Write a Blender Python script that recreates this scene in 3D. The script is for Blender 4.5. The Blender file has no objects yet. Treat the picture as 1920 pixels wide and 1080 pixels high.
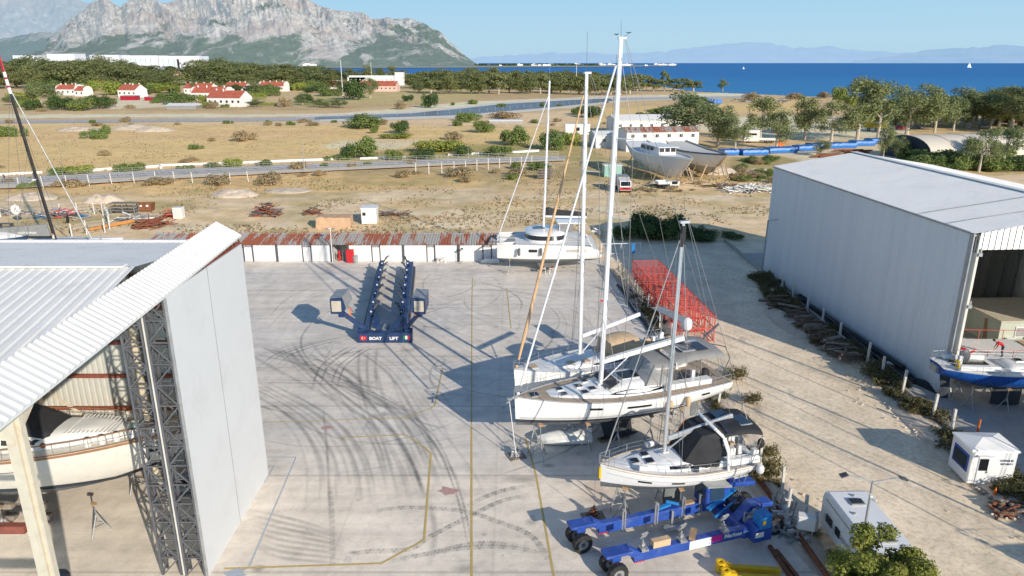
import bpy, math, random
import numpy as np
from mathutils import Vector, Matrix
R=math.radians; PI=math.pi
random.seed(7); rng=np.random.default_rng(7)
scn=bpy.context.scene; COL=scn.collection
# ---------------------------------------------------------------- survey: the place in metres (x right, y away, z up)
FL=1340.0; HC=25.0; PT=math.atan(423/FL); cP,sP=math.cos(PT),math.sin(PT)
def ray(u,v):
    x=(u-960)/FL; y=(540-v)/FL
    return x, cP+y*sP, -sP+y*cP
def G(u,v,z=0.0):
    x,y,w=ray(u,v); t=(z-HC)/w
    return Vector((x*t,y*t,z))
def GY(u,v,Y):
    x,y,w=ray(u,v); t=Y/y
    return Vector((x*t,Y,HC+w*t))
# ---------------------------------------------------------------- materials
def nt(name):
    m=bpy.data.materials.new(name); m.use_nodes=True; n=m.node_tree; n.nodes.clear()
    o=n.nodes.new('ShaderNodeOutputMaterial'); b=n.nodes.new('ShaderNodeBsdfPrincipled')
    n.links.new(b.outputs[0],o.inputs[0]); return m,n,b,o
def noise(n,scale,detail=4,rough=.55,vec=None,dist=0):
    t=n.nodes.new('ShaderNodeTexNoise'); t.inputs['Scale'].default_value=scale; t.inputs['Detail'].default_value=detail
    t.inputs['Roughness'].default_value=rough; t.inputs['Distortion'].default_value=dist
    if vec is not None: n.links.new(vec,t.inputs['Vector'])
    return t.outputs[0]
def ramp(n,fac,stops):
    r=n.nodes.new('ShaderNodeValToRGB'); e=r.color_ramp.elements
    while len(e)<len(stops): e.new(.5)
    for i,(p,c) in enumerate(stops):
        e[i].position=p; e[i].color=(c[0],c[1],c[2],1) if hasattr(c,'__len__') else (c,c,c,1)
    n.links.new(fac,r.inputs[0]); return r.outputs[0]
def mixc(n,fac,a,b,mode='MIX'):
    m=n.nodes.new('ShaderNodeMix'); m.data_type='RGBA'; m.blend_type=mode
    def s(sock,v):
        if hasattr(v,'is_linked') or hasattr(v,'links'): n.links.new(v,sock)
        elif hasattr(v,'__len__'): sock.default_value=(v[0],v[1],v[2],1)
        else: sock.default_value=v
    s(m.inputs[0],fac); s(m.inputs[6],a); s(m.inputs[7],b); return m.outputs[2]
def math_(n,op,a,b=None,clamp=False):
    m=n.nodes.new('ShaderNodeMath'); m.operation=op; m.use_clamp=clamp
    for i,v in enumerate((a,b)):
        if v is None: continue
        if hasattr(v,'links'): n.links.new(v,m.inputs[i])
        else: m.inputs[i].default_value=v
    return m.outputs[0]
def coords(n,kind='Object'):
    t=n.nodes.new('ShaderNodeTexCoord'); return t.outputs[kind]
def geopos(n):
    return n.nodes.new('ShaderNodeNewGeometry').outputs['Position']
def bump(n,b,h,st=.3,dist=.05):
    k=n.nodes.new('ShaderNodeBump'); k.inputs['Strength'].default_value=st; k.inputs['Distance'].default_value=dist
    n.links.new(h,k.inputs['Height']); n.links.new(k.outputs[0],b.inputs['Normal'])
def sc3(c,f): return tuple(min(1,x*f) for x in c)
def M(name,col,rough=.6,metal=0,var=.12,scale=2.0,bmp=0,bscale=20,dirt=None,dirt_amt=.25,alpha=None,spec=None,coat=0):
    m,n,b,o=nt(name); p=geopos(n)
    nz=noise(n,scale,6,.6,p)
    c=mixc(n,ramp(n,nz,[(.3,0),(.7,1)]),sc3(col,1-var),sc3(col,1+var))
    if dirt:
        d=noise(n,scale*.6+.3,8,.7,p,1.0)
        c=mixc(n,ramp(n,d,[(.52,0),(.72,dirt_amt)]),c,dirt)
    n.links.new(c,b.inputs['Base Color'])
    rr=ramp(n,noise(n,scale*4,4,.6,p),[(.3,max(0,rough-.1)),(.7,min(1,rough+.1))]); n.links.new(rr,b.inputs['Roughness'])
    b.inputs['Metallic'].default_value=metal
    if spec is not None: b.inputs['Specular IOR Level'].default_value=spec
    if coat: b.inputs['Coat Weight'].default_value=coat
    if bmp: bump(n,b,noise(n,bscale,5,.6,p),bmp,.03)
    if alpha is not None: b.inputs['Alpha'].default_value=alpha
    return m
def leafmat(name,c1,c2,rand=.35,trans=.25,sc=.35):
    m,n,b,o=nt(name); p=geopos(n)
    oi=n.nodes.new('ShaderNodeObjectInfo').outputs['Random']
    nz=noise(n,sc,3,.6,p)
    c=mixc(n,ramp(n,nz,[(.35,0),(.65,1)]),c1,c2)
    f=math_(n,'MULTIPLY',oi,rand); c=mixc(n,f,c,sc3((c2[0]*1.3,c2[1]*1.05,c2[2]*.8),1.15))
    w=noise(n,sc*9,2,.5,p); c=mixc(n,ramp(n,w,[(.4,.0),(.7,.55)]),c,sc3(c1,.55))
    n.links.new(c,b.inputs['Base Color']); b.inputs['Roughness'].default_value=.65; b.inputs['Specular IOR Level'].default_value=.25
    if trans:
        t=n.nodes.new('ShaderNodeBsdfTranslucent'); n.links.new(c,t.inputs[0])
        x=n.nodes.new('ShaderNodeMixShader'); x.inputs[0].default_value=trans
        n.links.new(b.outputs[0],x.inputs[1]); n.links.new(t.outputs[0],x.inputs[2]); n.links.new(x.outputs[0],o.inputs[0])
    return m
MT={}
def mk(k,*a,**kw): MT[k]=M(k,*a,**kw)
mk('white_paint',(.80,.80,.79),.45,var=.03,dirt=(.5,.47,.42),dirt_amt=.25)
mk('hull_white',(.86,.86,.84),.22,var=.015,scale=.6,dirt=(.6,.57,.5),dirt_amt=.14,coat=.4)
mk('deck_white',(.76,.76,.74),.5,var=.04,scale=1.5,dirt=(.5,.47,.42),dirt_amt=.3)
mk('off_white',(.66,.64,.58),.5,var=.05,dirt=(.4,.36,.3),dirt_amt=.3)
mk('antifoul_grey',(.13,.14,.145),.7,var=.2,scale=3,dirt=(.25,.25,.23),dirt_amt=.4)
mk('antifoul_dark',(.035,.045,.06),.7,var=.25,dirt=(.12,.12,.12),dirt_amt=.4)
mk('antifoul_blue',(.02,.04,.12),.6,var=.2)
mk('keel_black',(.03,.035,.045),.6,var=.2,dirt=(.1,.1,.1))
mk('keel_grey',(.16,.18,.185),.7,var=.2,dirt=(.25,.22,.18))
mk('teak',(.42,.33,.24),.7,var=.12,scale=6,dirt=(.3,.26,.2),dirt_amt=.3)
mk('teak_brown',(.30,.15,.07),.6,var=.2,scale=6)
mk('black_glass',(.015,.017,.02),.08,var=.1,spec=.6)
mk('glass_blue',(.03,.06,.10),.1,var=.1)
mk('window_dark',(.03,.03,.035),.25,var=.2)
mk('alu',(.62,.64,.66),.38,.55,var=.06)
mk('mast_white',(.78,.79,.80),.35,.1,var=.03)
mk('steel',(.45,.46,.47),.4,.7,var=.1)
mk('galv',(.38,.39,.39),.55,.4,var=.18,dirt=(.25,.2,.15))
mk('dark_steel',(.10,.105,.12),.55,.3,var=.2)
mk('truss_grey',(.13,.135,.15),.55,.2,var=.2)
mk('wire',(.22,.22,.23),.5,.5,var=.1)
mk('black_rubber',(.02,.02,.02),.75,var=.3,dirt=(.12,.11,.1),dirt_amt=.5,bmp=.3)
mk('black_cloth',(.025,.026,.03),.8,var=.25,bmp=.3,bscale=6)
mk('grey_cloth',(.26,.26,.255),.85,var=.1,bmp=.3,bscale=5)
mk('grey_cover',(.78,.78,.75),.85,var=.12,scale=3,bmp=.6,bscale=5,dirt=(.3,.28,.25))
mk('tan_cloth',(.58,.42,.26),.85,var=.12,bmp=.5,bscale=5)
mk('furl_orange',(.62,.40,.22),.8,var=.15,scale=4)
mk('beige',(.60,.54,.42),.6,var=.08,dirt=(.45,.28,.14),dirt_amt=.5)
mk('rust',(.22,.085,.04),.85,var=.4,scale=4,bmp=.4,dirt=(.1,.05,.03))
mk('red_brown',(.25,.07,.045),.75,var=.3,scale=4,dirt=(.35,.18,.1))
mk('red_primer',(.55,.09,.07),.6,var=.2,dirt=(.3,.1,.05))
mk('red',(.55,.02,.03),.5,var=.1)
mk('crimson',(.35,.01,.03),.5,var=.15)
mk('orange',(.75,.18,.03),.5,var=.1)
mk('orange_pipe',(.60,.27,.07),.6,var=.15)
mk('navy',(.018,.045,.13),.4,var=.2,dirt=(.12,.14,.17),dirt_amt=.5)
mk('lift_blue',(.02,.075,.36),.42,var=.2,scale=1.5,dirt=(.16,.19,.28),dirt_amt=.6)
mk('sky_blue',(.02,.20,.52),.5,var=.15)
mk('hull_blue',(.015,.09,.36),.25,var=.1)
mk('tarp_blue',(.015,.17,.52),.45,var=.2,bmp=.6,bscale=2)
mk('tarp_orange',(.55,.36,.22),.8,var=.15,scale=1,bmp=.7,bscale=2)
mk('yellow',(.72,.46,.01),.5,var=.12,dirt=(.35,.22,.02),dirt_amt=.4)
mk('magenta',(.6,.02,.25),.5)
mk('green_flag',(.0,.25,.08),.5)
mk('wood',(.38,.25,.14),.8,var=.3,scale=5,bmp=.3)
mk('wood_grey',(.26,.22,.18),.85,var=.35,scale=3,bmp=.4)
mk('log_brown',(.16,.11,.08),.9,var=.4,scale=3,bmp=.5)
mk('solar',(.035,.04,.055),.2,var=.2)
mk('roof_grey',(.84,.83,.79),.5,var=.04,scale=.4,dirt=(.5,.5,.48),dirt_amt=.4)
mk('canopy_white',(.74,.74,.72),.5,var=.03,scale=.6,dirt=(.5,.48,.44),dirt_amt=.3)
mk('roof_white',(.95,.93,.88),.55,var=.03,scale=.3,dirt=(.6,.6,.58),dirt_amt=.35)
mk('door_panel',(.66,.675,.68),.55,var=.02,scale=.3,dirt=(.48,.48,.47),dirt_amt=.3)
mk('wall_panel',(.68,.70,.71),.6,var=.03,scale=.4,dirt=(.4,.4,.38),dirt_amt=.45)
mk('inner_wall',(.52,.52,.47),.6,var=.05)
mk('pale_green',(.52,.56,.46),.6,var=.06,dirt=(.4,.35,.25),dirt_amt=.3)
mk('roof_red',(.46,.12,.07),.8,var=.2,scale=.4)
mk('pink_wall',(.72,.50,.42),.8,var=.05)
mk('house_wall',(.80,.79,.77),.8,var=.04,scale=.3)
mk('glass_green',(.30,.50,.45),.3,var=.15,scale=.2)
mk('concrete_old',(.42,.39,.34),.85,var=.15,bmp=.3)
mk('concrete_white',(.62,.60,.55),.85,var=.12)
mk('stone_pale',(.66,.58,.47),.9,var=.25,scale=1.2,bmp=.6,bscale=6)
mk('soil',(.60,.50,.39),.95,var=.18,scale=1,bmp=.6,bscale=5)
mk('bark',(.20,.15,.11),.9,var=.3,bmp=.5)
mk('bark_pale',(.50,.44,.37),.85,var=.2)
mk('plastic_white',(.75,.74,.72),.4,var=.04)
mk('skin',(.45,.27,.18),.6); mk('hair',(.03,.02,.015),.7); mk('jeans',(.03,.04,.07),.8); mk('shirt_red',(.6,.02,.03),.8)
mk('shirt_white',(.7,.7,.68),.8)
mk('canvas_cream',(.66,.60,.50),.8,var=.05,scale=.3)
mk('tent_dark',(.03,.045,.08),.6,var=.2)
mk('water_far_canal',(.10,.13,.17),.25,var=.3,scale=.15)
mk('line_yellow',(.55,.40,.12),.8,var=.2,scale=8,dirt=(.42,.38,.33),dirt_amt=.8)
mk('line_white',(.52,.49,.43),.8,var=.1,scale=4,dirt=(.42,.38,.33),dirt_amt=.7)
mk('line_blue',(.42,.47,.52),.85,var=.1,scale=4,dirt=(.42,.38,.33),dirt_amt=.8)
mk('line_pink',(.52,.30,.28),.85,var=.1,scale=4,dirt=(.42,.38,.33),dirt_amt=.9)
mk('rib_sheet',(.50,.48,.45),.6,.1,var=.1)
mk('clear_vinyl',(.35,.34,.34),.12,var=.1,alpha=.55)
mk('net',(.10,.10,.09),.9,var=.2,alpha=.6)
def rusty_sheet():
    m,n,b,o=nt('rusty_corrugated'); p=geopos(n)
    mp=n.nodes.new('ShaderNodeMapping'); mp.inputs['Scale'].default_value=(1.1,.15,.3); n.links.new(p,mp.inputs[0])
    f=noise(n,.8,4,.7,mp.outputs[0]); f2=noise(n,6,4,.6,p)
    s=math_(n,'ADD',f,math_(n,'MULTIPLY',math_(n,'SUBTRACT',f2,.5),.25))
    c=mixc(n,ramp(n,s,[(.47,0),(.52,1)]),(.40,.38,.35),(.36,.11,.05))
    n.links.new(c,b.inputs['Base Color']); b.inputs['Roughness'].default_value=.75
    return m
MT['rusty_sheet']=rusty_sheet()
MT['leaf_pine']=leafmat('pine_leaves',(.125,.175,.07),(.27,.30,.13))
MT['leaf_euca']=leafmat('eucalyptus_leaves',(.155,.21,.09),(.31,.36,.17))
MT['leaf_bush']=leafmat('bush_leaves',(0.126,0.196,0.063),(0.252,0.336,0.105),.3)
MT['leaf_dark']=leafmat('dark_leaves',(0.063,0.119,0.046),(0.126,0.196,0.063),.3)
MT['leaf_lime']=leafmat('lime_leaves',(0.252,0.336,0.063),(0.434,0.490,0.126),.3)
MT['leaf_dry']=leafmat('dry_leaves',(0.336,0.280,0.168),(0.532,0.434,0.266),.3)
MT['leaf_fig']=leafmat('fig_leaves',(.16,.21,.035),(.40,.40,.10),.1,.35,1.6)
MT['grass_dry']=leafmat('dry_grass_blades',(.30,.24,.15),(.40,.32,.20),.2,.2)
MT['grass_green']=leafmat('green_grass_blades',(.16,.155,.075),(.25,.23,.12),.3,.2)
# ---------------------------------------------------------------- mesh builder
class MB:
    def __init__(s): s.v=[]; s.f=[]; s.m=[]
    def add(s,vs,fs,mi=0):
        k=len(s.v); s.v.extend([tuple(a) for a in vs]); s.f.extend([tuple(i+k for i in f) for f in fs]); s.m.extend([mi]*len(fs)); return s
    def box(s,c,d,rz=0,mi=0,ry=0,rx=0):
        x,y,z=[a/2 for a in d]
        vs=[Vector((i*x,j*y,k*z)) for k in (-1,1) for j in (-1,1) for i in (-1,1)]
        if rz or ry or rx:
            mt=Matrix.Rotation(rz,3,'Z')@Matrix.Rotation(ry,3,'Y')@Matrix.Rotation(rx,3,'X'); vs=[mt@a for a in vs]
        vs=[a+Vector(c) for a in vs]
        return s.add(vs,[(0,2,3,1),(4,5,7,6),(0,1,5,4),(1,3,7,5),(3,2,6,7),(2,0,4,6)],mi)
    def box2(s,a,b,mi=0):
        return s.box([(a[i]+b[i])/2 for i in range(3)],[abs(b[i]-a[i]) for i in range(3)],mi=mi)
    def tube(s,a,b,r,r2=None,n=6,mi=0,caps=True,sq=1.0):
        a=Vector(a);b=Vector(b); r2=r if r2 is None else r2; d=(b-a)
        if d.length<1e-6: return s
        d.normalize(); u=d.orthogonal().normalized() if abs(d.z)<.9 else (Vector((1,0,0))-d*d.x).normalized(); w=d.cross(u)
        vs=[]
        for p,q in ((a,r),(b,r2)):
            for i in range(n):
                t=2*PI*(i+.5)/n; vs.append(p+u*math.cos(t)*q+w*math.sin(t)*q*sq)
        fs=[(i,(i+1)%n,n+(i+1)%n,n+i) for i in range(n)]
        if caps: fs+= [tuple(reversed(range(n))),tuple(range(n,2*n))]
        return s.add(vs,fs,mi)
    def path(s,pts,r,n=5,mi=0):
        for a,b in zip(pts[:-1],pts[1:]): s.tube(a,b,r,n=n,mi=mi)
        return s
    def beam(s,a,b,w,h,mi=0):
        a=Vector(a);b=Vector(b);d=(b-a).normalized(); u=Vector((0,0,1)).cross(d)
        if u.length<1e-3: u=Vector((1,0,0))
        u.normalize(); k=d.cross(u)
        vs=[p+u*i*w/2+k*j*h/2 for p in (a,b) for j in (-1,1) for i in (-1,1)]
        return s.add(vs,[(0,2,3,1),(4,5,7,6),(0,1,5,4),(1,3,7,5),(3,2,6,7),(2,0,4,6)],mi)
    def prism(s,poly,z0,z1,mi=0):
        n=len(poly); vs=[(p[0],p[1],z0) for p in poly]+[(p[0],p[1],z1) for p in poly]
        fs=[tuple(reversed(range(n))),tuple(range(n,2*n))]+[(i,(i+1)%n,n+(i+1)%n,n+i) for i in range(n)]
        return s.add(vs,fs,mi)
    def extr(s,poly,vec,mi=0):
        n=len(poly); vec=Vector(vec); vs=[Vector(p) for p in poly]; vs+= [p+vec for p in vs]
        fs=[tuple(range(n)),tuple(reversed(range(n,2*n)))]+[(i,n+i,n+(i+1)%n,(i+1)%n) for i in range(n)]
        return s.add(vs,fs,mi)
    def poly(s,pts,mi=0): return s.add(pts,[tuple(range(len(pts)))],mi)
    def loft(s,secs,mi=0,closed=False,caps=False,mfun=None):
        n=len(secs[0]); vs=[p for q in secs for p in q]; fs=[];k0=len(s.v)
        m=n if closed else n-1
        for i in range(len(secs)-1):
            for j in range(m):
                fs.append((i*n+j,i*n+(j+1)%n,(i+1)*n+(j+1)%n,(i+1)*n+j))
        s.add(vs,fs,mi)
        if mfun:
            for q,f in enumerate(fs):
                s.m[len(s.m)-len(fs)+q]=mfun(q//m,q%m)
        if caps: s.add(secs[0],[tuple(reversed(range(n)))],mi); s.add(secs[-1],[tuple(range(n))],mi)
        return s
    def blob(s,c,r,n=8,m=6,mi=0,jit=0):
        secs=[]
        for i in range(m+1):
            a=-PI/2+PI*i/m
            secs.append([(c[0]+r[0]*math.cos(a)*math.cos(2*PI*j/n)*(1+random.uniform(-jit,jit)),c[1]+r[1]*math.cos(a)*math.sin(2*PI*j/n)*(1+random.uniform(-jit,jit)),c[2]+r[2]*math.sin(a)) for j in range(n)])
        return s.loft(secs,mi,closed=True)
    def lathe(s,c,prof,n=10,mi=0):
        secs=[[(c[0]+r*math.cos(2*PI*j/n),c[1]+r*math.sin(2*PI*j/n),c[2]+z) for j in range(n)] for r,z in prof]
        return s.loft(secs,mi,closed=True)
    def wheel(s,c,r,w,axis,n=20,mi=0,tread=True):
        c=Vector(c);ax=Vector(axis).normalized();u=Vector((0,0,1));k=ax.cross(u).normalized()
        prof=[(.55,-.5),(.9,-.5),(1,-.36),(1,.36),(.9,.5),(.55,.5)]
        secs=[]
        for i in range(n+1):
            t=2*PI*i/n; e=1.0 if not tread or i%2 else .955
            secs.append([c+ax*(q*w)+(u*math.cos(t)+k*math.sin(t))*r*(p*e if p>=.9 else p) for p,q in prof])
        return s.loft(secs,mi)
    def build(s,name,mats,parent=None,smooth=False,world=True,loc=None,bevel=0):
        if not isinstance(mats,(list,tuple)): mats=[mats]
        me=bpy.data.meshes.new(name); V=s.v
        if parent is not None and world:
            inv=Matrix.LocRotScale(parent.location,parent.rotation_euler,None).inverted()
            if parent.parent: inv=Matrix.LocRotScale(parent.location,parent.rotation_euler,None).inverted()@Matrix.LocRotScale(parent.parent.location,parent.parent.rotation_euler,None).inverted()
            V=[tuple(inv@Vector(p)) for p in V]
        if parent is None and world:
            if loc is None:
                a=np.array(V); loc=(float(a[:,0].mean()),float(a[:,1].mean()),float(a[:,2].min()))
            V=[(p[0]-loc[0],p[1]-loc[1],p[2]-loc[2]) for p in V]
        me.from_pydata(V,[],s.f); me.polygons.foreach_set('material_index',s.m)
        for m in mats: me.materials.append(MT[m] if isinstance(m,str) else m)
        if smooth:
            me.polygons.foreach_set('use_smooth',[True]*len(me.polygons))
            try: me.set_sharp_from_angle(angle=R(40))
            except Exception: pass
        me.validate(); me.update()
        o=bpy.data.objects.new(name,me); COL.objects.link(o)
        if parent is not None: o.parent=parent
        elif loc is not None and world: o.location=loc
        if bevel:
            b=o.modifiers.new('bevel','BEVEL'); b.width=bevel; b.segments=1; b.limit_method='ANGLE'
        return o
def tag(o,label=None,cat=None,group=None,kind=None):
    if label: o['label']=label
    if cat: o['category']=cat
    if group: o['group']=group
    if kind: o['kind']=kind
    return o
def thing(name,label,cat,loc=(0,0,0),rz=0,group=None):
    o=bpy.data.objects.new(name,None); COL.objects.link(o); o.location=loc; o.rotation_euler=(0,0,rz); o.empty_display_size=.3
    return tag(o,label,cat,group)
def struct(o,label=None): return tag(o,label,None,None,'structure')
KIDS={}
def clone(root,loc,rz=None,label=None,scale=None,group=None):
    def kids(o): return [c for c in bpy.data.objects if c.parent==o]
    if root.name not in KIDS: KIDS[root.name]=[(c,kids(c)) for c in kids(root)]
    r=root.copy(); COL.objects.link(r); r.location=loc
    if rz is not None: r.rotation_euler=(0,0,rz)
    if scale is not None: r.scale=scale if hasattr(scale,'__len__') else (scale,)*3
    if label: r['label']=label
    if group: r['group']=group
    for c,gs in KIDS[root.name]:
        k=c.copy(); COL.objects.link(k); k.parent=r
        for g in gs:
            q=g.copy(); COL.objects.link(q); q.parent=k
    return r
def text(s,loc,size,rot,mat,parent,name='lettering',bold=0,ext=.01,sx=1,align='CENTER'):
    cu=bpy.data.curves.new('t','FONT'); cu.body=s; cu.size=size; cu.extrude=ext; cu.offset=bold; cu.align_x=align; cu.align_y='CENTER'; cu.resolution_u=3
    t=bpy.data.objects.new('t',cu); COL.objects.link(t)
    dg=bpy.context.evaluated_depsgraph_get(); me=bpy.data.meshes.new_from_object(t.evaluated_get(dg))
    bpy.data.objects.remove(t); me.materials.clear(); me.materials.append(MT[mat])
    o=bpy.data.objects.new(name,me); COL.objects.link(o); o.parent=parent; o.location=loc; o.rotation_euler=rot; o.scale=(sx,1,1); return o
def catmull(pts,step=.2):
    P=[np.array(p[:2],float) for p in pts]; P=[2*P[0]-P[1]]+P+[2*P[-1]-P[-2]]; out=[]
    for i in range(1,len(P)-2):
        a,b,c,d=P[i-1:i+3]; n=max(2,int(np.linalg.norm(c-b)/step)); t=np.linspace(0,1,n,endpoint=False)[:,None]
        out.append(.5*((2*b)+(-a+c)*t+(2*a-5*b+4*c-d)*t*t+(-a+3*b-3*c+d)*t**3))
    return np.vstack(out)
SUN_E=5.0; SKY_E=.14; SKY_D=0; SKY_O=3
# ================================================================ SETTING
def inpoly(px,py,poly):
    x=np.asarray(px);y=np.asarray(py); r=np.zeros(x.shape,bool); n=len(poly)
    for i in range(n):
        x1,y1=poly[i];x2,y2=poly[(i+1)%n]
        if y1==y2: continue
        r^=((y1>y)!=(y2>y))&(x<(x2-x1)*(y-y1)/(y2-y1)+x1)
    return r
def gridmesh(name,X,Y,Z,col=None,mat=None,aux=None):
    ny,nx=X.shape; me=bpy.data.meshes.new(name)
    me.vertices.add(nx*ny); co=np.empty((nx*ny,3),np.float32); co[:,0]=X.ravel();co[:,1]=Y.ravel();co[:,2]=Z.ravel()
    me.vertices.foreach_set('co',co.ravel())
    j,i=np.meshgrid(np.arange(ny-1),np.arange(nx-1),indexing='ij'); a=(j*nx+i).ravel()
    q=np.stack([a,a+1,a+nx+1,a+nx],1).astype(np.int32); nf=len(q)
    me.loops.add(nf*4); me.polygons.add(nf); me.loops.foreach_set('vertex_index',q.ravel())
    me.polygons.foreach_set('loop_start',np.arange(nf,dtype=np.int32)*4)
    try: me.polygons.foreach_set('loop_total',np.full(nf,4,np.int32))
    except Exception: pass
    me.polygons.foreach_set('use_smooth',np.ones(nf,bool))
    me.update(calc_edges=True)
    if col is not None:
        at=me.color_attributes.new('Col','FLOAT_COLOR','POINT'); c=np.ones((nx*ny,4),np.float32); c[:,:3]=col.reshape(-1,3)
        if aux is not None: c[:,3]=aux.ravel()
        at.data.foreach_set('color',c.ravel())
    me.materials.append(mat); o=bpy.data.objects.new(name,me); COL.objects.link(o); return o
def vnoise(x,y,seed=0):
    r=np.random.default_rng(seed).random((256,256)); xi=np.floor(x).astype(int);yi=np.floor(y).astype(int)
    fx=x-xi;fy=y-yi; fx=fx*fx*(3-2*fx);fy=fy*fy*(3-2*fy)
    a=r[yi%256,xi%256];b=r[yi%256,(xi+1)%256];c=r[(yi+1)%256,xi%256];d=r[(yi+1)%256,(xi+1)%256]
    return (a*(1-fx)+b*fx)*(1-fy)+(c*(1-fx)+d*fx)*fy
def fbm(x,y,o=5,seed=0,ridge=False,g=.5):
    s=0;a=1;t=0
    for k in range(o):
        n=vnoise(x*2**k+17*k,y*2**k+31*k,seed+k)
        if ridge: n=1-np.abs(2*n-1)
        s=s+a*n;t+=a;a*=g
    return s/t
def sstep(a,b,x): t=np.clip((x-a)/(b-a),0,1); return t*t*(3-2*t)
# ---- terrain vertex-colour material
def groundmat():
    m,n,b,o=nt('ground_soil_and_grass'); at=n.nodes.new('ShaderNodeVertexColor'); at.layer_name='Col'; p=geopos(n)
    c=at.outputs[0]
    f1=noise(n,.35,8,.65,p); f2=noise(n,3.2,6,.7,p); f3=noise(n,.06,5,.6,p)
    c=mixc(n,1.0,c,ramp(n,f1,[(.3,(.80,.78,.74)),(.7,(1.16,1.14,1.08))]),'MULTIPLY')
    c=mixc(n,1.0,c,ramp(n,f2,[(.28,(.68,.66,.6)),(.5,(1,1,1)),(.75,(1.2,1.2,1.2))]),'MULTIPLY')
    c=mixc(n,1.0,c,ramp(n,f3,[(.3,(.88,.88,.86)),(.7,(1.1,1.08,1.04))]),'MULTIPLY')
    n.links.new(c,b.inputs['Base Color']); b.inputs['Roughness'].default_value=.95; b.inputs['Specular IOR Level'].default_value=.15
    bump(n,b,f2,.25,.04); return m
SAND=(.50,.42,.33);SANDP=(.58,.52,.44);GOLD=(.55,.40,.22);GOLDP=(.58,.46,.29);ROUGH=(.34,.27,.17);GRN=(.15,.16,.07);OLIVE=(.22,.20,.11);PALE=(.60,.56,.50)
rows=np.concatenate([np.array([14.,20,26,32,40,48,56,64,72,80]),np.geomspace(88,3000,520)])
us=np.linspace(-.95,.95,560)
Yg,Ug=np.meshgrid(rows,us,indexing='ij'); Xg=Ug*(Yg+12)
Zg=np.zeros_like(Xg)
den=Yg*cP+HC*sP; PU=960+Xg*FL/den; PV=540+FL*np.tan(np.arctan2(HC,Yg)-PT)
# wobble so borders are ragged
wob=(fbm(Xg*.25,Yg*.25,4,3)-.5)
pu=PU+wob*30*(60/np.maximum(Yg,60)); pv=PV+wob*10*(100/np.maximum(Yg,100))+ (fbm(Xg*.05,Yg*.05,3,9)-.5)*5
col=np.empty(Xg.shape+(3,)); col[:]=SAND
def paint(poly,c,k=1.0):
    m=inpoly(pu,pv,poly); col[m]=col[m]*(1-k)+np.array(c)*k
paint([(-999,450),(3000,450),(3000,335),(-999,380)],(.52,.44,.35))
paint([(-999,385),(500,372),(900,350),(1500,330),(3000,330),(3000,118),(-999,118)],(.42,.34,.22))
paint([(-999,378),(420,362),(900,352),(900,322),(-999,350)],GOLD,.8)       # strip along the road
paint([(640,345),(1300,335),(1300,312),(640,318)],OLIVE,.5)
paint([(-999,332),(200,322),(600,300),(700,290),(900,290),(1020,262),(1060,240),(640,236),(-999,232)],GOLD)
paint([(-999,270),(600,262),(640,242),(-999,238)],(.50,.38,.24),.6)
paint([(600,275),(640,262),(800,262),(760,278),(640,282)],SANDP,.7)
paint([(600,300),(760,278),(860,270),(1100,270),(1140,300),(700,312)],(.21,.22,.09),.8)
paint([(-999,232),(640,236),(1050,238),(1130,206),(900,216),(640,226),(-999,226)],(.50,.41,.30))
paint([(-999,212),(620,206),(900,190),(1200,176),(1200,170),(880,178),(620,196),(-999,200)],ROUGH,.75)
paint([(-999,219),(620,213),(760,203),(900,189),(1200,178),(1430,174),(1430,178),(640,218),(-999,227)],PALE,.8)
paint([(520,199),(560,180),(700,172),(900,168),(900,184),(700,196)],(.36,.33,.18),.8)
paint([(545,197),(620,184),(650,190),(600,199)],(.14,.19,.07),.8)
paint([(200,205),(230,180),(330,178),(340,200)],SANDP,.8)
paint([(1100,206),(1300,196),(1500,188),(1500,212),(1300,212),(1100,236)],GOLD,.9)
paint([(1290,222),(1500,216),(1700,228),(1700,262),(1420,262),(1290,240)],SANDP,.9)
paint([(1360,292),(1400,278),(1900,262),(1900,300),(1440,312)],SANDP,.7)
paint([(1360,330),(1370,296),(1450,290),(1500,300),(1450,352),(1380,345)],(.27,.24,.12),.9)
paint([(1040,310),(1200,290),(1360,300),(1360,335),(1100,345)],(.24,.22,.12),.5)
paint([(1140,345),(1450,335),(1450,360),(1140,362)],(.50,.41,.31),.9)
for (x,y,rx,ry) in [(840,388,75,14),(900,372,60,7),(980,395,40,8),(1180,378,60,6),(1230,398,50,7),(1380,392,60,12),(1060,372,50,8),(1400,372,50,8),(560,385,25,6),(640,350,90,5),(1290,375,40,5),(1140,412,50,10),(1010,415,50,10),(720,428,25,5),(850,436,60,6),(500,440,25,5),(150,400,90,5),(70,415,90,7)]:
    d=((PU-x)/rx)**2+((PV-y)/ry)**2; m=np.clip(1-d,0,1)*sstep(.42,.62,fbm(Xg*.8,Yg*.5,4,int(x)))
    col=col*(1-m[...,None]*.9)+np.array((.26,.25,.12))*m[...,None]*.9
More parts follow.
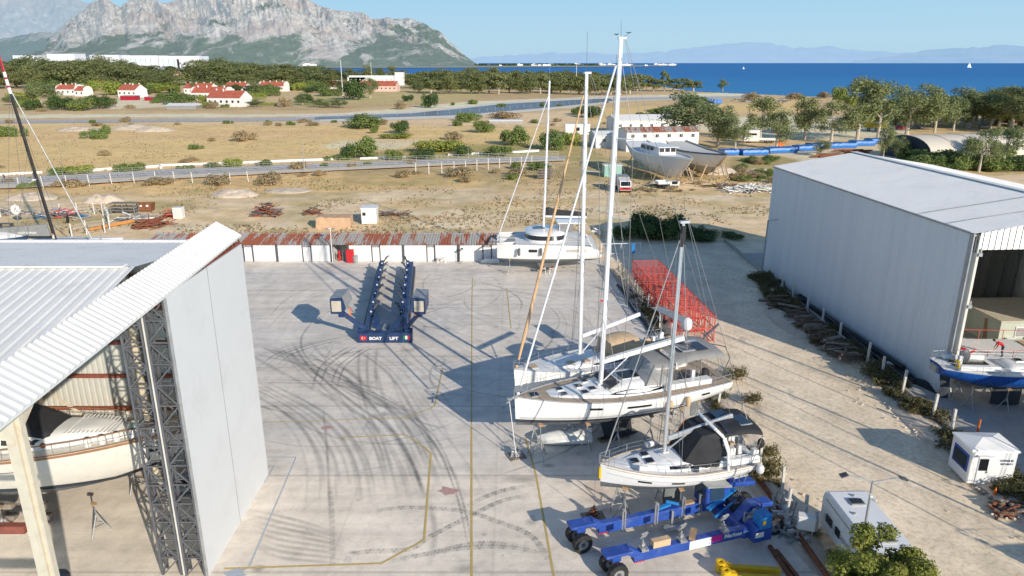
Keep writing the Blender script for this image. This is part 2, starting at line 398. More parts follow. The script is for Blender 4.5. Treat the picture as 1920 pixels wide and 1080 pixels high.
# vehicle tracks through the sandy strip
for (a,b_,c_) in [((-50,385),(700,372),(1500,366)),((480,420),(900,398),(1440,396))]:
    pass
pt=sstep(.40,.66,fbm(Xg*.10,Yg*.16,5,71))*(PV>330)*(PV<446)*(Xg<60)*.75; pt=pt*sstep(96,104,Yg); col=col*(1-pt[...,None])+np.array((.43,.34,.20))*pt[...,None]
pt=sstep(.50,.70,fbm(Xg*.16,Yg*.22,5,72))*(PV>330)*(PV<446)*(Xg<60)*.6*sstep(96,104,Yg); col=col*(1-pt[...,None])+np.array((.28,.26,.13))*pt[...,None]
pt=sstep(.45,.70,fbm(Xg*.05,Yg*.12,5,73))*(PV<330)*(PV>228)*.35; col=col*(1-pt[...,None])+np.array((.46,.35,.20))*pt[...,None]
for vv,am,sd in ((392,26,1),(404,20,2),(372,14,3),(425,10,4)):
    cv=vv+(fbm(PU/260.,PU*0,3,sd)-.5)*am; 
    for dv in (-2.2,2.2): m=np.exp(-((PV-cv-dv)/1.1)**2)*.55*(Yg>97); col=col*(1-m[...,None])+np.array((.60,.54,.46))*m[...,None]
# gravel track between the yards (world coords)
trk=(Xg>14.2)&(Xg<31.6)&(Yg<100); col[trk]=(.50,.465,.42)
gn=fbm(Xg*.35,Yg*.35,4,55)
e1=np.clip(1-np.abs(Xg-30.0)/3.2,0,1)*(Yg<92)*sstep(.38,.55,gn+.1*(Yg<70)*(Yg>50)); col=col*(1-e1[...,None]*.8)+np.array((.17,.15,.09))*e1[...,None]*.8
e2=np.clip(1-np.abs(Xg-15.8)/2.0,0,1)*(Yg<70)*sstep(.45,.6,gn); col=col*(1-e2[...,None]*.55)+np.array((.28,.25,.16))*e2[...,None]*.55
lane=((Yg>84)&(Yg<104)&(Xg>13)&(Xg<60)); col[lane&(pv>452)]=(.50,.465,.42)
for _ in range(3): col[1:-1,1:-1]=(col[:-2,1:-1]+col[2:,1:-1]+col[1:-1,:-2]+col[1:-1,2:]+2*col[1:-1,1:-1])/6
# far country beyond 800 m
far=sstep(700,1100,Yg)[...,None]; col=col*(1-far)+np.array((.22,.24,.16))*far
# gentle bumps in the rough ground
amp=np.where((Yg>96)&~((PV<235)&(PV>205)),.22,0.0); Zg=(fbm(Xg*.22,Yg*.22,4,21)-.5)*amp*np.clip((Yg-96)/20,0,1)-.02
for (x,y,w,hh) in [(1000/9.,112,5,1.0)]: pass
SHORE=[(-.0,1100),(.0,900)]
def shoreY(x,y):   # land ends here: shoreline as distance for a bearing u
    u=960+x*FL/(y*cP+HC*sP)
    v=np.interp(u,[-2000,560,640,900,1150,1310,1500,1700,1920,2600],[131,131,136,139,150,172,180,187,197,215]); return v
edge=PV<shoreY(Xg,Yg)
keep=~edge
Zg=np.where(edge,-3.0,Zg)
col=np.clip(col*np.array((1.80,1.67,1.50)),0,.9)
ground=gridmesh('ground',Xg,Yg,Zg,col,groundmat()); struct(ground)
# ---- sea
def seamat():
    m,n,b,o=nt('sea_water'); p=geopos(n)
    mp=n.nodes.new('ShaderNodeMapping'); mp.inputs['Scale'].default_value=(.006,.05,.05); n.links.new(p,mp.inputs[0])
    f=noise(n,1,9,.75,mp.outputs[0]); g=noise(n,.0016,3,.5,p)
    c=mixc(n,ramp(n,f,[(.35,0),(.68,1)]),(.008,.14,.40),(.03,.23,.56))
    c=mixc(n,ramp(n,g,[(.4,0),(.7,.5)]),c,(.014,.18,.46))
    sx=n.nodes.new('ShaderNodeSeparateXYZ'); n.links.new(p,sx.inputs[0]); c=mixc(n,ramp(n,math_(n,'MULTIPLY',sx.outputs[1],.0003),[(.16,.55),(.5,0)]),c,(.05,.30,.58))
    n.links.new(c,b.inputs['Base Color']); b.inputs['Roughness'].default_value=.55; b.inputs['Specular IOR Level'].default_value=.2
    bump(n,b,f,.5,1.0); return m
sea=MB(); sea.poly([(-60000,350,-1.0),(60000,350,-1.0),(60000,60000,-1.0),(-60000,60000,-1.0)])
sea=struct(sea.build('sea',seamat(),world=True,loc=(0,350,-1.0)))
# ---- sheets laid on the ground from survey outlines
def sheet(name,px,mat,z=.03,world=None):
    pts=[tuple(G(u,v,z)) for u,v in px] if world is None else [(x,y,z) for x,y in world]
    b=MB(); b.poly(pts); return struct(b.build(name,mat))
MT['canal_bank']=M('canal_bank',(.75,.69,.58),.9,var=.08,scale=.5)
MT['asphalt_far']=M('asphalt_far',(.50,.48,.45),.9,var=.12,scale=.3,dirt=(.45,.4,.32),dirt_amt=.5)
MT['canal_water']=M('canal_water',(.13,.15,.17),.35,var=.3,scale=.15,dirt=(.3,.28,.25),dirt_amt=.3)
sheet('canal_bank',[(560,228),(640,228),(860,221),(1010,208),(1110,198),(1160,190),(1430,182),(1430,179),(1140,182),(1070,184),(930,192),(860,201),(770,209),(640,214),(560,216)],'canal_bank',.06)
sheet('canal_water',[(590,224),(640,222.5),(860,215.5),(1010,203),(1110,193.5),(1150,189),(1145,184.5),(1073,187.5),(940,195),(870,203),(773,212),(640,217),(590,219)],'canal_water',.12)
sheet('far_road',[(-80,232),(600,226),(600,219),(300,223),(-80,227)],'asphalt_far',.09)
sheet('far_road',[(1150,188),(1430,181.5),(1430,179.5),(1150,184)],'asphalt_far',.09)
sheet('perimeter_road',[(-80,348),(60,343),(300,329),(640,313),(900,303),(1060,298),(1060,292),(900,296),(640,305),(300,318),(60,331),(-80,335)],'asphalt_far',.32)
MT['dirt_verge']=M('dirt_verge',(.72,.62,.48),.95,var=.12,scale=.5,bmp=.3)
sheet('dirt_verge',[(-80,357),(60,351),(300,336),(640,319),(900,307),(1060,301),(1060,298),(900,303),(640,313),(300,329),(60,343),(-80,348)],'dirt_verge',.30)
# ---- concrete yard with tyre marks held as vertex colours
s_=.08; x0,x1,y0,y1=-50.,31.0,17.,91.5
nx=int((x1-x0)/s_);ny=int((y1-y0)/s_)
xs=np.linspace(x0,x1,nx);ys=np.linspace(y0,y1,ny); YX,YY=np.meshgrid(xs,ys)
dark=np.zeros((ny,nx),np.float32)
def stroke(pts,w,k,tread=False,world=False):
    P=[(G(u,v).x,G(u,v).y) for u,v in pts] if not world else pts
    c=catmull(P,.10); L=len(c); r=int(w/s_/2)+1
    tg=np.gradient(c,axis=0); tg/=np.linalg.norm(tg,axis=1)[:,None]+1e-9
    buf={}
    fade=np.minimum(1,np.minimum(np.arange(L),np.arange(L)[::-1])/25)
    jit=.55+.45*vnoise(np.arange(L)*.06,np.zeros(L),int(abs(c[0,0]*13))%97)
    lay=np.zeros_like(dark)
    offs=[0]
    for i in range(L):
        kk=min(.9,k*1.7)*fade[i]*jit[i]; cx,cy=c[i]
        if tread:
            sg=1 if i%2 else -1; cx+= -sg*tg[i,1]*w*.22; cy+= sg*tg[i,0]*w*.22; kk*=.55+.6*((i//3)%2)
            ww=w*.26
        else: ww=w/2
        ix=(cx-x0)/(x1-x0)*(nx-1);iy=(cy-y0)/(y1-y0)*(ny-1); rr=int(ww/s_)+2
        a,b_=int(ix)-rr,int(ix)+rr+2;c_,d_=int(iy)-rr,int(iy)+rr+2
        if a<0 or c_<0 or b_>nx or d_>ny: continue
        dd=np.hypot(YX[c_:d_,a:b_]-cx,YY[c_:d_,a:b_]-cy)
        v=kk*np.clip(1.25-dd/ww,0,1)
        lay[c_:d_,a:b_]=np.maximum(lay[c_:d_,a:b_],v)
    dark[:]=1-(1-dark)*(1-lay)
def bundle(pts,n,spread,w,k,ends=.5):
    for i in range(n):
        o=random.uniform(-1,1)*spread; q=random.uniform(.8,1.2)
        P=[(G(u,v).x+o*(1+.1*j),G(u,v).y+o*.25) for j,(u,v) in enumerate(pts)]
        stroke(P,w*q,k*random.uniform(.5,1.1),world=True)
bundle([(483,713),(603,778),(664,844),(690,915)],9,2.2,.26,.24)
bundle([(477,648),(603,713),(725,774),(766,831),(794,897)],9,2.0,.26,.26)
bundle([(560,660),(640,720),(700,790),(740,850),(770,940)],8,2.0,.26,.24)
bundle([(700,690),(720,760),(760,830),(790,900)],5,1.6,.3,.22)
stroke([(481,717),(644,725),(733,762),(807,823),(852,917),(880,1035)],.14,.5)
stroke([(483,712),(646,720),(738,758),(814,820),(859,914),(888,1032)],.14,.45)
for o in (0,14,34,46): stroke([(583+o,735),(600+o,690),(632+o,664),(668+o,644)],.20,.5)
for o in (0,12,30): stroke([(484+o,690),(520+o,664),(580+o,645),(660+o,630)],.20,.45)
for o in (0,20): stroke([(500,600+o),(540,560+o),(600,535+o),(680,520+o)],.16,.3)
for o in (0,14): stroke([(470,650+o),(540,664+o),(640,690+o),(700,740+o)],.3,.25)
for o in (0,16,32): stroke([(675+o,648),(672+o,690),(676+o,740)],.32,.28)
for i in range(8): stroke([(455+i*3,955+i*9),(520,968+i*11),(600+i*6,990+i*10),(660,1020+i*8)],.3,.28)
stroke([(680,962),(766,953),(868,960),(940,982),(1000,1010),(1045,1080)],.42,.75,True)
stroke([(640,1075),(668,1039),(766,1031),(807,1007),(880,970),(940,941),(1012,925)],.42,.55,True)
stroke([(860,962),(905,935),(960,917),(1035,905)],.42,.65,True)
stroke([(780,1050),(860,1030),(960,1028),(1040,1045)],.42,.5,True)
stroke([(700,1060),(800,1040),(900,1020),(1010,1030)],.42,.45,True)
stroke([(617,900),(622,960),(624,1080)],.35,.45,True)
stroke([(605,760),(612,830),(616,900),(620,1000)],.2,.35)
stroke([(800,920),(815,1000),(800,1075)],.4,.3)
bundle([(560,640),(600,690),(690,760),(750,800),(800,870),(830,940)],7,2.4,.26,.24)
bundle([(520,740),(600,800),(640,870),(650,960)],6,2.0,.28,.24)
bundle([(690,650),(760,700),(820,780),(870,860)],5,1.6,.3,.22)
for i in range(60):   # long faint sweeps all over
    cx,cy=random.uniform(-14,6),random.uniform(45,85); a=random.uniform(0,2*PI); r_=random.uniform(5,16); q=random.uniform(.6,1.8)
    stroke([(cx+r_*math.cos(a+q*t/4),cy+r_*math.sin(a+q*t/4)) for t in range(5)],random.uniform(.12,.26),random.uniform(.14,.36),world=True)
for i in range(16):
    u=random.uniform(450,1080);v=random.uniform(510,600); stroke([(u,v),(u+120,v+random.uniform(-12,12)),(u+260,v+random.uniform(-25,25))],.16,.16)
for i in range(16):   # hairline cracks
    x_,y_=random.uniform(-16,12),random.uniform(28,86); a_=random.choice((0,PI/2))+random.gauss(0,.4); P_=[(x_,y_)]
    for k in range(random.randint(4,9)): a_+=random.gauss(0,.35); x_+=math.cos(a_)*1.1; y_+=math.sin(a_)*1.1; P_.append((x_,y_))
    stroke(P_,.05,.38,world=True)
for i in range(46):   # small stains
    cx,cy=random.uniform(-18,12),random.uniform(30,88); rr=random.uniform(.1,.45); d=np.hypot((YX-cx)*random.uniform(.5,1.5),YY-cy) if False else None
    ix=int((cx-x0)/s_);iy=int((cy-y0)/s_);k=8
    sub=np.hypot((YX[iy-k:iy+k,ix-k:ix+k]-cx)*random.uniform(.4,1.2),YY[iy-k:iy+k,ix-k:ix+k]-cy)
    dark[iy-k:iy+k,ix-k:ix+k]=np.maximum(dark[iy-k:iy+k,ix-k:ix+k],random.uniform(.15,.6)*np.clip(1.3-sub/rr,0,1))
base=np.array((.83,.735,.62)); ycol=np.empty((ny,nx,3)); ycol[:]=base
jt=G(495,893).y
up=sstep(jt-.05,jt+.05,YY)[...,None]; gry=np.array((.73,.68,.615))
pat=sstep(.40,.62,fbm(YX*.13,YY*.13,4,77))[...,None]
ycol=ycol*(1-up*(.35+.5*pat))+gry*(up*(.35+.5*pat))
ycol*= (1-.20*(fbm(YX*.6,YY*.25,5,5)[...,None]-.5)*2*.8)
for yj in [jt,jt+9.6,jt+19.3,jt+29,jt+38.6,jt-9]:
    l=np.exp(-((YY-yj)/.07)**2)[...,None]; ycol*=1-.34*l
for xj in [-18,-9.5,-1,7.5]:
    l=np.exp(-((YX-xj)/.06)**2)[...,None]; ycol*=1-.12*l
for (u,v,rx,ry,k,c) in [(1000,507+240,1.4,.6,.5,(.1,.1,.1)),(980,900,1.1,.5,.5,(.12,.12,.12)),(1115,920,1.3,1.5,.30,(.35,.13,.05)),(1128,958,.8,.5,.35,(.3,.12,.05)),(870,1068,.7,.4,.5,(.1,.1,.1)),(770,978,.5,.3,.5,(.1,.1,.1)),(860,1048,.9,.35,.5,(.08,.08,.08))]:
    g=G(u,v); m=(k*np.clip(1.2-np.hypot((YX-g.x)/rx,(YY-g.y)/ry),0,1)*sstep(.3,.5,fbm(YX*1.2,YY*1.2,4,int(u))))[...,None]; ycol=ycol*(1-m)+np.array(c)*m
dk=(dark*(.7+.6*fbm(YX*2,YY*2,3,8)))[...,None]; dk=np.clip(dk,0,.85)
ycol=ycol*(1-dk)+np.array((.12,.12,.12))*dk
def yardmat():
    m,n,b,o=nt('yard_concrete'); at=n.nodes.new('ShaderNodeVertexColor'); at.layer_name='Col'; p=geopos(n)
    f=noise(n,1.1,9,.72,p,.3); g=noise(n,14,5,.7,p)
    c=mixc(n,1.0,at.outputs[0],ramp(n,f,[(.28,(.80,.80,.80)),(.5,(1,1,1)),(.72,(1.12,1.11,1.09))]),'MULTIPLY')
    c=mixc(n,1.0,c,ramp(n,g,[(.3,(.9,.9,.9)),(.7,(1.07,1.07,1.07))]),'MULTIPLY')
    mp=n.nodes.new('ShaderNodeMapping'); mp.inputs['Scale'].default_value=(.08,.9,1); n.links.new(p,mp.inputs[0])
    st=noise(n,1,6,.6,mp.outputs[0]); c=mixc(n,1.0,c,ramp(n,st,[(.35,(.88,.88,.88)),(.65,(1.06,1.06,1.05))]),'MULTIPLY')
    n.links.new(c,b.inputs['Base Color']); b.inputs['Roughness'].default_value=.85; b.inputs['Specular IOR Level'].default_value=.25
    bump(n,b,g,.15,.02); return m
# the yard's right kerb line leans slightly
edgeX=lambda y: 15.8-(y-30)*(15.8-12.4)/55.
KX=np.where(YX>edgeX(YY),np.minimum(YX,edgeX(YY)),YX)
sel=int(np.searchsorted(xs,17.0))
yard=gridmesh('concrete_yard',KX[:,:sel],YY[:,:sel],np.full((ny,sel),.05),ycol[:,:sel],yardmat()); struct(yard)
MT['yard_right']=M('yard_right',(.46,.44,.41),.85,var=.12,scale=.7,bmp=.2,dirt=(.2,.2,.2),dirt_amt=.3)
sheet('hangar_apron',None,'yard_right',.05,world=[(31.3,20),(75,20),(75,95),(31.0,95),(31.0,60)])
# ---- painted lines
def pline(name,px,w,mat,z=.058):
    for i,(a,b) in enumerate(zip(px[:-1],px[1:])):
        A=G(*a,z);B=G(*b,z); d=(B-A).normalized(); n=Vector((-d.y,d.x,0))*w/2
        b_=MB(); b_.poly([A-n,B-n,B+n,A+n]); struct(b_.build(name,mat))
        z+=.0006
pline('painted_yellow_line',[(884,1090),(884,800)],.13,'line_yellow'); pline('painted_yellow_line',[(884,798),(885,560),(886,520)],.09,'line_yellow',.061)
pline('painted_yellow_line',[(420,1066),(715,1056),(795,1012),(808,850),(795,838)],.13,'line_yellow')
pline('painted_yellow_line',[(640,820),(760,815),(795,838)],.10,'line_yellow',.066)
pline('painted_yellow_line',[(480,792),(760,783),(815,762),(830,690)],.08,'line_yellow',.070)
pline('painted_yellow_line',[(1040,1090),(1005,890),(985,820)],.12,'line_yellow')
pline('painted_yellow_line',[(950,540),(958,615)],.10,'line_yellow')
pline('painted_white_line',[(478,690),(776,684)],.16,'line_white')
pline('painted_blue_line',[(500,857),(555,857),(467,1062)],.09,'line_blue')
pline('painted_blue_line',[(498,874),(514,873),(495,905)],.07,'line_blue',.062)
def blot(name,u,v,r,mat,z):
    g=G(u,v); b=MB(); b.poly([(g.x+r*random.uniform(.5,1.2)*math.cos(t)*1.3,g.y+r*random.uniform(.5,1.2)*math.sin(t),z) for t in np.linspace(0,2*PI,15)[:-1]]); struct(b.build(name,mat))
blot('pink_paint_mark',614,803,.35,'line_pink',.064); blot('pink_paint_mark',840,922,.55,'line_pink',.064); blot('blue_paint_mark',443,1077,.45,'line_blue',.064)
# yard kerb
kb=MB(); kb.extr([(edgeX(20)+.02,20,0),(edgeX(20)+.26,20,0),(edgeX(20)+.26,20,.16),(edgeX(20)+.02,20,.16)],(edgeX(86)-edgeX(20),66,0)); struct(kb.build('yard_kerb','concrete_old'))
kb=MB(); kb.box((31.15,62,.2),(.22,80,.4)); struct(kb.build('apron_kerb','concrete_old'))
# ---- rubble strip: earth banks between yard and track
def bank(name,xc,yc,lx,ly,h,seed,matn='soil'):
    n=40; X,Y=np.meshgrid(np.linspace(-1,1,n),np.linspace(-1,1,n)); d=np.clip(1-X**2-Y**2,0,1); Z=h*d**.8*(.5+1*fbm(X*3+seed,Y*3,4,seed))-.3*(d<.02)-.03
    return struct(gridmesh(name,xc+X*lx,yc+Y*ly,Z,None,MT[matn]))
bank('earth_bank',15.9,42,1.5,13,.3,3); bank('earth_bank',15.6,60,1.6,12,.35,4); bank('earth_bank',29.8,44,1.4,11,.3,5); bank('earth_bank',28.4,68,2.2,5,.6,6)
for (u,v,l,h) in [(440,366,5,1.2),(540,358,5,.6),(1345,325,5,1.3),(1240,345,3,.9),(195,378,4,1.4),(60,372,5,1.0),(1425,325,4,1.0),(250,242,9,1.6),(150,244,9,1.3),(290,245,8,1.4)]:
    g=G(u,v); bank('earth_mound',g.x,g.y,l,l*.6,h,int(u))
# ---- mountains
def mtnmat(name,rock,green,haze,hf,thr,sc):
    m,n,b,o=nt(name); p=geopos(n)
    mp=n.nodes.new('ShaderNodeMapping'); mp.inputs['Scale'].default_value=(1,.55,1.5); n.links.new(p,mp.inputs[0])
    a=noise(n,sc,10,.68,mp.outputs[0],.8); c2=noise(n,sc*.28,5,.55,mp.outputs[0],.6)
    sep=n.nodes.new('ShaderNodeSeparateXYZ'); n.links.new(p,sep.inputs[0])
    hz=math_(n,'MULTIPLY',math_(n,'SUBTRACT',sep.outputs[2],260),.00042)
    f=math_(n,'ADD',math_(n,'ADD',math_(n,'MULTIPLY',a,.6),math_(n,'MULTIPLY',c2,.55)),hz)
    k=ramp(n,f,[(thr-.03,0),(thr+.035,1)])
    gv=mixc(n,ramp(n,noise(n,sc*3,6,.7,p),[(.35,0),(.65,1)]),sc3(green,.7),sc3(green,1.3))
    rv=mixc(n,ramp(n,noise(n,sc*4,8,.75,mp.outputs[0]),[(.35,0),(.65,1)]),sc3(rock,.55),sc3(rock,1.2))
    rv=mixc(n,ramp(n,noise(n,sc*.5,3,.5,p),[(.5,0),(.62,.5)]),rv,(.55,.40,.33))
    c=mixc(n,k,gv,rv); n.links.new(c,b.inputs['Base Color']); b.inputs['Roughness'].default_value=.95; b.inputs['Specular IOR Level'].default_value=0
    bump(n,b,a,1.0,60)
    e=n.nodes.new('ShaderNodeEmission'); e.inputs[0].default_value=(*haze,1); e.inputs[1].default_value=1  # aerial haze put into the material: emission mixed over rock and green
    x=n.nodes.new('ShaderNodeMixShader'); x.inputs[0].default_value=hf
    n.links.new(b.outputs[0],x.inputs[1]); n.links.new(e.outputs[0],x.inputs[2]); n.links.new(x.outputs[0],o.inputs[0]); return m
def mountain(name,prof,D0,D1,mat,seed,rough=.35,nu=620,nd=110,gp=.8,spur=1.0):
    pu_=np.array([p[0] for p in prof]);pv_=np.array([p[1] for p in prof])
    U=np.linspace(pu_[0],pu_[-1],nu); T=np.linspace(0,1.25,nd); UU,TT=np.meshgrid(U,T)
    D=D0+(D1-D0)*TT
    X=(UU-960)/FL*(D*cP+HC*sP)*1.0
    vc=np.interp(UU,pu_,pv_)+ (fbm(UU/14.,UU*0,5,seed)-.5)*7
    crest=HC+(D1)*np.tan(np.arctan((540-vc)/FL)-PT)
    crest=np.maximum(crest,5)
    g=np.where(TT<=1,TT**gp,1-(TT-1)*1.5)
    sp=fbm(UU/70.*spur+TT*1.2,TT*1.6,6,seed+3,ridge=True,g=.55)
    sp2=fbm(UU/16.,TT*9,5,seed+9,ridge=True,g=.6)
    env=np.clip(TT*(1.02-np.minimum(TT,1.0))*4,0,1)
    Z=crest*(g*(1+ (sp-.62)*rough*2.2*env+(sp2-.55)*.16*env))
    lim=HC+D*(crest-HC)/D1+0*Z   # keep nearer slopes under the crest line of sight
    Z=np.where(TT<1,np.minimum(Z,lim*.995-2*(1-TT)),Z)-6*(TT<.02)
    return struct(gridmesh(name,X,D,Z,None,mat))
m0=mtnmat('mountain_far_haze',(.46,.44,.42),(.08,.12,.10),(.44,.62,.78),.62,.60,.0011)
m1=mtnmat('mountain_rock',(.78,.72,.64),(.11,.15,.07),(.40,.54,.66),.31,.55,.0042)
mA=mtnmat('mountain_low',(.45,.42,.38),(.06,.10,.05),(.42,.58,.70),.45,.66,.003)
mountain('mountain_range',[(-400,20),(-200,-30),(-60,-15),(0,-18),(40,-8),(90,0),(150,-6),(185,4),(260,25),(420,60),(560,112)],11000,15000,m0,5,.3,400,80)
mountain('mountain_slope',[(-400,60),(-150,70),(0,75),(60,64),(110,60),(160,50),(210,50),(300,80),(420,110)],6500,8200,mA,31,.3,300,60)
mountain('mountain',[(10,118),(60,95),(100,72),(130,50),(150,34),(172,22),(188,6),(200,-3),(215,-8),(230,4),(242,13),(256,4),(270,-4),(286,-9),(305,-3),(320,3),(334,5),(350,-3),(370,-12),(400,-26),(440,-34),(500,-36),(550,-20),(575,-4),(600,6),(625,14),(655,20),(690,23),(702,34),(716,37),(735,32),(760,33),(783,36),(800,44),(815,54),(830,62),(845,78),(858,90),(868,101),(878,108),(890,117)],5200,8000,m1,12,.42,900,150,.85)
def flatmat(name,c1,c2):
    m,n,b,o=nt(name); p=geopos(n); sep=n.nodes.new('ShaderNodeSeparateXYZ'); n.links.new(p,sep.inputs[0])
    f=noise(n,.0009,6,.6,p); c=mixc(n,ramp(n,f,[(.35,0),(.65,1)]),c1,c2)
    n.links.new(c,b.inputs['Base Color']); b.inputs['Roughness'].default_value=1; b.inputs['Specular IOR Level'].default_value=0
    e=n.nodes.new('ShaderNodeEmission'); n.links.new(c,e.inputs[0])  # distance haze built into the hill colour, mostly as glow
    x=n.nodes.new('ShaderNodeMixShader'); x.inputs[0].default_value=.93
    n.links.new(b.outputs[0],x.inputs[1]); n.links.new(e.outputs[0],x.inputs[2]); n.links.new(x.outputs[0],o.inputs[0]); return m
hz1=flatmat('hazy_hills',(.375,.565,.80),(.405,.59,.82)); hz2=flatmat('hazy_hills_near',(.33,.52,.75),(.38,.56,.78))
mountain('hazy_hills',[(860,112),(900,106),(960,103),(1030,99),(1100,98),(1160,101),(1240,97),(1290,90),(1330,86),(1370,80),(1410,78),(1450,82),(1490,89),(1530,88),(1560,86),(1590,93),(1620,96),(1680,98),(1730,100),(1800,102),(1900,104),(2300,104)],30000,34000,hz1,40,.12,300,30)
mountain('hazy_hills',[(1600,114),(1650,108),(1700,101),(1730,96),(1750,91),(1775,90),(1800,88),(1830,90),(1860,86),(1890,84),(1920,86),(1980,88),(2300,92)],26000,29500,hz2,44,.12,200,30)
# ---- far shore: low land across the bay, right up to the mountain foot
fs=MB()
def Gs(u,v,z=0): return tuple(G(u,v,z))
fs.poly([Gs(-600,127.5,.5),Gs(700,127.5,.5),Gs(860,127,.5),Gs(1000,126,.5),Gs(1180,125,.5),Gs(1282,123.6,.5),Gs(1240,122.2,.5),Gs(1100,121.3,.5),Gs(900,120.6,.5),Gs(-600,120.6,.5)])
MT['far_land']=M('far_land',(.30,.33,.30),.95,var=.2,scale=.004)
struct(fs.build('far_shore','far_land'))
# ================================================================ VEGETATION
def leaves_mesh(name,clumps,n,size,mat,flat=.6,up=.25):
    """many small leaf faces spread over the shells of clumps [(x,y,z,rx,ry,rz)]"""
    cl=np.array(clumps,float); wt=(cl[:,3]*cl[:,4]+cl[:,3]*cl[:,5])**1.0; idx=rng.choice(len(cl),n,p=wt/wt.sum())
    d=rng.normal(size=(n,3)); d/=np.linalg.norm(d,axis=1)[:,None]
    d[:,2]=np.where((d[:,2]<0)&(rng.random(n)<.35),-d[:,2],d[:,2])
    r=rng.random(n)**.35*(1+.10*rng.normal(size=n)); c=cl[idx]; P=c[:,:3]+d*c[:,3:6]*r[:,None]
    nn=d*.9+rng.normal(size=(n,3))*.55; nn[:,2]+=up; nn/=np.linalg.norm(nn,axis=1)[:,None]
    a=np.cross(nn,rng.normal(size=(n,3))); a/=np.linalg.norm(a,axis=1)[:,None]; b=np.cross(nn,a)
    s=size*(.6+.8*rng.random(n))[:,None]
    V=np.stack([P-a*s*.5,P-b*s*flat*.5+a*s*.1,P+a*s*.5,P+b*s*flat*.5+a*s*.1],1).reshape(-1,3)
    me=bpy.data.meshes.new(name); me.vertices.add(4*n); me.vertices.foreach_set('co',V.astype(np.float32).ravel())
    me.loops.add(4*n); me.polygons.add(n); me.loops.foreach_set('vertex_index',np.arange(4*n,dtype=np.int32)); me.polygons.foreach_set('loop_start',np.arange(n,dtype=np.int32)*4)
    me.update(calc_edges=True); me.materials.append(MT[mat]); return me
def crown_obj(name,me,parent):
    o=bpy.data.objects.new(name,me); COL.objects.link(o); o.parent=parent; return o
def limbs(mb,base,tops,r,n=6):
    for t in tops:
        m=(Vector(base)*.55+Vector(t)*.45)+Vector((random.uniform(-.3,.3),random.uniform(-.3,.3),0))
        mb.tube(base,m,r,r*.65,n=n); mb.tube(m,t,r*.65,r*.2,n=n)
def tree_proto(name,label,cat,h,cw,kind,leafm,bark,n,size,seed):
    random.seed(seed); root=thing(name,label,cat,(0,0,-50))
    cl=[]
    if kind=='pine':      # broad umbrella mass of lumps
        for i in range(26):
            a=random.uniform(0,2*PI); q=random.random()**.55; zz=h*random.uniform(.2,.86); k=1-.45*abs(zz/h-.5)/.4
            r=cw*random.uniform(.16,.27); cl.append((math.cos(a)*q*cw*.42*k,math.sin(a)*q*cw*.42*k,zz,r,r,r*.75))
        th=.35
    elif kind=='euca':    # open crown, clumps with gaps
        for i in range(22):
            a=random.uniform(0,2*PI); q=random.random()**.5; zz=h*random.uniform(.30,.93); k=1-.6*max(0,(zz/h-.6))/.4
            r=cw*random.uniform(.11,.21); cl.append((math.cos(a)*q*cw*.42*k,math.sin(a)*q*cw*.44*k,zz,r,r,r*random.uniform(.7,1.1)))
        th=.4
    elif kind=='tall':
        for i in range(16):
            zz=h*random.uniform(.22,.95); a=random.uniform(0,2*PI); r=cw*random.uniform(.18,.3)*(1.15-zz/h*.7); q=random.uniform(0,.25)*cw
            cl.append((math.cos(a)*q,math.sin(a)*q,zz,r,r,r*1.1))
        th=.2
    elif kind=='bush':
        for i in range(11):
            a=random.uniform(0,2*PI); q=random.random()**.6*cw*.36; r=cw*random.uniform(.14,.24); zz=h*random.uniform(.25,.72)
            cl.append((math.cos(a)*q,math.sin(a)*q,zz*(1-.5*q/cw),r,r,min(r,h*.38)))
        th=.15
    elif kind=='mat':
        for i in range(14):
            a=random.uniform(0,2*PI); q=random.random()**.6*cw*.42; r=cw*random.uniform(.09,.15)
            cl.append((math.cos(a)*q,math.sin(a)*q*.6,h*.35,r,r,h*random.uniform(.35,.62)))
        th=.1
    elif kind=='palm':
        th=.7; tr=MB(); tr.tube((0,0,0),(0.2,0,h*.75),.28,.2,8); tr.build('trunk',bark,root,world=False)
        cl=[]
        for i in range(18):
            a=2*PI*i/18+random.uniform(-.1,.1); e=random.uniform(-.4,.9)
            for k in range(6): 
                t=(k+1)/6; cl.append((math.cos(a)*cw*.5*t,math.sin(a)*cw*.5*t,h*.77+e*t*1.5-t*t*1.4,.32,.32,.2))
    me=leaves_mesh(name+'_leaves',cl,n,size,leafm); crown_obj('crown' if kind not in('bush','mat') else 'foliage',me,root)
    if kind!='palm':
        tr=MB(); rr=h*.022 if kind!='bush' else .06
        top=(0,0,h*th) if kind in('pine','euca','tall') else (0,0,h*.1)
        tr.tube((0,0,-.3),top,rr*1.5,rr,8)
        limbs(tr,top,[c[:3] for c in random.sample(cl,min(7,len(cl)))],rr*.7,5)
        tr.build('trunk' if kind not in('bush','mat') else 'stem',bark,root,world=False)
    random.seed(seed+100); return root
TP={}
pine_l='broad dark green pine standing in the wood behind the fields'
for i in range(4): TP['pine%d'%i]=tree_proto('pine_tree',pine_l,'tree',20,17,'pine','leaf_pine','bark',3400,.95,11+i)
for i in range(4): TP['euca%d'%i]=tree_proto('eucalyptus_tree','x','tree',12,11,'euca','leaf_euca','bark_pale',5200,.42,31+i)
for i in range(2): TP['wood%d'%i]=tree_proto('eucalyptus_tree','x','tree',17,12,'euca','leaf_euca','bark_pale',2600,.95,41+i)
TP['tall']=tree_proto('cypress_tree','x','tree',8,3,'tall','leaf_bush','bark',2500,.4,51)
for i in range(3): TP['bush%d'%i]=tree_proto('bush','x','bush',3,5,'bush','leaf_bush','bark',3000,.28,61+i)
for i in range(2): TP['dark%d'%i]=tree_proto('bush','x','bush',3,5,'bush','leaf_dark','bark',3000,.28,65+i)
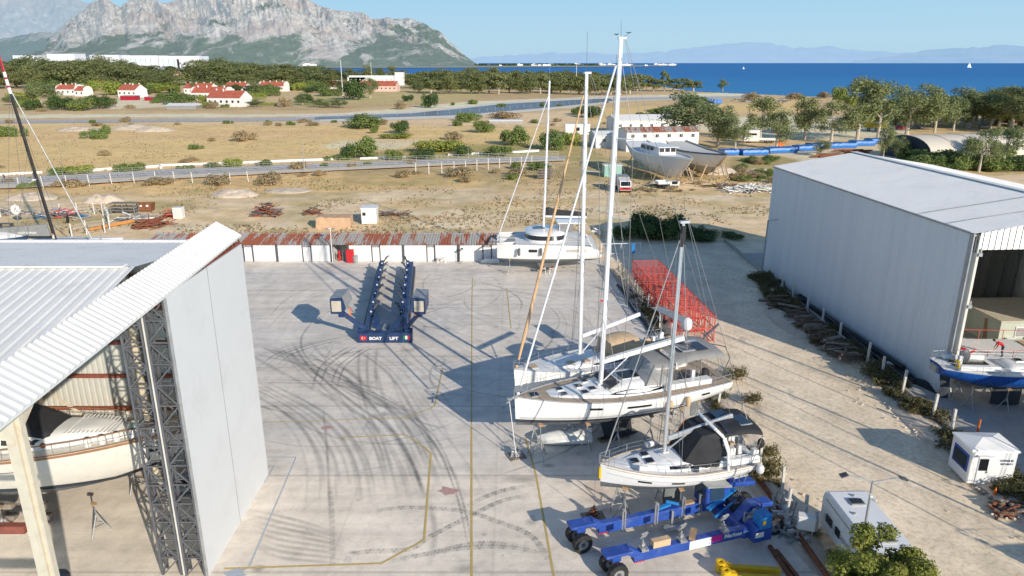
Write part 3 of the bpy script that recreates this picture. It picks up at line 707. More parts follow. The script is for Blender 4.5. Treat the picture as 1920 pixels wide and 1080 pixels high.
for i in range(2): TP['lime%d'%i]=tree_proto('bush','x','bush',3,5,'bush','leaf_lime','bark',3000,.28,68+i)
for i in range(2): TP['dry%d'%i]=tree_proto('dry_bush','x','bush',2,4.5,'bush','leaf_dry','bark',2200,.25,71+i)
for i in range(2): TP['mat%d'%i]=tree_proto('low_shrub','x','shrub',1.5,9,'mat','leaf_bush','bark',3400,.28,75+i)
TP['palm']=tree_proto('palm_tree','palm tree with a mop of fronds between the two blocks of pine wood','palm tree',9,6,'palm','leaf_bush','bark',2600,.5,81)
used={}
NATH={'pine':20,'euca':12,'wood':17,'tall':8,'bush':3,'dark':3,'lime':3,'dry':2,'mat':1.5,'palm':9}
NATW={'pine':17,'euca':11,'wood':12,'tall':3,'bush':5,'dark':5,'lime':5,'dry':4.5,'mat':9,'palm':6}
def put(kind,u,v,vt,wpx,label,group=None,var=None):
    """stand a plant with its foot at the survey point, h and w in metres from its measured extent"""
    g=G(u,v); h=GY(u,vt,g.y).z; k=kind
    n=[x for x in TP if x.startswith(kind)]; key=n[random.randrange(len(n))] if var is None else n[var%len(n)]
    sz=h/NATH[k]*1.04; sw=(wpx/FL*(g.y*cP+HC*sP))/NATW[k]*1.08
    src=TP[key]
    o=clone(src,(g.x,g.y,0),random.uniform(0,2*PI),label,(sw,sw,sz),group)
    return o
GP='trees of the pine wood'
# left wood: rows from back to front; tops follow the photographed outline
def top_l(u): return np.interp(u,[-100,0,60,110,160,200,230,260,300,350,400,430,470,520,560,600,620,640],[112,112,104,108,102,99,107,112,108,114,108,113,116,119,121,122,128,134])
random.seed(3)
for row,(vb,dv,st) in enumerate([(150,0,30),(158,4,27),(166,9,25)]):
    u=-60+row*11
    while u<628:
        if not(326<u<352 and row==2):
            t=top_l(u)+dv+random.uniform(-2,7)
            if 250<u<352: t+=(12 if row<2 else 14)
            h=GY(u,t,G(u,vb).y).z; put('pine',u,vb+random.uniform(-2,2),t,random.uniform(44,66),pine_l,GP)
        u+=st*random.uniform(.75,1.25)
pl2='pine in the long grove between the fields and the bay'
def top_m(u): return np.interp(u,[770,800,850,900,960,1040,1100,1160,1200],[137,128,130,127,129,131,134,136,140])
for row,(vb,dv) in enumerate([(158,0),(166,4),(174,10)]):
    u=770+row*8
    while u<(1185):
        put('pine' if random.random()<.7 else 'wood',u,vb+random.uniform(-2,2)+(u-770)*.006,top_m(u)+dv+random.uniform(-2,5),random.uniform(30,44),pl2,'trees of the grove by the bay'); u+=random.uniform(14,23)
for u,vt in [(1195,138),(1212,141),(1225,146),(1245,133),(1262,148),(1280,147),(1300,148)]:
    put('wood',u,171,vt,random.uniform(20,34),'slim seaside tree at the thin right end of the grove by the bay','thin trees at the end of the grove')
for u,vt in [(655,128),(672,132),(690,122),(712,128),(735,124),(752,130),(640,140),(622,146)]:
    put('pine',u,150,vt,random.uniform(20,30),'dark tree behind the pink house at the edge of the bay','trees behind the pink house')
put('euca',1355,171,150,20,'single tree alone on the beach in front of the sea')
# trees and bushes around the red-roofed houses
hs=[('lime',45,190,170,60,'lime green tree at the far left edge of the houses'),('euca',78,196,156,45,'olive coloured tree left of the first red-roofed house'),('euca',98,196,158,38,'brownish green tree close beside the first red-roofed house'),
('dark',66,206,184,36,'dark bush below the olive tree left of the houses'),('dark',118,206,178,50,'round dark green bush in front of the first red-roofed house'),('bush',155,207,178,52,'olive bush right of the round dark bush by the fence'),
('dark',190,204,175,42,'dark green bush below the lime green tree'),('lime',160,172,154,44,'light green tree right of the first red-roofed house'),('lime',213,178,150,46,'bright green rounded tree between two red roofs'),
('bush',262,176,156,45,'green tree behind the long white-gabled house'),('lime',290,174,155,50,'row of yellowish green trees behind the van'),('lime',318,174,156,40,'bright green tree behind the parked van'),('bush',340,195,170,62,'large yellow green tree left of the terraced houses'),
('bush',312,192,174,40,'olive tree just above the parked van'),('dry',398,203,190,36,'brown green bush before the terrace of red roofs'),('lime',390,192,176,36,'lime shrub against the terraced house wall'),
('dark',462,166,158,28,'dark tree between the two terraces'),('dark',575,192,173,38,'rounded dark green bush on the lawn'),('dry',535,200,180,30,'brown bush near the clipped hedge'),('bush',505,180,164,40,'grey green tree beside the white arch house'),
('lime',560,170,152,30,'bright shrub behind the arched white house'),('bush',618,180,160,46,'green tree before the pale red roofs'),('dark',672,187,144,52,'tall dark conifer beside the pink house'),('euca',695,184,148,34,'yellow green tree touching the dark conifer by the pink house'),
('bush',545,168,158,34,'soft green tree at the wood edge above the lawn'),('bush',598,170,156,36,'mixed green tree at the wood edge right of the lawn'),('dark',640,168,150,26,'dark slender tree left of the conifer')]
for k,u,v,vt,w_,l in hs: put(k,u,v,vt,w_,l)
put('palm',322,176,150,22,'palm tree with a mop of fronds between the two blocks of pine wood'); put('palm',338,174,152,18,'smaller palm tree left of the lone far red roof')
# field bushes
fb=[('dark',808,202,171,34,'round dark green bush standing alone by the canal'),('dark',765,190,176,22,'small round bush left of the tall canal bush'),('dry',752,205,188,24,'brown bush on the grass bank left of the canal'),
('mat',886,195,186,30,'low green shrub on the canal bank'),('bush',690,240,214,84,'long clipped-looking oval bush on the near side of the canal'),('dark',748,250,223,38,'round green bush right of the long oval bush'),
('bush',702,250,232,16,'tiny tree between the oval bush and the round bush'),('lime',740,260,250,60,'low yellow green shrubs under the round bush'),('dry',459,264,243,48,'spiky brown green bush alone in the golden field'),
('mat',175,260,240,54,'flat green shrub patch in the golden field, left one'),('mat',200,251,232,26,'small green shrub above the flat patch'),('mat',20,256,234,60,'green mat of shrub at the far left field edge'),
('mat',370,280,270,30,'small flat green shrub in the middle of the golden field'),('dry',196,292,280,24,'small dry shrub in the golden field left of the middle'),('dry',397,265,257,15,'tiny brown shrub in the golden field'),
('mat',885,226,209,56,'dark shrub mound touching the canal fence'),('dry',945,222,208,60,'brown shrub belt along the canal fence'),('bush',905,248,222,46,'dark green bush in the middle of the shrubland'),
('dry',850,262,244,34,'reddish bush in the shrubland'),('bush',960,272,236,60,'tall yellow green bush in the shrubland'),('bush',1030,280,242,60,'dense green tree-like bush behind the mast of the catamaran'),('lime',820,285,262,90,'yellow green reeds patch in the shrubland'),
('bush',680,296,256,60,'leafy bush on the road side left of the shrubland'),('dark',655,298,272,40,'dark bush at the left foot of the leafy bush'),('dark',870,292,270,40,'dark oval shrub just above the road'),('bush',930,292,272,60,'grey green shrub just above the road'),
('dark',790,298,278,50,'dark shrub row close to the road'),('bush',740,300,276,36,'grey shrub beside the dark shrub row'),('lime',1065,272,245,50,'bright bush left of the white prefab hall'),
('mat',238,322,304,66,'dark green shrub belt beside the perimeter road'),('mat',105,330,312,44,'green shrub at the left end of the belt'),('lime',152,328,308,46,'yellow green shrub within the belt'),
('lime',437,314,294,42,'yellow green bush with spiky top by the road'),('bush',495,313,299,32,'round green bush right of the spiky one'),('dry',560,318,302,40,'grey brown brush by the tall lone pole'),('bush',395,314,304,30,'small green bush left of the spiky one'),
('mat',350,318,309,40,'thin green shrub line near the low white wall'),('mat',640,300,290,60,'green shrub along the road near the long bank'),('dry',410,346,325,50,'grey bush on the near side of the fence'),('dry',505,345,320,60,'dry brush on the near side of the fence'),
('dark',1110,220,196,50,'dark bush cluster right of the canal'),('bush',1085,215,196,30,'small tree left of the dark bush cluster'),('bush',1240,215,200,60,'green bush mound behind the prefab halls'),('dark',1200,222,210,30,'dark low bush behind the prefab halls'),
('dark',1305,200,176,60,'dark rounded scrub by the beach'),('dry',1410,188,172,34,'pale scrub on the beach edge'),('dry',1490,186,172,30,'second pale scrub on the beach edge'),('dry',1545,184,170,26,'third pale scrub on the beach edge'),
('lime',1570,195,160,26,'bright young pine near the beach'),('lime',1590,200,176,46,'bright green bushes beside the young pine'),
('mat',60,352,340,46,'green weeds by the left fence'),('dry',130,350,335,60,'dry weeds on the bank by the left fence'),('dry',300,345,332,60,'dry weed clump by the road kerb'),('bush',1010,318,300,50,'bush under the forestay of the catamaran'),('dry',860,330,312,60,'dry brush behind the posts'),('dry',970,330,312,50,'dry brush right of the posts')]
for k,u,v,vt,w_,l in fb: put(k,u,v,vt,w_,l)
random.seed(17)
for i in range(64):
    u=random.uniform(-20,1180); v=random.choice([random.uniform(193,210),random.uniform(212,232),random.uniform(300,345)])
    if 205<v<228 and u<1200 and v>198+ (1200-u)*.01 and v<230: v=random.uniform(229,236)
    w_=random.uniform(14,34)*(v/300); put('dry' if random.random()<.6 else 'mat',u,v,v-w_*random.uniform(.25,.45),w_,'small dry weed clump on the rough ground','small weed clumps on the rough ground')
for i in range(26):
    u=random.uniform(1180,1440);v=random.uniform(325,352); 
    if u<1360: v=random.uniform(345,360)
    w_=random.uniform(10,24); put('dry' if i%2 else 'mat',u,v,v-w_*.3,w_,'small green weed clump near the wooden hulls','weed clumps near the wooden hulls')
# reeds right of wooden hulls
for i in range(18):
    u=random.uniform(1375,1450);v=random.uniform(300,345); put('bush' if i%3 else 'dry',u,v,v-random.uniform(8,14),random.uniform(26,44),'tall grass and reeds right of the wooden hulls','reed clumps right of the wooden hulls')
# right-hand eucalyptus
E_=[(1298,272,184,112,'large bushy eucalyptus right behind the wooden hulls'),(1345,275,205,66,'drooping eucalyptus touching the right side of the large bushy one'),(1378,282,225,40,'thin young eucalyptus by the white truck'),
(1425,262,192,56,'eucalyptus behind the white truck, left of the row'),(1455,280,215,54,'thin eucalyptus with bare low stems by the tarps'),(1508,262,188,64,'full eucalyptus in front of the sandy lot'),(1558,266,196,66,'grey eucalyptus with a forked stem above the blue tarps'),
(1607,262,158,80,'leaning pale-stemmed eucalyptus left of the yellow crane'),(1645,262,166,70,'dark eucalyptus mass right of the leaning one'),(1700,252,166,88,'spreading eucalyptus with a long pale side limb'),(1752,248,168,54,'narrow eucalyptus behind the spreading one'),
(1787,246,196,44,'small grey eucalyptus above the arched tent hall'),(1815,240,174,90,'dark green tree behind the tent hall'),(1856,240,170,70,'tree left of the tallest dark tree'),(1895,245,168,90,'tall dark tree at the right edge'),(1940,250,160,90,'tree crossing the right edge of the picture'),
(1655,300,240,26,'slender young eucalyptus at the tent mouth'),(1680,298,262,34,'short young tree beside the dark tent mouth'),(1835,322,246,58,'loose-leaved tree in front of the tent hall'),(1880,310,246,60,'thin tree leaning over the tent hall'),(1538,292,268,30,'small green tree before the brown scrap row')]
for i,(u,v,vt,w_,l) in enumerate(E_): put('euca',u,v,vt-4,w_*1.22,l,var=i)
random.seed(77)
for i in range(26):
    u=random.choice([random.uniform(1610,1960),random.uniform(1700,1960)]); v=random.uniform(226,240); put('euca' if i%3 else 'pine',u,v,np.interp(u,[1610,1750,1960],[184,178,172])+random.uniform(-3,8),random.uniform(55,90),'dark green tree in the dense belt between the tent hall and the sea','trees of the dense right-hand belt')
for i in range(12):
    u=random.uniform(1720,1960); put('dark' if i%2 else 'bush',u,random.uniform(306,322),random.uniform(286,300),random.uniform(50,90),'bush in the thicket behind the right hangar roof','bushes behind the right hangar roof')
for (k,u,v,vt,w_,l) in [('dark',1745,306,276,90,'dark bush behind the right hangar roof'),('dark',1790,316,278,80,'second dark bush behind the right hangar roof'),('bush',1705,300,280,50,'grey bush by the tent hall foot'),('bush',1860,320,288,60,'bush at the dirt lot on the right'),('lime',1880,300,270,50,'yellow green bush at the right of the tent hall')]: put(k,u,v,vt,w_,l)
# garden trees between the houses
random.seed(88)
for i in range(60):
    u=random.uniform(-10,650); v=random.uniform(166,178) if i%3 else random.uniform(196,203)
    if i%3==0 and 225<u<380: continue
    k=random.choice(['lime','bush','bush','euca','dark']); w_=random.uniform(22,44); put(k,u,v,v-random.uniform(12,24),w_,'garden tree among the red-roofed houses','garden trees among the red-roofed houses')
# hedges
hb=leaves_mesh('hedge_leaves',[(x,0,1.1,.9,1.1,1.2) for x in np.arange(-12,12.1,.8)],5200,.35,'leaf_lime')
g=G(481,199); h_=tag(bpy.data.objects.new('hedge',hb),'long clipped lime green hedge beside the terraced houses','hedge'); COL.objects.link(h_); h_.location=(g.x,g.y,0)
hb=leaves_mesh('hedge_leaves',[(x,0,2.6,.7,1.0,2.8) for x in np.arange(-8,8.1,1.25)],6000,.4,'leaf_lime')
g=G(480,187); h_=tag(bpy.data.objects.new('cypress_hedge',hb),'tall lime green cypress screen right of the terraced houses','hedge'); COL.objects.link(h_); h_.location=(g.x,g.y,0)
# dark shrubbery in the hangar's shadow
for (u,v,vt,w_,l) in [(1200,440,398,70,'dark shrub mass behind the blue board in the hangar shadow'),(1240,444,396,80,'tall round dark shrub in the middle of the shadowed row'),(1290,444,418,60,'dark shrub between the round ones and the wooden post'),(1215,448,403,78,'big dark shrub in the hangar shadow behind the red frames'),(1265,450,408,60,'dark shrub right of the biggest one, with a bare branch'),(1170,446,420,50,'dark shrub left of the biggest one'),(1320,450,432,60,'low dark shrub at the right end of the shadowed row'),(1375,446,434,50,'dark weeds beside the wooden post')]: put('dark',u,v,vt,w_,l)
# weeds along the track
MT['leaf_weed']=leafmat('weed_leaves',(.09,.10,.045),(.19,.17,.08),.4)
TP['weed0']=tree_proto('weed','x','weed',.6,1.6,'bush','leaf_weed','bark',900,.09,91); TP['weed1']=tree_proto('weed','x','weed',.6,1.6,'mat','leaf_weed','bark',900,.09,92); NATH['weed']=.6;NATW['weed']=1.6
random.seed(23)
for i in range(120):
    y=random.uniform(33,84); x=30.3+random.gauss(0,.65)-(.8*(y>62))*random.random()*2
    s=random.uniform(.6,1.7); clone(TP['weed%d'%(i%2)],(x,y,.1),random.uniform(0,6),'low weed growing along the kerb of the right hangar apron',(s,s,s),'weeds along the right apron kerb')
for i in range(70):
    y=random.uniform(31,80); x=edgeX(y)+.5+abs(random.gauss(0,.7))
    s=random.uniform(.4,1.1); clone(TP['weed%d'%(i%2)],(x,y,.1),random.uniform(0,6),'low weed growing on the bank beside the concrete yard','%s'%(s*1.0) and (s,s,s),'weeds on the yard bank')
for (u,v,s,l) in [(1382,712,1.5,'bushy green weed on the track just right of the big yacht stern'),(1412,757,1.2,'green weed alone on the track right of the small yacht bimini'),(1436,898,2.0,'yellow green shrub behind the stern of the small yacht'),(1440,860,1.3,'second yellow green shrub behind the small yacht stern')]:
    g=G(u,v); clone(TP['weed0'],(g.x,g.y,.1),1,l,(s,s,s*1.3))
# scattered dry grass over the rough ground: one mass
n=15000; px=rng.uniform(-60,1460,n); py=330+rng.random(n)**1.0*108; px2=rng.uniform(-60,1300,n); py2=rng.uniform(228,330,n)
U_=np.concatenate([px,px2]);V_=np.concatenate([py,py2]); ang=np.arctan((V_-540)/FL)+PT; Yp=HC/np.tan(ang); Xp=(U_-960)/FL*(Yp*cP+HC*sP)
msk=(rng.random(len(Xp))<sstep(.42,.68,fbm(Xp*.12,Yp*.12,4,61)))&~((Xp>11)&(Yp<112))&(Yp>97); Xp=Xp[msk];Yp=Yp[msk]
# keep clear of the road
pr=[(G(a,b).x,G(a,b).y) for a,b in [(-120,360),(60,354),(300,339),(640,322),(900,310),(1080,303),(1080,290),(900,293),(640,302),(300,315),(60,328),(-120,333)]]
k=~inpoly(Xp,Yp,pr); Xp=Xp[k];Yp=Yp[k]; N=len(Xp)
def grass(name,X,Y,h,w,mat,label):
    N=len(X); a=rng.uniform(0,PI,N); hh=h*(.5+rng.random(N)); ww=w*(.5+rng.random(N)); lx=rng.normal(size=N)*.3*hh; ly=rng.normal(size=N)*.3*hh
    dx=np.cos(a)*ww/2;dy=np.sin(a)*ww/2; z0=np.full(N,-.05)
    V=np.stack([np.stack([X-dx,Y-dy,z0],1),np.stack([X+dx,Y+dy,z0],1),np.stack([X+lx+dx*.6,Y+ly+dy*.6,hh],1),np.stack([X+lx-dx*.8,Y+ly-dy*.8,hh*.8],1)],1).reshape(-1,3)
    me=bpy.data.meshes.new(name); me.vertices.add(4*N); me.vertices.foreach_set('co',V.astype(np.float32).ravel()); me.loops.add(4*N); me.polygons.add(N)
    me.loops.foreach_set('vertex_index',np.arange(4*N,dtype=np.int32)); me.polygons.foreach_set('loop_start',np.arange(N,dtype=np.int32)*4); me.update(calc_edges=True); me.materials.append(MT[mat])
    o=bpy.data.objects.new(name,me); COL.objects.link(o); return tag(o,label,'grass',None,'stuff')
sel_=rng.random(N)<.72
grass('dry_grass',Xp[sel_],Yp[sel_],.22,.30,'grass_dry','dry golden grass tufts scattered over the rough ground')
grass('green_grass',Xp[~sel_],Yp[~sel_],.20,.30,'grass_green','olive green grass tufts scattered over the rough ground')
# loose stones along the banks: one mass
mb=MB(); random.seed(5)
for i in range(1500):
    y=random.uniform(28,84)
    if i%2: x=edgeX(y)+.3+abs(random.gauss(0,1.1))
    else: x=30.8-abs(random.gauss(0,1.5))
    r_=random.uniform(.03,.12); mb.blob((x,y,r_*.4+.02),(r_,r_*random.uniform(.6,1.3),r_*.7),5,3,jit=.2)
tag(mb.build('loose_stones','stone_pale',smooth=False),'pale loose stones strewn along both edges of the gravel track','stones',None,'stuff')

PROTOS=list(TP.values())
# ================================================================ FAR AND MIDDLE BUILDINGS
def frame_from(p0,p1):   # origin and heading of a wall line
    d=(p1-p0); return math.atan2(d.y,d.x)
def gable_house(u,v,L,W,h,rz,label,group=None,arch=False,wall='house_wall',name='house',chim=4):
    g=G(u,v); t=thing(name,label,'house',(g.x,g.y,0),rz,group); t.scale=(1.08,1.08,1.22)
    w=MB(); w.box((0,0,h/2),(L,W,h)); rh=W*.26
    n=9
    for sx in (-1,1):
        x=sx*L/2
        if arch: pts=[(x,W/2*math.cos(PI*i/n)*1.02,h+rh*1.1*math.sin(PI*i/n)) for i in range(n+1)]
        else: pts=[(x,-W/2,h),(x,W/2,h),(x,0,h+rh)]
        w.extr(pts,(-sx*.35,0,0))
    w.build('wall',wall,t,world=False)
    r=MB()
    for sy in (-1,1):
        r.extr([(-L/2+.3,sy*(W/2+.5),h-.18),(-L/2+.3,0,h+rh-.0),(-L/2+.3,0,h+rh+.2),(-L/2+.3,sy*(W/2+.5),h+.04)],(L-.6,0,0))
    ro=r.build('roof','roof_red',t,world=False)
    c=MB()
    for i in range(chim):
        c=MB(); x=-L/2+L*(i+.5)/chim; c.box((x,random.choice((-.8,.8)),h+rh+.3),(.6,.6,1.3)); c.build('chimney','white_paint',ro,world=False)
    for i in range(max(2,int(L/3.5))):
        x=-L/2+L*(i+.5)/max(2,int(L/3.5)); q=MB(); q.box((x,-W/2-.04,h*.55),(1.5,.12,1.4)); f=q.build('window','white_paint',t,world=False)
        q=MB(); q.box((x,-W/2-.11,h*.55),(1.2,.06,1.1)); q.build('pane','window_dark',f,world=False)
    return t
HG='red-roofed houses among the trees'
gable_house(133,178,16,10,4,R(-8),'low red-roofed house left, two white arched gables',None,True)
gable_house(158,180,8,9,3.6,R(-10),'small white arched gable end in front of the leftmost red roof',None,True,chim=1)
gable_house(196,166,13,10,4.5,R(-5),'red roof between trees just left of the big white gable')
gable_house(250,182,15,11,4.6,R(-14),'red-roofed house with a big white gable left of the carports')
gable_house(333,152,10,8,8,R(5),'lone red roof above the palms between the pine blocks')
gable_house(378,176,22,11,4,R(-6),'rearmost red roof of the three terraced houses')
gable_house(400,186,24,11,4,R(-6),'middle red roof of the three terraced houses with arched gable',None,True)
gable_house(432,199,21,11,4.4,R(-12),'front terraced house with red roof and plain white gable by the hedge')
gable_house(448,172,18,10,4,R(-6),'red roof behind the cypress screen')
gable_house(478,171,10,8,3.5,R(-20),'small white arched gable right of the cypress screen roof',None,True,chim=1)
gable_house(515,171,22,11,4,R(-6),'red-roofed terrace with white arched end above the lawn',None,True)
gable_house(612,166,26,10,3.4,R(-4),'pale red roofs left of the tall flag pole',None,chim=6)
gable_house(640,166,18,10,3.2,R(-2),'short red roof at the foot of the flag pole',None,chim=3)
gable_house(712,171,32,12,4.2,R(-6),'long red-roofed house with pink gable end','x',wall='pink_wall',chim=7)
bpy.data.objects[[o.name for o in bpy.data.objects if o.get('group')=='x'][0]].pop('group') if False else None
for o in bpy.data.objects:
    if o.get('group')=='x': del o['group']
def simple_block(name,label,cat,u0,u1,v,vt,depth,wall,roof,wins=0,winmat='window_dark',rooftype='flat',group=None,rows=1,yaw=0):
    a=G(u0,v); b=G(u1,v); W=(b-a).length; h=GY((u0+u1)/2,vt,(a.y+b.y)/2).z
    t=thing(name,label,cat,((a.x+b.x)/2,(a.y+b.y)/2,0),yaw,group)
    q=MB(); q.box((0,depth/2,h/2),(W,depth,h)); q.build('wall',wall,t,world=False)
    q=MB()
    if rooftype=='flat': q.box((0,depth/2,h+.12),(W+.3,depth+.3,.25))
    else:
        for s in (0,1):
            y0_,y1_=(-.3,depth/2) if s==0 else (depth+.3,depth/2)
            q.extr([(-W/2-.2,y0_,h+.01),(-W/2-.2,y1_,h+rooftype),(-W/2-.2,y1_,h+rooftype+.12),(-W/2-.2,y0_,h+.13)],(W+.4,0,0))
        for sx in (-1,1): q.extr([(sx*W/2,0,h),(sx*W/2,depth,h),(sx*W/2,depth/2,h+rooftype-.02)],(-sx*.1,0,0))
    q.build('roof',roof,t,world=False)
    for r_ in range(rows):
        for i in range(wins):
            x=-W/2+W*(i+.5)/wins; z=h*(r_+.55)/rows; ww=min(1.4,W/wins*.4)
            q=MB(); q.box((x,-.04,z),(ww+.2,.1,min(1.3,h/rows*.45)+.2)); f=q.build('window','white_paint',t,world=False)
            q=MB(); q.box((x,-.10,z),(ww,.06,min(1.3,h/rows*.45))); q.build('pane',winmat,f,world=False)
    return t
# factory halls behind the wood
for (u0,u1,v,vt,l) in [(28,70,128,104,'low white factory hall behind the wood, farthest left'),(92,143,128,101,'white factory hall left of the water tower tree'),(172,226,129,103,'long white factory hall in the middle behind the wood'),(232,298,130,104,'white factory hall with pale green window slots'),(300,376,130,105,'rightmost white factory hall with a tall dark doorway')]:
    t=simple_block('factory_hall',l,'factory',u0,u1,v,vt,90,'house_wall','white_paint')
    a=G(u0,v);b=G(u1,v);W=(b-a).length;h=GY(u0,vt,a.y).z
    if 'slots' in l or 'doorway' in l:
        for i in range(6 if 'slots' in l else 3):
            q=MB(); q.box((-W/2+W*(.1+.14*i),-.2,h*.45),(2.2,.4,h*.7)); q.build('window','glass_green',t,world=False)
    if 'doorway' in l:
        q=MB(); q.box((-W*.03,-.3,h*.40),(8,.6,h*.72)); q.build('door','window_dark',t,world=False)
simple_block('hotel_block','white and sea-green glazed building behind the pink house','building',655,738,158,142,14,'house_wall','white_paint',10,'glass_green',rows=1)
simple_block('tower_building','square white tower at the right end of the sea-green building','tower',741,757,160,136,10,'house_wall','white_paint')
simple_block('white_house','white stepped house at the left end of the sea-green building','house',652,686,158,145,10,'house_wall','white_paint')
simple_block('carport','dark open carport with a maroon side, left of the van','carport',226,254,188,180,7,'crimson','galv')
simple_block('carport','second maroon carport beside the van','carport',271,294,189,182,7,'crimson','galv')
simple_block('long_shed','long low shed with pale sheet roof near the fence','shed',312,368,205,198,9,'galv','white_paint',rooftype=1.0)
simple_block('white_shed','small white roof at the wood edge on the far left','shed',60,92,165,158,8,'house_wall','white_paint')
# flag poles and masts
def pole(name,u,v,vt,r,mat,label,cat='pole',group=None):
    g=G(u,v); t=GY(u,vt,g.y); q=MB(); q.tube((g.x,g.y,0),(g.x,g.y,t.z),r,r*.6,6); return tag(q.build(name,mat),label,cat,group)
pole('flag_pole',643,180,113,.3,'white_paint','tall white pole standing left of the dark conifer')
pole('flag_pole',698,168,116,.25,'white_paint','tall white pole behind the sea-green building')
pole('utility_pole',571,322,262,.10,'galv','thin lone pole beside the road in the middle left')
pole('utility_pole',878,300,272,.08,'galv','thin pole in the shrubland by the road')
pole('utility_pole',118,312,275,.07,'wood_grey','leaning thin pole at the left edge of the golden field')
pole('radio_mast',1080,170,120,.3,'white_paint','thin white mast above the grove by the bay')
# parked van
def van(u,v,rz,label,body='plastic_white',L=5.6,W=2.0,H=2.5):
    g=G(u,v); t=thing('van',label,'van',(g.x,g.y,0),rz)
    q=MB(); prof=[(-L/2,.45),(L/2,.45),(L/2,1.1),(L/2-.9,1.35),(L/2-1.7,H-.1),(L/2-2.2,H),(-L/2,H)]
    q.extr([(x,-W/2,z) for x,z in prof],(0,W,0)); q.build('body',body,t,world=False,bevel=.06)
    q=MB(); q.extr([(L/2-.93,-W/2+.15,1.38),(L/2-.93,W/2-.15,1.38),(L/2-1.68,W/2-.15,H-.16),(L/2-1.68,-W/2+.15,H-.16)],(.04,0,.04)); q.build('windscreen','black_glass',t,world=False)
    for s in (-1,1):
        q=MB(); q.box((-.3,s*(W/2+.01),1.75),(L*.62,.03,.55)); q.build('side_window','black_glass',t,world=False)
        for x in (-L*.3,L*.3):
            q=MB(); q.wheel((x,s*(W/2-.12),.38),.38,.25,(0,1,0),14); q.build('wheel','black_rubber',t,world=False)
    return t
van(300,192,R(150),'white van parked on the track beside the maroon carports')
# fences -------------------------------------------------
def fence(name,px,label,h,step,pmat='concrete_white',r=.07,wires=3,net=None,z=0,maxp=98,tilt=0):
    pts=[G(u,v) for u,v in px]; c=catmull([(p.x,p.y) for p in pts],.5); seg=np.r_[0,np.cumsum(np.linalg.norm(np.diff(c,axis=0),axis=1))]
    n=min(maxp,int(seg[-1]/step)); t=thing(name,label,'fence',(float(c[0,0]),float(c[0,1]),z))
    P=[(float(np.interp(s,seg,c[:,0])),float(np.interp(s,seg,c[:,1]))) for s in np.linspace(0,seg[-1],n+1)]
    for p in P:
        q=MB(); a=random.uniform(-tilt,tilt); q.beam((p[0],p[1],z-.2),(p[0]+a,p[1]+a*.5,z+h),r*2,r*2); q.build('post',pmat,t)
    if wires:
        q=MB()
        for k in range(wires):
            zz=z+h*(.25+.7*k/max(1,wires-1))
            for a,b in zip(P[:-1],P[1:]): q.tube((a[0],a[1],zz),(b[0],b[1],zz),.022,n=3,caps=False)
        q.build('wire','wire',t)
    return t
fence('canal_fence',[(-20,231),(300,228),(600,222),(640,221),(850,213.5),(1000,201),(1110,191.5)],'long wire fence with pale posts along the canal and far road',2.0,7,'galv',.07,3)
fence('perimeter_fence',[(-20,350),(60,345),(300,331),(640,315),(900,305),(1050,300)],'tall wire fence with pale angled posts along the perimeter road',2.4,2.7,'galv',.05,5)
fence('far_fence',[(90,208),(200,207),(300,206)],'low fence of short posts in front of the bushes by the houses',1.4,6,'wood_grey',.1,2)
fence('far_fence',[(380,206),(450,203),(520,201),(640,196)],'low post fence below the clipped hedge',1.4,6,'wood_grey',.1,2)
fence('post_fence',[(780,327),(840,324),(900,319),(965,314),(1000,311)],'row of white concrete posts in dry brush on the near side of the road',2.6,3.1,'concrete_white',.10,0)
fence('post_fence',[(-10,357),(80,352),(190,347),(300,342),(420,345),(470,340)],'row of white concrete posts with sagging wire at the left',2.4,4.2,'concrete_white',.08,2,tilt=.15)
fence('compound_fence',[(-30,408),(60,405),(120,406),(190,402),(205,432),(160,440),(130,448)],'white-posted mesh fence around the scrap compound behind the long boat',2.2,2.4,'white_paint',.06,4)
fence('beach_fence',[(1100,178),(1300,172),(1500,181)],'thin fence along the beach in front of the sea',1.5,8,'wood_grey',.1,1)
fence('far_post_fence',[(900,188),(1000,185),(1150,178)],'sparse posts beyond the canal before the grove',1.5,9,'wood_grey',.1,1)
# white guard walls beside the road
def lowwall(px,label,h=.55,w=.5):
    for i,(a,b) in enumerate(zip(px[:-1],px[1:])):
        pass
    q=MB()
    for a,b in zip(px[:-1],px[1:]): A=G(*a);B=G(*b); q.beam(A+Vector((0,0,h/2)),B+Vector((0,0,h/2)),w,h)
    return tag(q.build('white_pipe','white_paint'),label,'pipe',None)
lowwall([(-20,330),(40,327),(80,325)],'white pipeline stretch at the far left behind the road')
lowwall([(172,321),(210,318)],'short white pipeline stretch inside the dark shrub belt')
lowwall([(262,316),(300,313),(302,316)],'white pipeline stretch with a raised end, right of the shrub belt')
lowwall([(300,312),(350,310),(420,308),(470,306),(540,303),(600,301),(640,299)],'longest white pipeline stretch across the field edge')
lowwall([(675,299),(760,296)],'white pipeline stretch under the leafy road bush')
lowwall([(840,292),(905,289)],'white pipeline stretch between the dark shrubs')
lowwall([(960,287),(1010,284)],'last white pipeline stretch before the catamaran mast')
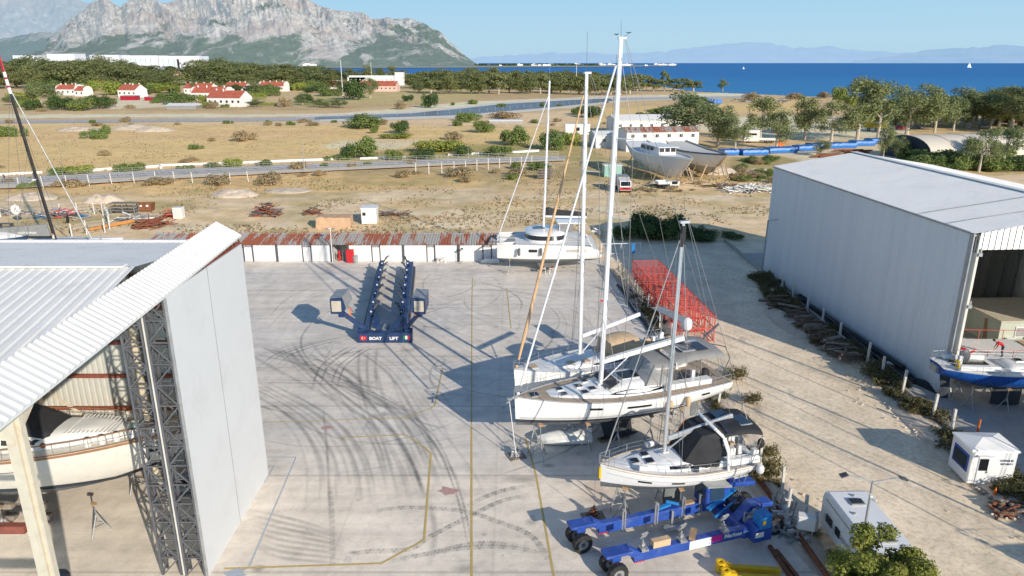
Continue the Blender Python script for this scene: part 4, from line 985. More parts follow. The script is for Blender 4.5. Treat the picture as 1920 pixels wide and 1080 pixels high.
# far white town
random.seed(41)
fh=MB(); fh.box((0,0,4),(26,14,8)); fh.box((-5,0,9.5),(10,10,3)); ft=tag(fh.build('far_house','house_wall',None,world=False),'x','house'); 
N_=0
for i in range(120):
    u=random.choice([random.uniform(560,880),random.uniform(880,1275),random.uniform(880,1275),random.uniform(0,620)]); 
    v=random.uniform(121.3,124.2 if u<900 else 123.6); g=G(u,v); s=random.uniform(.7,1.9)*(.75 if u>880 else 1.1)
    o=ft.copy(); COL.objects.link(o); o.location=(g.x,g.y,.4); o.scale=(s*random.uniform(.8,2.2),s,s*random.uniform(.7,1.3)); o.rotation_euler=(0,0,random.uniform(-.3,.3))
    o['label']='tiny white house in the town strung along the far shore'; o['group']='white town on the far shore'
bpy.data.objects.remove(ft)
ft=leaves_mesh('far_trees_leaves',[(x,random.uniform(-60,60),random.uniform(2,7),random.uniform(12,30),25,random.uniform(6,10)) for x in np.linspace(-1500,1400,120)],15000,10,'leaf_dark')
g=G(800,123); o=tag(bpy.data.objects.new('far_shore_trees',ft),'band of small dark trees along the far shore','trees',None,'stuff'); COL.objects.link(o); o.location=(g.x,g.y,0)
# white sails on the sea
def sail(u,v,h,label):
    g=G(u,v); t=thing('sailing_boat',label,'sailing boat',(g.x,g.y,-1))
    q=MB(); q.loft([[(-h*.45,0,0),(-h*.45,0,0),(-h*.45,0,.02)],[(0,-h*.12,h*.1),(0,0,-h*.02),(0,h*.12,h*.1)],[(h*.5,-.01,h*.13),(h*.5,0,0),(h*.5,.01,h*.13)]]); q.box((0,0,h*.05),(h*.7,h*.16,h*.09)); q.build('hull','hull_white',t,world=False)
    q=MB(); q.extr([(-h*.4,0,h*.16),(.02*h,0,h*.16),(.02*h,0,h)],(0,.2,0)); q.extr([(.06*h,0,h*.14),(.42*h,0,h*.14),(.05*h,0,h*.85)],(0,.2,0)); q.build('sail','white_paint',t,world=False)
sail(1817,126.5,26,'white sailing boat on the open sea at the right'); sail(1394,129,10,'tiny white boat on the sea left of centre right'); 
# ---------------------------------------------------------- prefabs behind the wooden hulls
def prefab(name,label,cx,cy,L,W,h,rz,wall,roof,rh,wins,rows=1,sides=True):
    t=thing(name,label,'building',(cx,cy,0),rz)
    q=MB(); q.box((0,0,h/2),(L,W,h)); 
    for sx in (-1,1): q.extr([(sx*L/2,-W/2,h),(sx*L/2,W/2,h),(sx*L/2,0,h+rh)],(-sx*.1,0,0))
    q.build('wall',wall,t,world=False)
    q=MB()
    for sy in (-1,1): q.extr([(-L/2-.3,sy*(W/2+.35),h-.05),(-L/2-.3,0,h+rh+.03),(-L/2-.3,0,h+rh+.15),(-L/2-.3,sy*(W/2+.35),h+.08)],(L+.6,0,0))
    q.build('roof',roof,t,world=False)
    for r_ in range(rows):
        for i in range(wins):
            x=-L/2+L*(i+.5)/wins; z=h*(r_+.6)/rows
            q=MB(); q.box((x,-W/2-.03,z),(1.2,.1,1.2)); f=q.build('window','white_paint',t,world=False)
            q=MB(); q.box((x-.26,-W/2-.09,z),(.42,.05,.95)); q.box((x+.26,-W/2-.09,z),(.42,.05,.95)); q.build('pane','window_dark',f,world=False)
    return t
a=G(1180,283); prefab('prefab_building','two-storey white prefab with a rusty roof and dark blue end behind the wooden hulls',a.x+9,a.y+4,22,9,5.6,R(8),'house_wall','rusty_sheet',1.0,6,2)
q=G(1152,280); prefab('prefab_building','lower grey white prefab attached left of the two-storey one',q.x-1,q.y+8,10,9,3.8,R(8),'wall_panel','roof_grey',.9,2,1)
q=G(1225,248); prefab('prefab_building','long white prefab with grey gabled roof farther behind',q.x,q.y+4,32,12,4.6,R(8),'house_wall','roof_grey',1.6,8,1)
simple_block('white_container','plain white container left of the prefab buildings','container',1060,1106,252,234,3,'house_wall','white_paint',1)
simple_block('flat_canopy','flat white canopy sheets lying in the shrubland','canopy',918,980,231,227,8,'galv','white_paint')
# arched tent hall
def tent():
    a=G(1636,300);r=9.5; t=thing('tent_hall','long cream arched tent hall with a dark open end','tent hall',(a.x+10,a.y+3,0),R(12))
    n=14; L=58; prof=[(-r+.0,0)]+[(-r*math.cos(PI*i/n),5.2*math.sin(PI*i/n)**.8+1.0) for i in range(1,n)]+[(r,0)]
    q=MB(); q.loft([[(x_,p[0],p[1]) for p in prof] for x_ in np.linspace(0,L,24)]); o=q.build('cover','canvas_cream',t,world=False,smooth=True)
    q=MB(); q.poly([(.3,p[0],p[1]) for p in prof]); q.build('end_wall','tent_dark',t,world=False)  # dark sheet standing in for the shade inside the open end
    q=MB()
    for k in range(0,24,3): q.path([(L*k/23,p[0]*1.004,p[1]*1.01) for p in prof],.06,4)
    q.build('ribs','canvas_cream',t,world=False)
tent()
# blue tarpaulined stacks
TB=[(1365,290,26,7,'blue tarped stack lying half hidden beside the wooden hull'),(1410,290,46,7,'long blue tarped stack, first from the left in the row'),(1462,286,50,9,'blue tarped stack with crisp square corners, second in the row'),(1508,282,34,8,'short blue tarped stack, third in the row'),(1536,278,40,7,'blue tarped stack sagging in the middle, fourth in the row'),(1577,277,42,8,'blue tarped stack on red timbers, fifth in the row'),(1615,273,36,7,'blue tarped stack before the last in the row'),(1640,268,26,6,'last blue tarped stack next to the dark tent mouth')]
for i,(u,v,w_,hh,l) in enumerate(TB):
    a=G(u,v); W=w_/FL*(a.y*cP+7)*1.1; t=thing('tarped_stack',l,'covered stack',(a.x,a.y,0),R(10))
    q=MB(); n=8; secs=[]
    for k in range(n+1):
        x=-W/2+W*k/n; j=random.uniform(-.12,.12); H=1.5+j
        secs.append([(x,-2.2,.15),(x+random.uniform(-.1,.1),-2.25,H*.6),(x,-2.1,H),(x,0,H+.12),(x,2.1,H),(x,2.2,.15)])
    q.loft(secs,caps=True); q.build('tarpaulin','tarp_blue',t,world=False)
    q=MB(); q.box((0,0,.1),(W*.98,4.2,.18)); q.build('timber_base','red_brown',t,world=False)
for (u,v,w_,l) in [(1558,294,80,'low dark brown scrap row of steel sections below the tarps'),(1600,287,70,'second low brown scrap row beside the tent')]:
    a=G(u,v); W=w_/FL*(a.y*cP+7); q=MB()
    for k in range(16): q.box((a.x+random.uniform(-W/2,W/2)*.6,a.y+random.uniform(-2,2),.2+random.random()*.7),(W*.6,.3,.25),rz=R(10)+random.uniform(-.05,.05))
    tag(q.build('scrap_row','rust'),l,'scrap steel')
for (u,v,c,l) in [(1327,193,'tarp_blue','blue tarped heap near the beach, left one of the pair'),(1345,194,'tarp_blue','blue tarped heap near the beach, right one of the pair')]:
    a=G(u,v); q=MB(); q.loft([[(a.x+x,a.y-2,.1),(a.x+x*.9,a.y-1.6,2.4+random.random()),(a.x+x*.9,a.y+1.6,2.6),(a.x+x,a.y+2,.1)] for x in np.linspace(-2.6,2.6,5)],caps=True); tag(q.build('tarped_heap',c),l,'covered heap')
# light boats and racks laid up near the beach
for i in range(16):
    u=1362+random.uniform(0,110) if i<10 else random.uniform(1425,1478); v=random.uniform(188,194); a=G(u,v); q=MB(); L=random.uniform(5,8)
    q.loft([[(-L/2,-.9,1.4),(-L/2,0,.8),(-L/2,.9,1.4)],[(0,-1.1,1.2),(0,0,.5),(0,1.1,1.2)],[(L/2,-.05,1.5),(L/2,0,1.2),(L/2,.05,1.5)]]); q.box((0,0,1.1),(L*.6,1.4,.5),mi=0); 
    o=q.build('dinghy',random.choice(['white_paint','galv','steel']),world=False); o.location=a; o.rotation_euler=(0,0,random.uniform(0,3)); tag(o,'small laid-up boat in the row near the beach','boat','laid-up boats near the beach')
# sandy lot bits: white truck, crane, cars
def truck(u,v,rz,label,cabm,boxm,L=8.,H=3.,stripe=None,boxlen=.7,flat=False):
    g=G(u,v); t=thing('truck',label,'truck',(g.x,g.y,0),rz); W=2.3; cl=L*(1-boxlen)
    q=MB(); x1_=L/2; x0_=L/2-cl; q.extr([(x,-W/2,z) for x,z in [(x0_,.6),(x1_,.6),(x1_,1.5),(x1_-.35,H-.5),(x0_,H-.45)]],(0,W,0)); cb=q.build('cab',cabm,t,world=False,bevel=.05)
    q=MB(); q.extr([(x1_+.01,-W/2+.2,1.55),(x1_+.01,W/2-.2,1.55),(x1_-.32,W/2-.2,H-.65),(x1_-.32,-W/2+.2,H-.65)],(.03,0,.02)); q.build('windscreen','black_glass',cb,world=False)
    for s in (-1,1):
        q=MB(); q.box(((x0_+x1_)/2,s*(W/2+.01),H*.62),(cl*.6,.03,.6)); q.build('side_window','black_glass',cb,world=False)
        for x in (-L*.33,-L*.18,L*.34):
            q=MB(); q.wheel((x,s*(W/2-.18),.48),.48,.3,(0,1,0),14); q.build('wheel','black_rubber',t,world=False)
    if stripe:
        q=MB(); q.box((x1_+.04,0,1.0),(.06,W*.98,.55)); q.build('bumper',stripe,t,world=False); q=MB(); q.box((x1_+.08,0,1.1),(.04,W*.55,.22)); q.build('grille','black_rubber',t,world=False)
    q=MB(); hh=.7 if flat else H-1.0
    q.box((-L/2+L*boxlen/2,0,.95+hh/2),(L*boxlen-.15,W,hh)) if not flat else (q.box((-L/2+L*boxlen/2,0,1.0),(L*boxlen-.1,W,.15)),q.box((-L/2+L*boxlen/2,-W/2+.03,1.25),(L*boxlen-.1,.06,.45)),q.box((-L/2+L*boxlen/2,W/2-.03,1.25),(L*boxlen-.1,.06,.45)),q.box((-L/2+.05,0,1.25),(.06,W-.1,.45)))
    q.build('cargo_bed' if flat else 'cargo_box',boxm,t,world=False)
    q=MB(); q.box((0,0,.72),(L*.95,1.1,.2)); q.build('chassis','dark_steel',t,world=False); return t
truck(1168,358,R(-90),'white lorry cab with a red bumper facing us near the wooden hulls','plastic_white','galv',6.5,3.0,'red',.6)
truck(1250,352,R(8),'white pickup parked under the bow of the left wooden hull','plastic_white','plastic_white',4.6,1.9,None,.55,True)
truck(1425,268,R(175),'white lorry half hidden between the eucalyptus trees','plastic_white','plastic_white',11,4.6,None,.55,True)
q=G(1452,258); 
a=G(1141,333); t=thing('blue_container','pale blue and white cabin in the shade left of the wooden hull','cabin',(a.x+1,a.y+2,0),R(5)); q=MB(); q.box((0,0,1.3),(4,2.6,2.6)); q.build('wall','glass_green',t,world=False); q=MB(); q.box((0,0,2.68),(4.3,2.9,.12)); q.build('roof','white_paint',t,world=False)
# yellow crane behind the trees
a=G(1640,245); t=thing('mobile_crane','yellow mobile crane body showing through the trees','crane',(a.x,a.y,0),0); q=MB(); q.box((0,0,2.0),(8,2.6,1.6)); q.box((-2.5,0,3.4),(2.2,2.4,1.6)); q.build('body','yellow',t,world=False); q=MB(); q.beam((-3,0,4.2),(6,0,9.5),.7,.8); q.build('boom','yellow',t,world=False)
for x in (-3,0,3):
    q=MB(); q.wheel((x,-1.2,.6),.6,.5,(0,1,0),12); q.build('wheel','black_rubber',t,world=False)
def car(u,v,rz,mat,label):
    g=G(u,v); t=thing('car',label,'car',(g.x,g.y,0),rz); q=MB()
    q.extr([(x,-.85,z) for x,z in [(-2.1,.35),(2.1,.35),(2.15,.75),(1.2,.95),(.6,1.42),(-1.2,1.45),(-1.9,1.0),(-2.15,.9)]],(0,1.7,0)); q.build('body',mat,t,world=False,bevel=.08)
    q=MB(); q.extr([(x,-.87,z) for x,z in [(1.0,.98),(.55,1.35),(-1.15,1.38),(-1.7,1.0)]],(0,1.74,0)); q.build('side_window','black_glass',t,world=False)
    for s in (-1,1):
        for x in (-1.3,1.35): q=MB(); q.wheel((x,s*.78,.32),.32,.2,(0,1,0),12); q.build('wheel','black_rubber',t,world=False)
car(1690,243,R(10),'crimson','dark red car parked under the trees left of the pair'); car(1715,242,R(-5),'navy','dark blue car parked under the trees beside the red one'); car(1845,241,R(5),'galv','grey car under the trees at the right')
for (u,v,l) in [(1462,278,'small orange-brown machine in the sandy lot'),(1600,243,'orange fork of a parked machine in the sandy lot')]:
    a=G(u,v); t=thing('site_machine',l,'machine',(a.x,a.y,0)); q=MB(); q.box((0,0,1),(2.2,1.4,.9)); q.box((-.4,0,1.9),(1.1,1.3,.9)); q.build('body','orange',t,world=False); q=MB(); q.beam((.8,0,1.2),(2.4,0,2.2),.2,.25); q.build('arm','orange',t,world=False)
    for x in (-.7,.7):
        q=MB(); q.wheel((x,-.6,.4),.4,.3,(0,1,0),10); q.build('wheel','black_rubber',t,world=False)
# ================================================================ HANGARS, SHEDS, YARD THINGS
def corrug(mb,a,b,c,d,pitch=.25,h=.035,mi=0):
    """ribbed sheet: edge a->b and opposite edge d->c, ribs run from a..b edge to d..c edge"""
    a,b,c,d=[Vector(p) for p in (a,b,c,d)]; L=((b-a).length+(c-d).length)/2; n=max(2,int(L/pitch)); nrm=(b-a).cross(d-a).normalized()
    pr=[(0,0),(.25,0),(.4,1),(.6,1),(.75,0)]
    A=[];D=[]
    for i in range(n):
        for t,k in pr: f=(i+t)/n; A.append(a.lerp(b,f)+nrm*h*k); D.append(d.lerp(c,f)+nrm*h*k)
    A.append(b);D.append(c); mb.loft([A,D],mi)
def lattice(mb,x,y,z0,z1,w,d,bay=1.0,r=.045,ax='x',mi=0):
    """lattice column: four chords with zigzag lacing"""
    ch=[(x-w/2,y-d/2),(x+w/2,y-d/2),(x+w/2,y+d/2),(x-w/2,y+d/2)]
    for c in ch: mb.beam((c[0],c[1],z0),(c[0],c[1],z1),r*2,r*2,mi)
    n=int((z1-z0)/bay)
    for i in range(n):
        za=z0+(z1-z0)*i/n; zb=z0+(z1-z0)*(i+1)/n
        for k in range(4):
            p,q=ch[k],ch[(k+1)%4]
            if i%2: p,q=q,p
            mb.beam((p[0],p[1],za),(q[0],q[1],zb),r*1.3,r*1.3,mi); mb.beam((p[0],p[1],zb),(q[0],q[1],zb),r*1.3,r*1.3,mi)
# ---------------- left hangar
XH=-15.6; LH=thing('boat_hangar','big white ribbed-roof hangar in the left foreground with tall sliding doors','hangar',(-30,30,0))
RB=-48
q=MB()
corrug(q,(-16.55,30.2,16.45),(RB,30.2,16.45),(RB,41.0,14.9),(-17.2,41.0,14.9),.3,.02)
corrug(q,(RB,30.2,16.45),(-16.55,30.2,16.45),(-15.7,18.6,14.75),(RB,18.6,14.75),.45,.028)
q.build('roof','roof_grey',LH)
q=MB(); q.box(((RB-17)/2,30.2,16.5),(abs(RB+17),.5,.06)); q.build('ridge_cap','roof_grey',LH)
q=MB(); q.box(((RB-17.2)/2,41.1,14.85),(abs(RB+17.2),.25,.3)); q.build('gutter','white_paint',LH)
# sloping ribbed canopy over the doorway
cf_o,cn_o=Vector((-15.95,41.1,15.3)),Vector((-14.2,16.6,15.3)); cf_i,cn_i=Vector((-17.2,40.8,16.15)),Vector((-15.5,16.6,16.15))
q=MB(); corrug(q,cn_o,cf_o,cf_i,cn_i,.36,.075); 
q.extr([cf_o,cn_o,cn_o-Vector((0,0,.10)),cf_o-Vector((0,0,.10))],(-.03,0,0)); q.build('canopy','canopy_white',LH)
q=MB(); 
q.extr([cf_i,cn_i,cn_i-Vector((0,0,1.2)),cf_i-Vector((0,0,1.2))],(-.05,0,0)); q.build('parapet','roof_grey',LH)
# soffit trusswork in the slot above the doors
q=MB(); 
for y in np.arange(20,40.5,.55):
    q.beam((-16.3,y,14.6),(-16.3,y+.5,15.25),.07,.07); q.beam((-15.9,y,15.25),(-15.9,y+.5,14.6),.07,.07)
for z in (14.6,15.2): q.beam((-16.3,19,z),(-16.3,40.6,z),.1,.1)
q.build('header_truss','rust',LH)
q=MB(); q.box2((-16.6,18.8,14.9),(-15.85,40.6,15.0)); q.build('door_rail','red_brown',LH)
# far wall with girts and columns
q=MB(); corrug(q,(-15.9,40.55,0),(RB,40.55,0),(RB,40.55,14.8),(-15.9,40.55,14.8),.35,.03); q.build('wall','inner_wall',LH)
for z in (2.2,4.4,6.6,8.8,11.0,13.0):
    q=MB(); q.box2((RB,40.2,z-.09),(-16,40.46,z+.09)); q.build('girt','red_brown',LH)
for x in (-16.2,-22.8,-29.4,-36):
    q=MB(); q.box2((x-.32,39.8,0),(x+.32,40.15,14.7)); q.box2((x-.06,39.5,0),(x+.06,39.8,14.7)); q.build('column','beige',LH)
q=MB(); 
for (xa,xb) in ((-16.2,-22.8),(-22.8,-29.4)): q.beam((xa,39.7,1),(xb,39.7,6.8),.12,.12); q.beam((xb,39.7,6.8),(xa,39.7,12.5),.12,.12)
q.build('brace','beige',LH)
# roof rafters seen from below
for x in (-22.8,-29.4):
    q=MB(); q.beam((x,40.3,14.3),(x,30,15.9),.3,.6); q.beam((x,30,15.9),(x,19,14.3),.3,.6); q.build('rafter','beige',LH)
# near corner column, bracket, girts, braces
q=MB(); q.box2((-15.85,19.9,0),(-15.5,20.15,14.9)); q.box2((-15.5,20.0,0),(-15.36,20.06,14.9)); q.box2((-15.36,19.92,0),(-15.3,20.14,14.9)); q.build('column','beige',LH)
q=MB(); q.extr([(-15.85,20.0,13.6),(-15.85,20.0,14.9),(-18.5,20.0,14.9)],(0,.12,0)); q.extr([(-15.4,20.16,14.0),(-15.4,20.16,15.1),(-15.4,21.6,15.1)],(-.12,0,0)); q.build('bracket','beige',LH)
for z in (10.4,8.0,5.6):
    q=MB(); q.box2((-26,19.9,z-.14),(-15.96,20.15,z+.14)); q.build('girt','red_brown',LH)
q=MB(); q.beam((-22,20.2,12),(-15.95,20.2,7.2),.16,.16); q.build('brace','beige',LH)
# sliding door leaves with lattice frames
def door(y0_,y1_,x,label,lat):
    t=thing('sliding_door',label,'door',(x,(y0_+y1_)/2,0))
    q=MB(); q.box2((x-.06,y0_,.05),(x+.02,y1_-.03,15.1)); q.build('panel','door_panel',t)
    q=MB(); q.box2((x-.10,y0_-.03,.05),(x+.03,y0_,15.12)); q.build('edge_trim','galv',t)
    q=MB(); lattice(q,x-.62,y0_+.28,.1,14.95,.95,.5,1.0,.05); q.build('lattice_frame','truss_grey',t)
    q=MB()
    for z in np.arange(1.2,15,2.6): q.beam((x-.15,y0_+.1,z),(x-.15,y1_-.1,z),.1,.1)
    q.build('rail','truss_grey',t); return t
door(30.25,34.75,-15.45,'nearer of the two tall pale sliding door leaves',0); door(34.8,39.7,-15.47,'farther of the two tall pale sliding door leaves',0)
t=thing('door_lattice','inner grey lattice door frame left of the pale door leaves','door frame',(-17.12,30.6,0)); q=MB(); lattice(q,-17.30,30.6,.1,14.7,.95,.5,1.0,.05); q.build('lattice_frame','truss_grey',t)
q=MB(); q.box2((-16.74,30.32,.1),(-16.64,30.5,14.9)); q.build('white_post','off_white',t)
# ---------------- right hangar
def cladmat():
    m,n,b,o=nt('ribbed_cladding'); p=coords(n,'Object')
    def mp(sc):
        k=n.nodes.new('ShaderNodeMapping'); k.inputs['Scale'].default_value=sc; n.links.new(p,k.inputs[0]); return k.outputs[0]
    c=mixc(n,ramp(n,noise(n,1,2,.4,mp((.01,.9,.02))),[(.35,0),(.65,1)]),(.70,.715,.72),(.75,.76,.76))
    c=mixc(n,ramp(n,noise(n,1,5,.7,mp((.1,2.5,.10))),[(.55,0),(.75,.35)]),c,(.50,.50,.47))
    w=n.nodes.new('ShaderNodeTexWave'); w.wave_type='BANDS'; w.bands_direction='Y'; w.inputs['Scale'].default_value=.95; w.inputs['Distortion'].default_value=0; n.links.new(p,w.inputs[0])
    c=mixc(n,ramp(n,w.outputs[0],[(.0,.22),(.12,0)]),c,(.45,.47,.49))
    z=n.nodes.new('ShaderNodeSeparateXYZ'); n.links.new(p,z.inputs[0]); d=math_(n,'ADD',z.outputs[2],math_(n,'MULTIPLY',noise(n,1,4,.6,mp((.2,1.2,.3))),1.6))
    c=mixc(n,ramp(n,math_(n,'MULTIPLY',d,.2),[(.15,.45),(.42,0)]),c,(.42,.40,.36))
    n.links.new(c,b.inputs['Base Color']); b.inputs['Roughness'].default_value=.6; return m
clad=cladmat()
rzH=math.atan2(2.3,34.6)
RH=thing('boat_hangar','long white gabled hangar with shaded blue-grey side wall on the right','hangar',(33.6,51,0),rzH)
Wd,Dp,Ev,Rg=19.5,34.8,13.1,14.75
q=MB(); corrug(q,(0,Dp,0),(0,0,0),(0,0,Ev),(0,Dp,Ev),.33,.03); q.build('side_wall',clad,RH,world=False)
q=MB(); corrug(q,(Wd,0,0),(Wd,Dp,0),(Wd,Dp,Ev),(Wd,0,Ev),.33,.03); q.poly([(.05,Dp,0),(Wd,Dp,0),(Wd,Dp,Ev),(Wd/2,Dp,Rg),(.05,Dp,Ev)]); q.build('rear_wall','inner_wall',RH,world=False)
q=MB(); q.box((-.05,Dp/2,Ev+.02),(.22,Dp,.16)); q.build('gutter','galv',RH,world=False)
q=MB()
corrug(q,(-.15,Dp+.1,Ev+.08),(-.15,-.5,Ev+.08),(Wd/2,-.5,Rg),(Wd/2,Dp+.1,Rg),.33,.015); corrug(q,(Wd/2,Dp+.1,Rg),(Wd/2,-.5,Rg),(Wd+.15,-.5,Ev+.08),(Wd+.15,Dp+.1,Ev+.08),.33,.015); q.build('roof','roof_white',RH,world=False)
q=MB(); q.box((Wd/2,Dp/2,Rg+.05),(.7,Dp+.4,.05)); q.build('ridge_cap','roof_grey',RH,world=False)
q=MB(); 
for y,zt in ((6,0),(2.4,0)): q.path([(0,y,Ev+.3),(Wd/2,y-.5,Rg+.22),(Wd,y-.8,Ev+.3)],.03,4)
q.build('roof_cable','galv',RH,world=False)
q=MB(); zb=Ev-1.15
a_,b_=(0.4,-.4),(Wd,-.4)
for i in range(40):
    x0_=.4+(Wd-.4)*i/40; x1_=.4+(Wd-.4)*(i+1)/40
    for k,(f0,f1,dy) in enumerate(((0,.5,0),(.5,1,.05))):
        xa=x0_+(x1_-x0_)*f0; xb=x0_+(x1_-x0_)*f1; za=Ev+.05+(Rg-Ev)*(1-abs(xa-Wd/2)/(Wd/2)); zb2=Ev+.05+(Rg-Ev)*(1-abs(xb-Wd/2)/(Wd/2))
        q.poly([(xa,-.45-dy,zb),(xb,-.45-dy,zb),(xb,-.45-dy,zb2),(xa,-.45-dy,za)])
q.build('fascia','roof_white',RH,world=False)
q=MB(); q.box2((0.0,-.2,0),(.75,.05,Ev-.1)); q.box2((.32,-.5,0),(.42,-.2,Ev-.1)); q.build('column','off_white',RH,world=False)
q=MB(); q.box2((-.05,-.35,0),(.04,.1,Ev)); q.build('corner_trim','galv',RH,world=False)
for z in (2.5,7.6,11.6):
    q=MB(); q.box((.55,-.56,z),(.3,.1,.25)); q.box((.55,-.56,z+.3),(.1,.1,.3)); q.build('hinge','galv',RH,world=False)
q=MB(); lattice(q,.45,-.1,Ev-1.4,Ev-.2,.6,.5,.4,.04); q.build('corner_lattice','dark_steel',RH,world=False)
for y in (11,22,33):
    q=MB(); q.box2((Wd-.4,y-.2,0),(Wd-.05,y+.2,Ev)); q.build('column','beige',RH,world=False)
# plastic curtain across the inside
q=MB(); q.loft([[(x,17.5+.25*math.sin(x*4)+.2*math.sin(x*9),z) for x in np.linspace(.3,Wd-.3,120)] for z in (0,3,6.2,9.4)]); q.build('plastic_curtain','net',RH,world=False)
q=MB(); q.path([(.3,17.3,9.4),(Wd-.3,17.3,9.4)],.06); q.beam((6,16.9,0),(11,16.9,11.5),.12,.12); q.build('curtain_rail','galv',RH,world=False)
# container office inside
cO=G(1862,650); t=thing('container_office','beige flat-roofed container office standing inside the right hangar mouth','office',(cO.x+4.4,cO.y+3.2,0),rzH-.02)
q=MB(); q.box((0,0,1.25),(8.8,6.4,2.5)); q.build('wall','pale_green',t,world=False)
q=MB(); q.box((0,0,2.56),(9.1,6.7,.12)); q.build('roof','beige',t,world=False)
q=MB(); q.box((-2.2,-3.23,1.5),(1.5,.08,1.0)); f=q.build('window','white_paint',t,world=False); q=MB(); q.box((-2.2,-3.29,1.5),(1.3,.05,.8)); q.build('pane','clear_vinyl',f,world=False)
q=MB(); q.box((-3.4,-3.4,.7),(.8,.3,.6)); f=q.build('air_conditioner','plastic_white',t,world=False); q=MB(); q.tube((-3.45,-3.56,.7),(-3.45,-3.58,.7),.22,n=16); q.build('fan_grille','dark_steel',f,world=False)
q=MB(); q.box((2.5,-3.23,1.05),(.9,.07,2.05)); q.build('door','white_paint',t,world=False)
g=G(1798,612); t=thing('workbench','wooden workbench against the left wall of the container office','bench',(g.x+.6,g.y,0),rzH+.1)
q=MB(); q.box((0,0,.85),(.9,2.8,.08)); q.build('table_top','wood',t,world=False); 
for sx in (-1,1):
    for sy in (-1,1): q=MB(); q.box((sx*.38,sy*1.25,.4),(.09,.09,.8)); q.build('leg','wood',t,world=False)
q=MB(); q.beam((cO.x-.1,cO.y+1.2,.05),(cO.x-.0,cO.y+1.6,2.2),.35,.05); tag(q.build('plank','wood'),'wooden plank leaning on the container office wall','plank')
q=MB(); q.lathe((g.x+.5,g.y+.5,.9),[(0,0),(.3,.02),(.34,.2),(.3,.32),(0,.34)],12); tag(q.build('engine_bundle','black_rubber'),'black bundle lying on the wooden workbench','bundle')
# ---------------- black hose rolls and pipes along the hangar wall
def linef(name,a,b,r,n,mat,label,cat,wob=.0,step=1.0):
    q=MB(); a=Vector(a);b=Vector(b);k=int((b-a).length/step); pts=[a.lerp(b,i/k)+Vector((random.uniform(-wob,wob),0,random.uniform(0,wob))) for i in range(k+1)]; q.path(pts,r,n); return tag(q.build(name,mat,smooth=True),label,cat)
linef('pipe_bundle',(31.6,85,.2),(31.4,52,.2),.10,6,'keel_black','thin dark pipe lying on the apron edge of the right hangar','pipe')
for i,(dx,dz,l) in enumerate([(0,.22,'lowest outer dark rolled net along the hangar wall foot'),(.45,.22,'inner dark rolled net against the hangar wall foot'),(.22,.58,'top dark rolled net on the stack along the hangar wall foot')]):
    y_a,y_b=74-i*1.5,53+i; linef('rolled_net',(31.2+ (y_a-51)*(-.045)+1.1+dx-.2,y_a,dz),(33.0+dx-.5,y_b,dz),.22,8,'black_cloth',l,'rolled net',.06,.8)
g=G(1495,558); q=MB()
for k in range(9): q.lathe((31.9-k*.02,74.5-k*.16+.4,0),[(.25,.1+.05*(k%3)),(.5,.15),(.55,.45),(.3,.6)],10)
tag(q.build('hose_coil','black_rubber'),'coiled black hoses at the far end of the rolled nets','hose coil')
# upturned white boat hull / spar by the wall
q=MB(); a=G(1668,686,.2); b=G(1712,712,.2); q.beam(a,b,.35,.12); q.blob((a.x,a.y,.25),(.35,.6,.3),8,5); tag(q.build('white_spar','white_paint'),'white spar lying along the hangar wall foot','spar')
q=MB(); g=G(1735,722,.2); q.loft([[(g.x-.9+x*.5,g.y+1.4-x*1.3,.05),(g.x-.5+x*.5,g.y+1.5-x*1.3,.55-.25*abs(x-1)),(g.x+.1+x*.5,g.y+1.7-x*1.3,.05)] for x in (0,.5,1,1.6,2.1)],caps=True); tag(q.build('covered_dinghy','black_cloth',smooth=True),'dark covered dinghy at the near corner of the hangar wall','dinghy')
# log pile
random.seed(12)
A=Vector((28.6,73.5,0)); B=Vector((29.6,57.5,0)); LP_=[]
for k in range(150):
    f=random.random()**.8; layer=random.random(); p=A.lerp(B,f); zc=.12+layer*(.95*(1-.35*f)); sp=(1-layer)*.9
    p=p+Vector((random.uniform(-sp,sp),random.uniform(-.2,.2),zc)); ang=R(8)+random.gauss(0,.28+.25*f); L=random.uniform(1.6,2.8); d=Vector((math.cos(ang),math.sin(ang)*1.0,random.uniform(-.08,.08)))*L/2
    q=MB(); r_=random.uniform(.07,.14); q.tube(-d,d,r_,r_*.85,6); o=q.build('log','log_brown' if random.random()<.6 else 'wood_grey',None,world=False); o.location=p; tag(o,'brown log in the long pile beside the gravel track','log','logs in the long pile')
# apron fence posts
for i,(u,v,h) in enumerate([(1434,548,2.2),(1457,565,2.0),(1482,588,1.9),(1542,612,1.9),(1572,640,1.9),(1609,684,2.1),(1646,708,1.9),(1690,740,2.1),(1746,788,2.1),(1786,818,2.1)]):
    g=G(u,v); q=MB(); q.beam((30.75,g.y,0),(30.75+random.uniform(-.08,.08),g.y,h),.16,.16); tag(q.build('fence_post','concrete_white'),'white concrete fence post along the right hangar apron','post','concrete posts along the right apron')
q=MB(); 
for z in (.7,1.5): q.path([(30.75,85,z),(30.75,60,z-.1),(30.75,40,z)],.012,3)
tag(q.build('fence_wire','wire'),'thin wires strung between the apron posts','wire')
# lamp post at far corner of right hangar
g=G(1412,528); t=thing('lamp_post','tall rusty grey lamp post by the far corner of the right hangar','lamp post',(30.2,83,0)); q=MB(); q.tube((30.2,83,0),(30.3,83,7.2),.12,.08,8); q.build('pole','galv',t); q=MB(); q.beam((30.3,83,7.1),(32.6,83,7.6),.08,.08); q.box((30.35,83,3.0),(.1,.1,.1)); q.build('arm','galv',t); q=MB(); q.box((32.8,83,7.6),(.5,.2,.12)); q.build('lamp','galv',t)
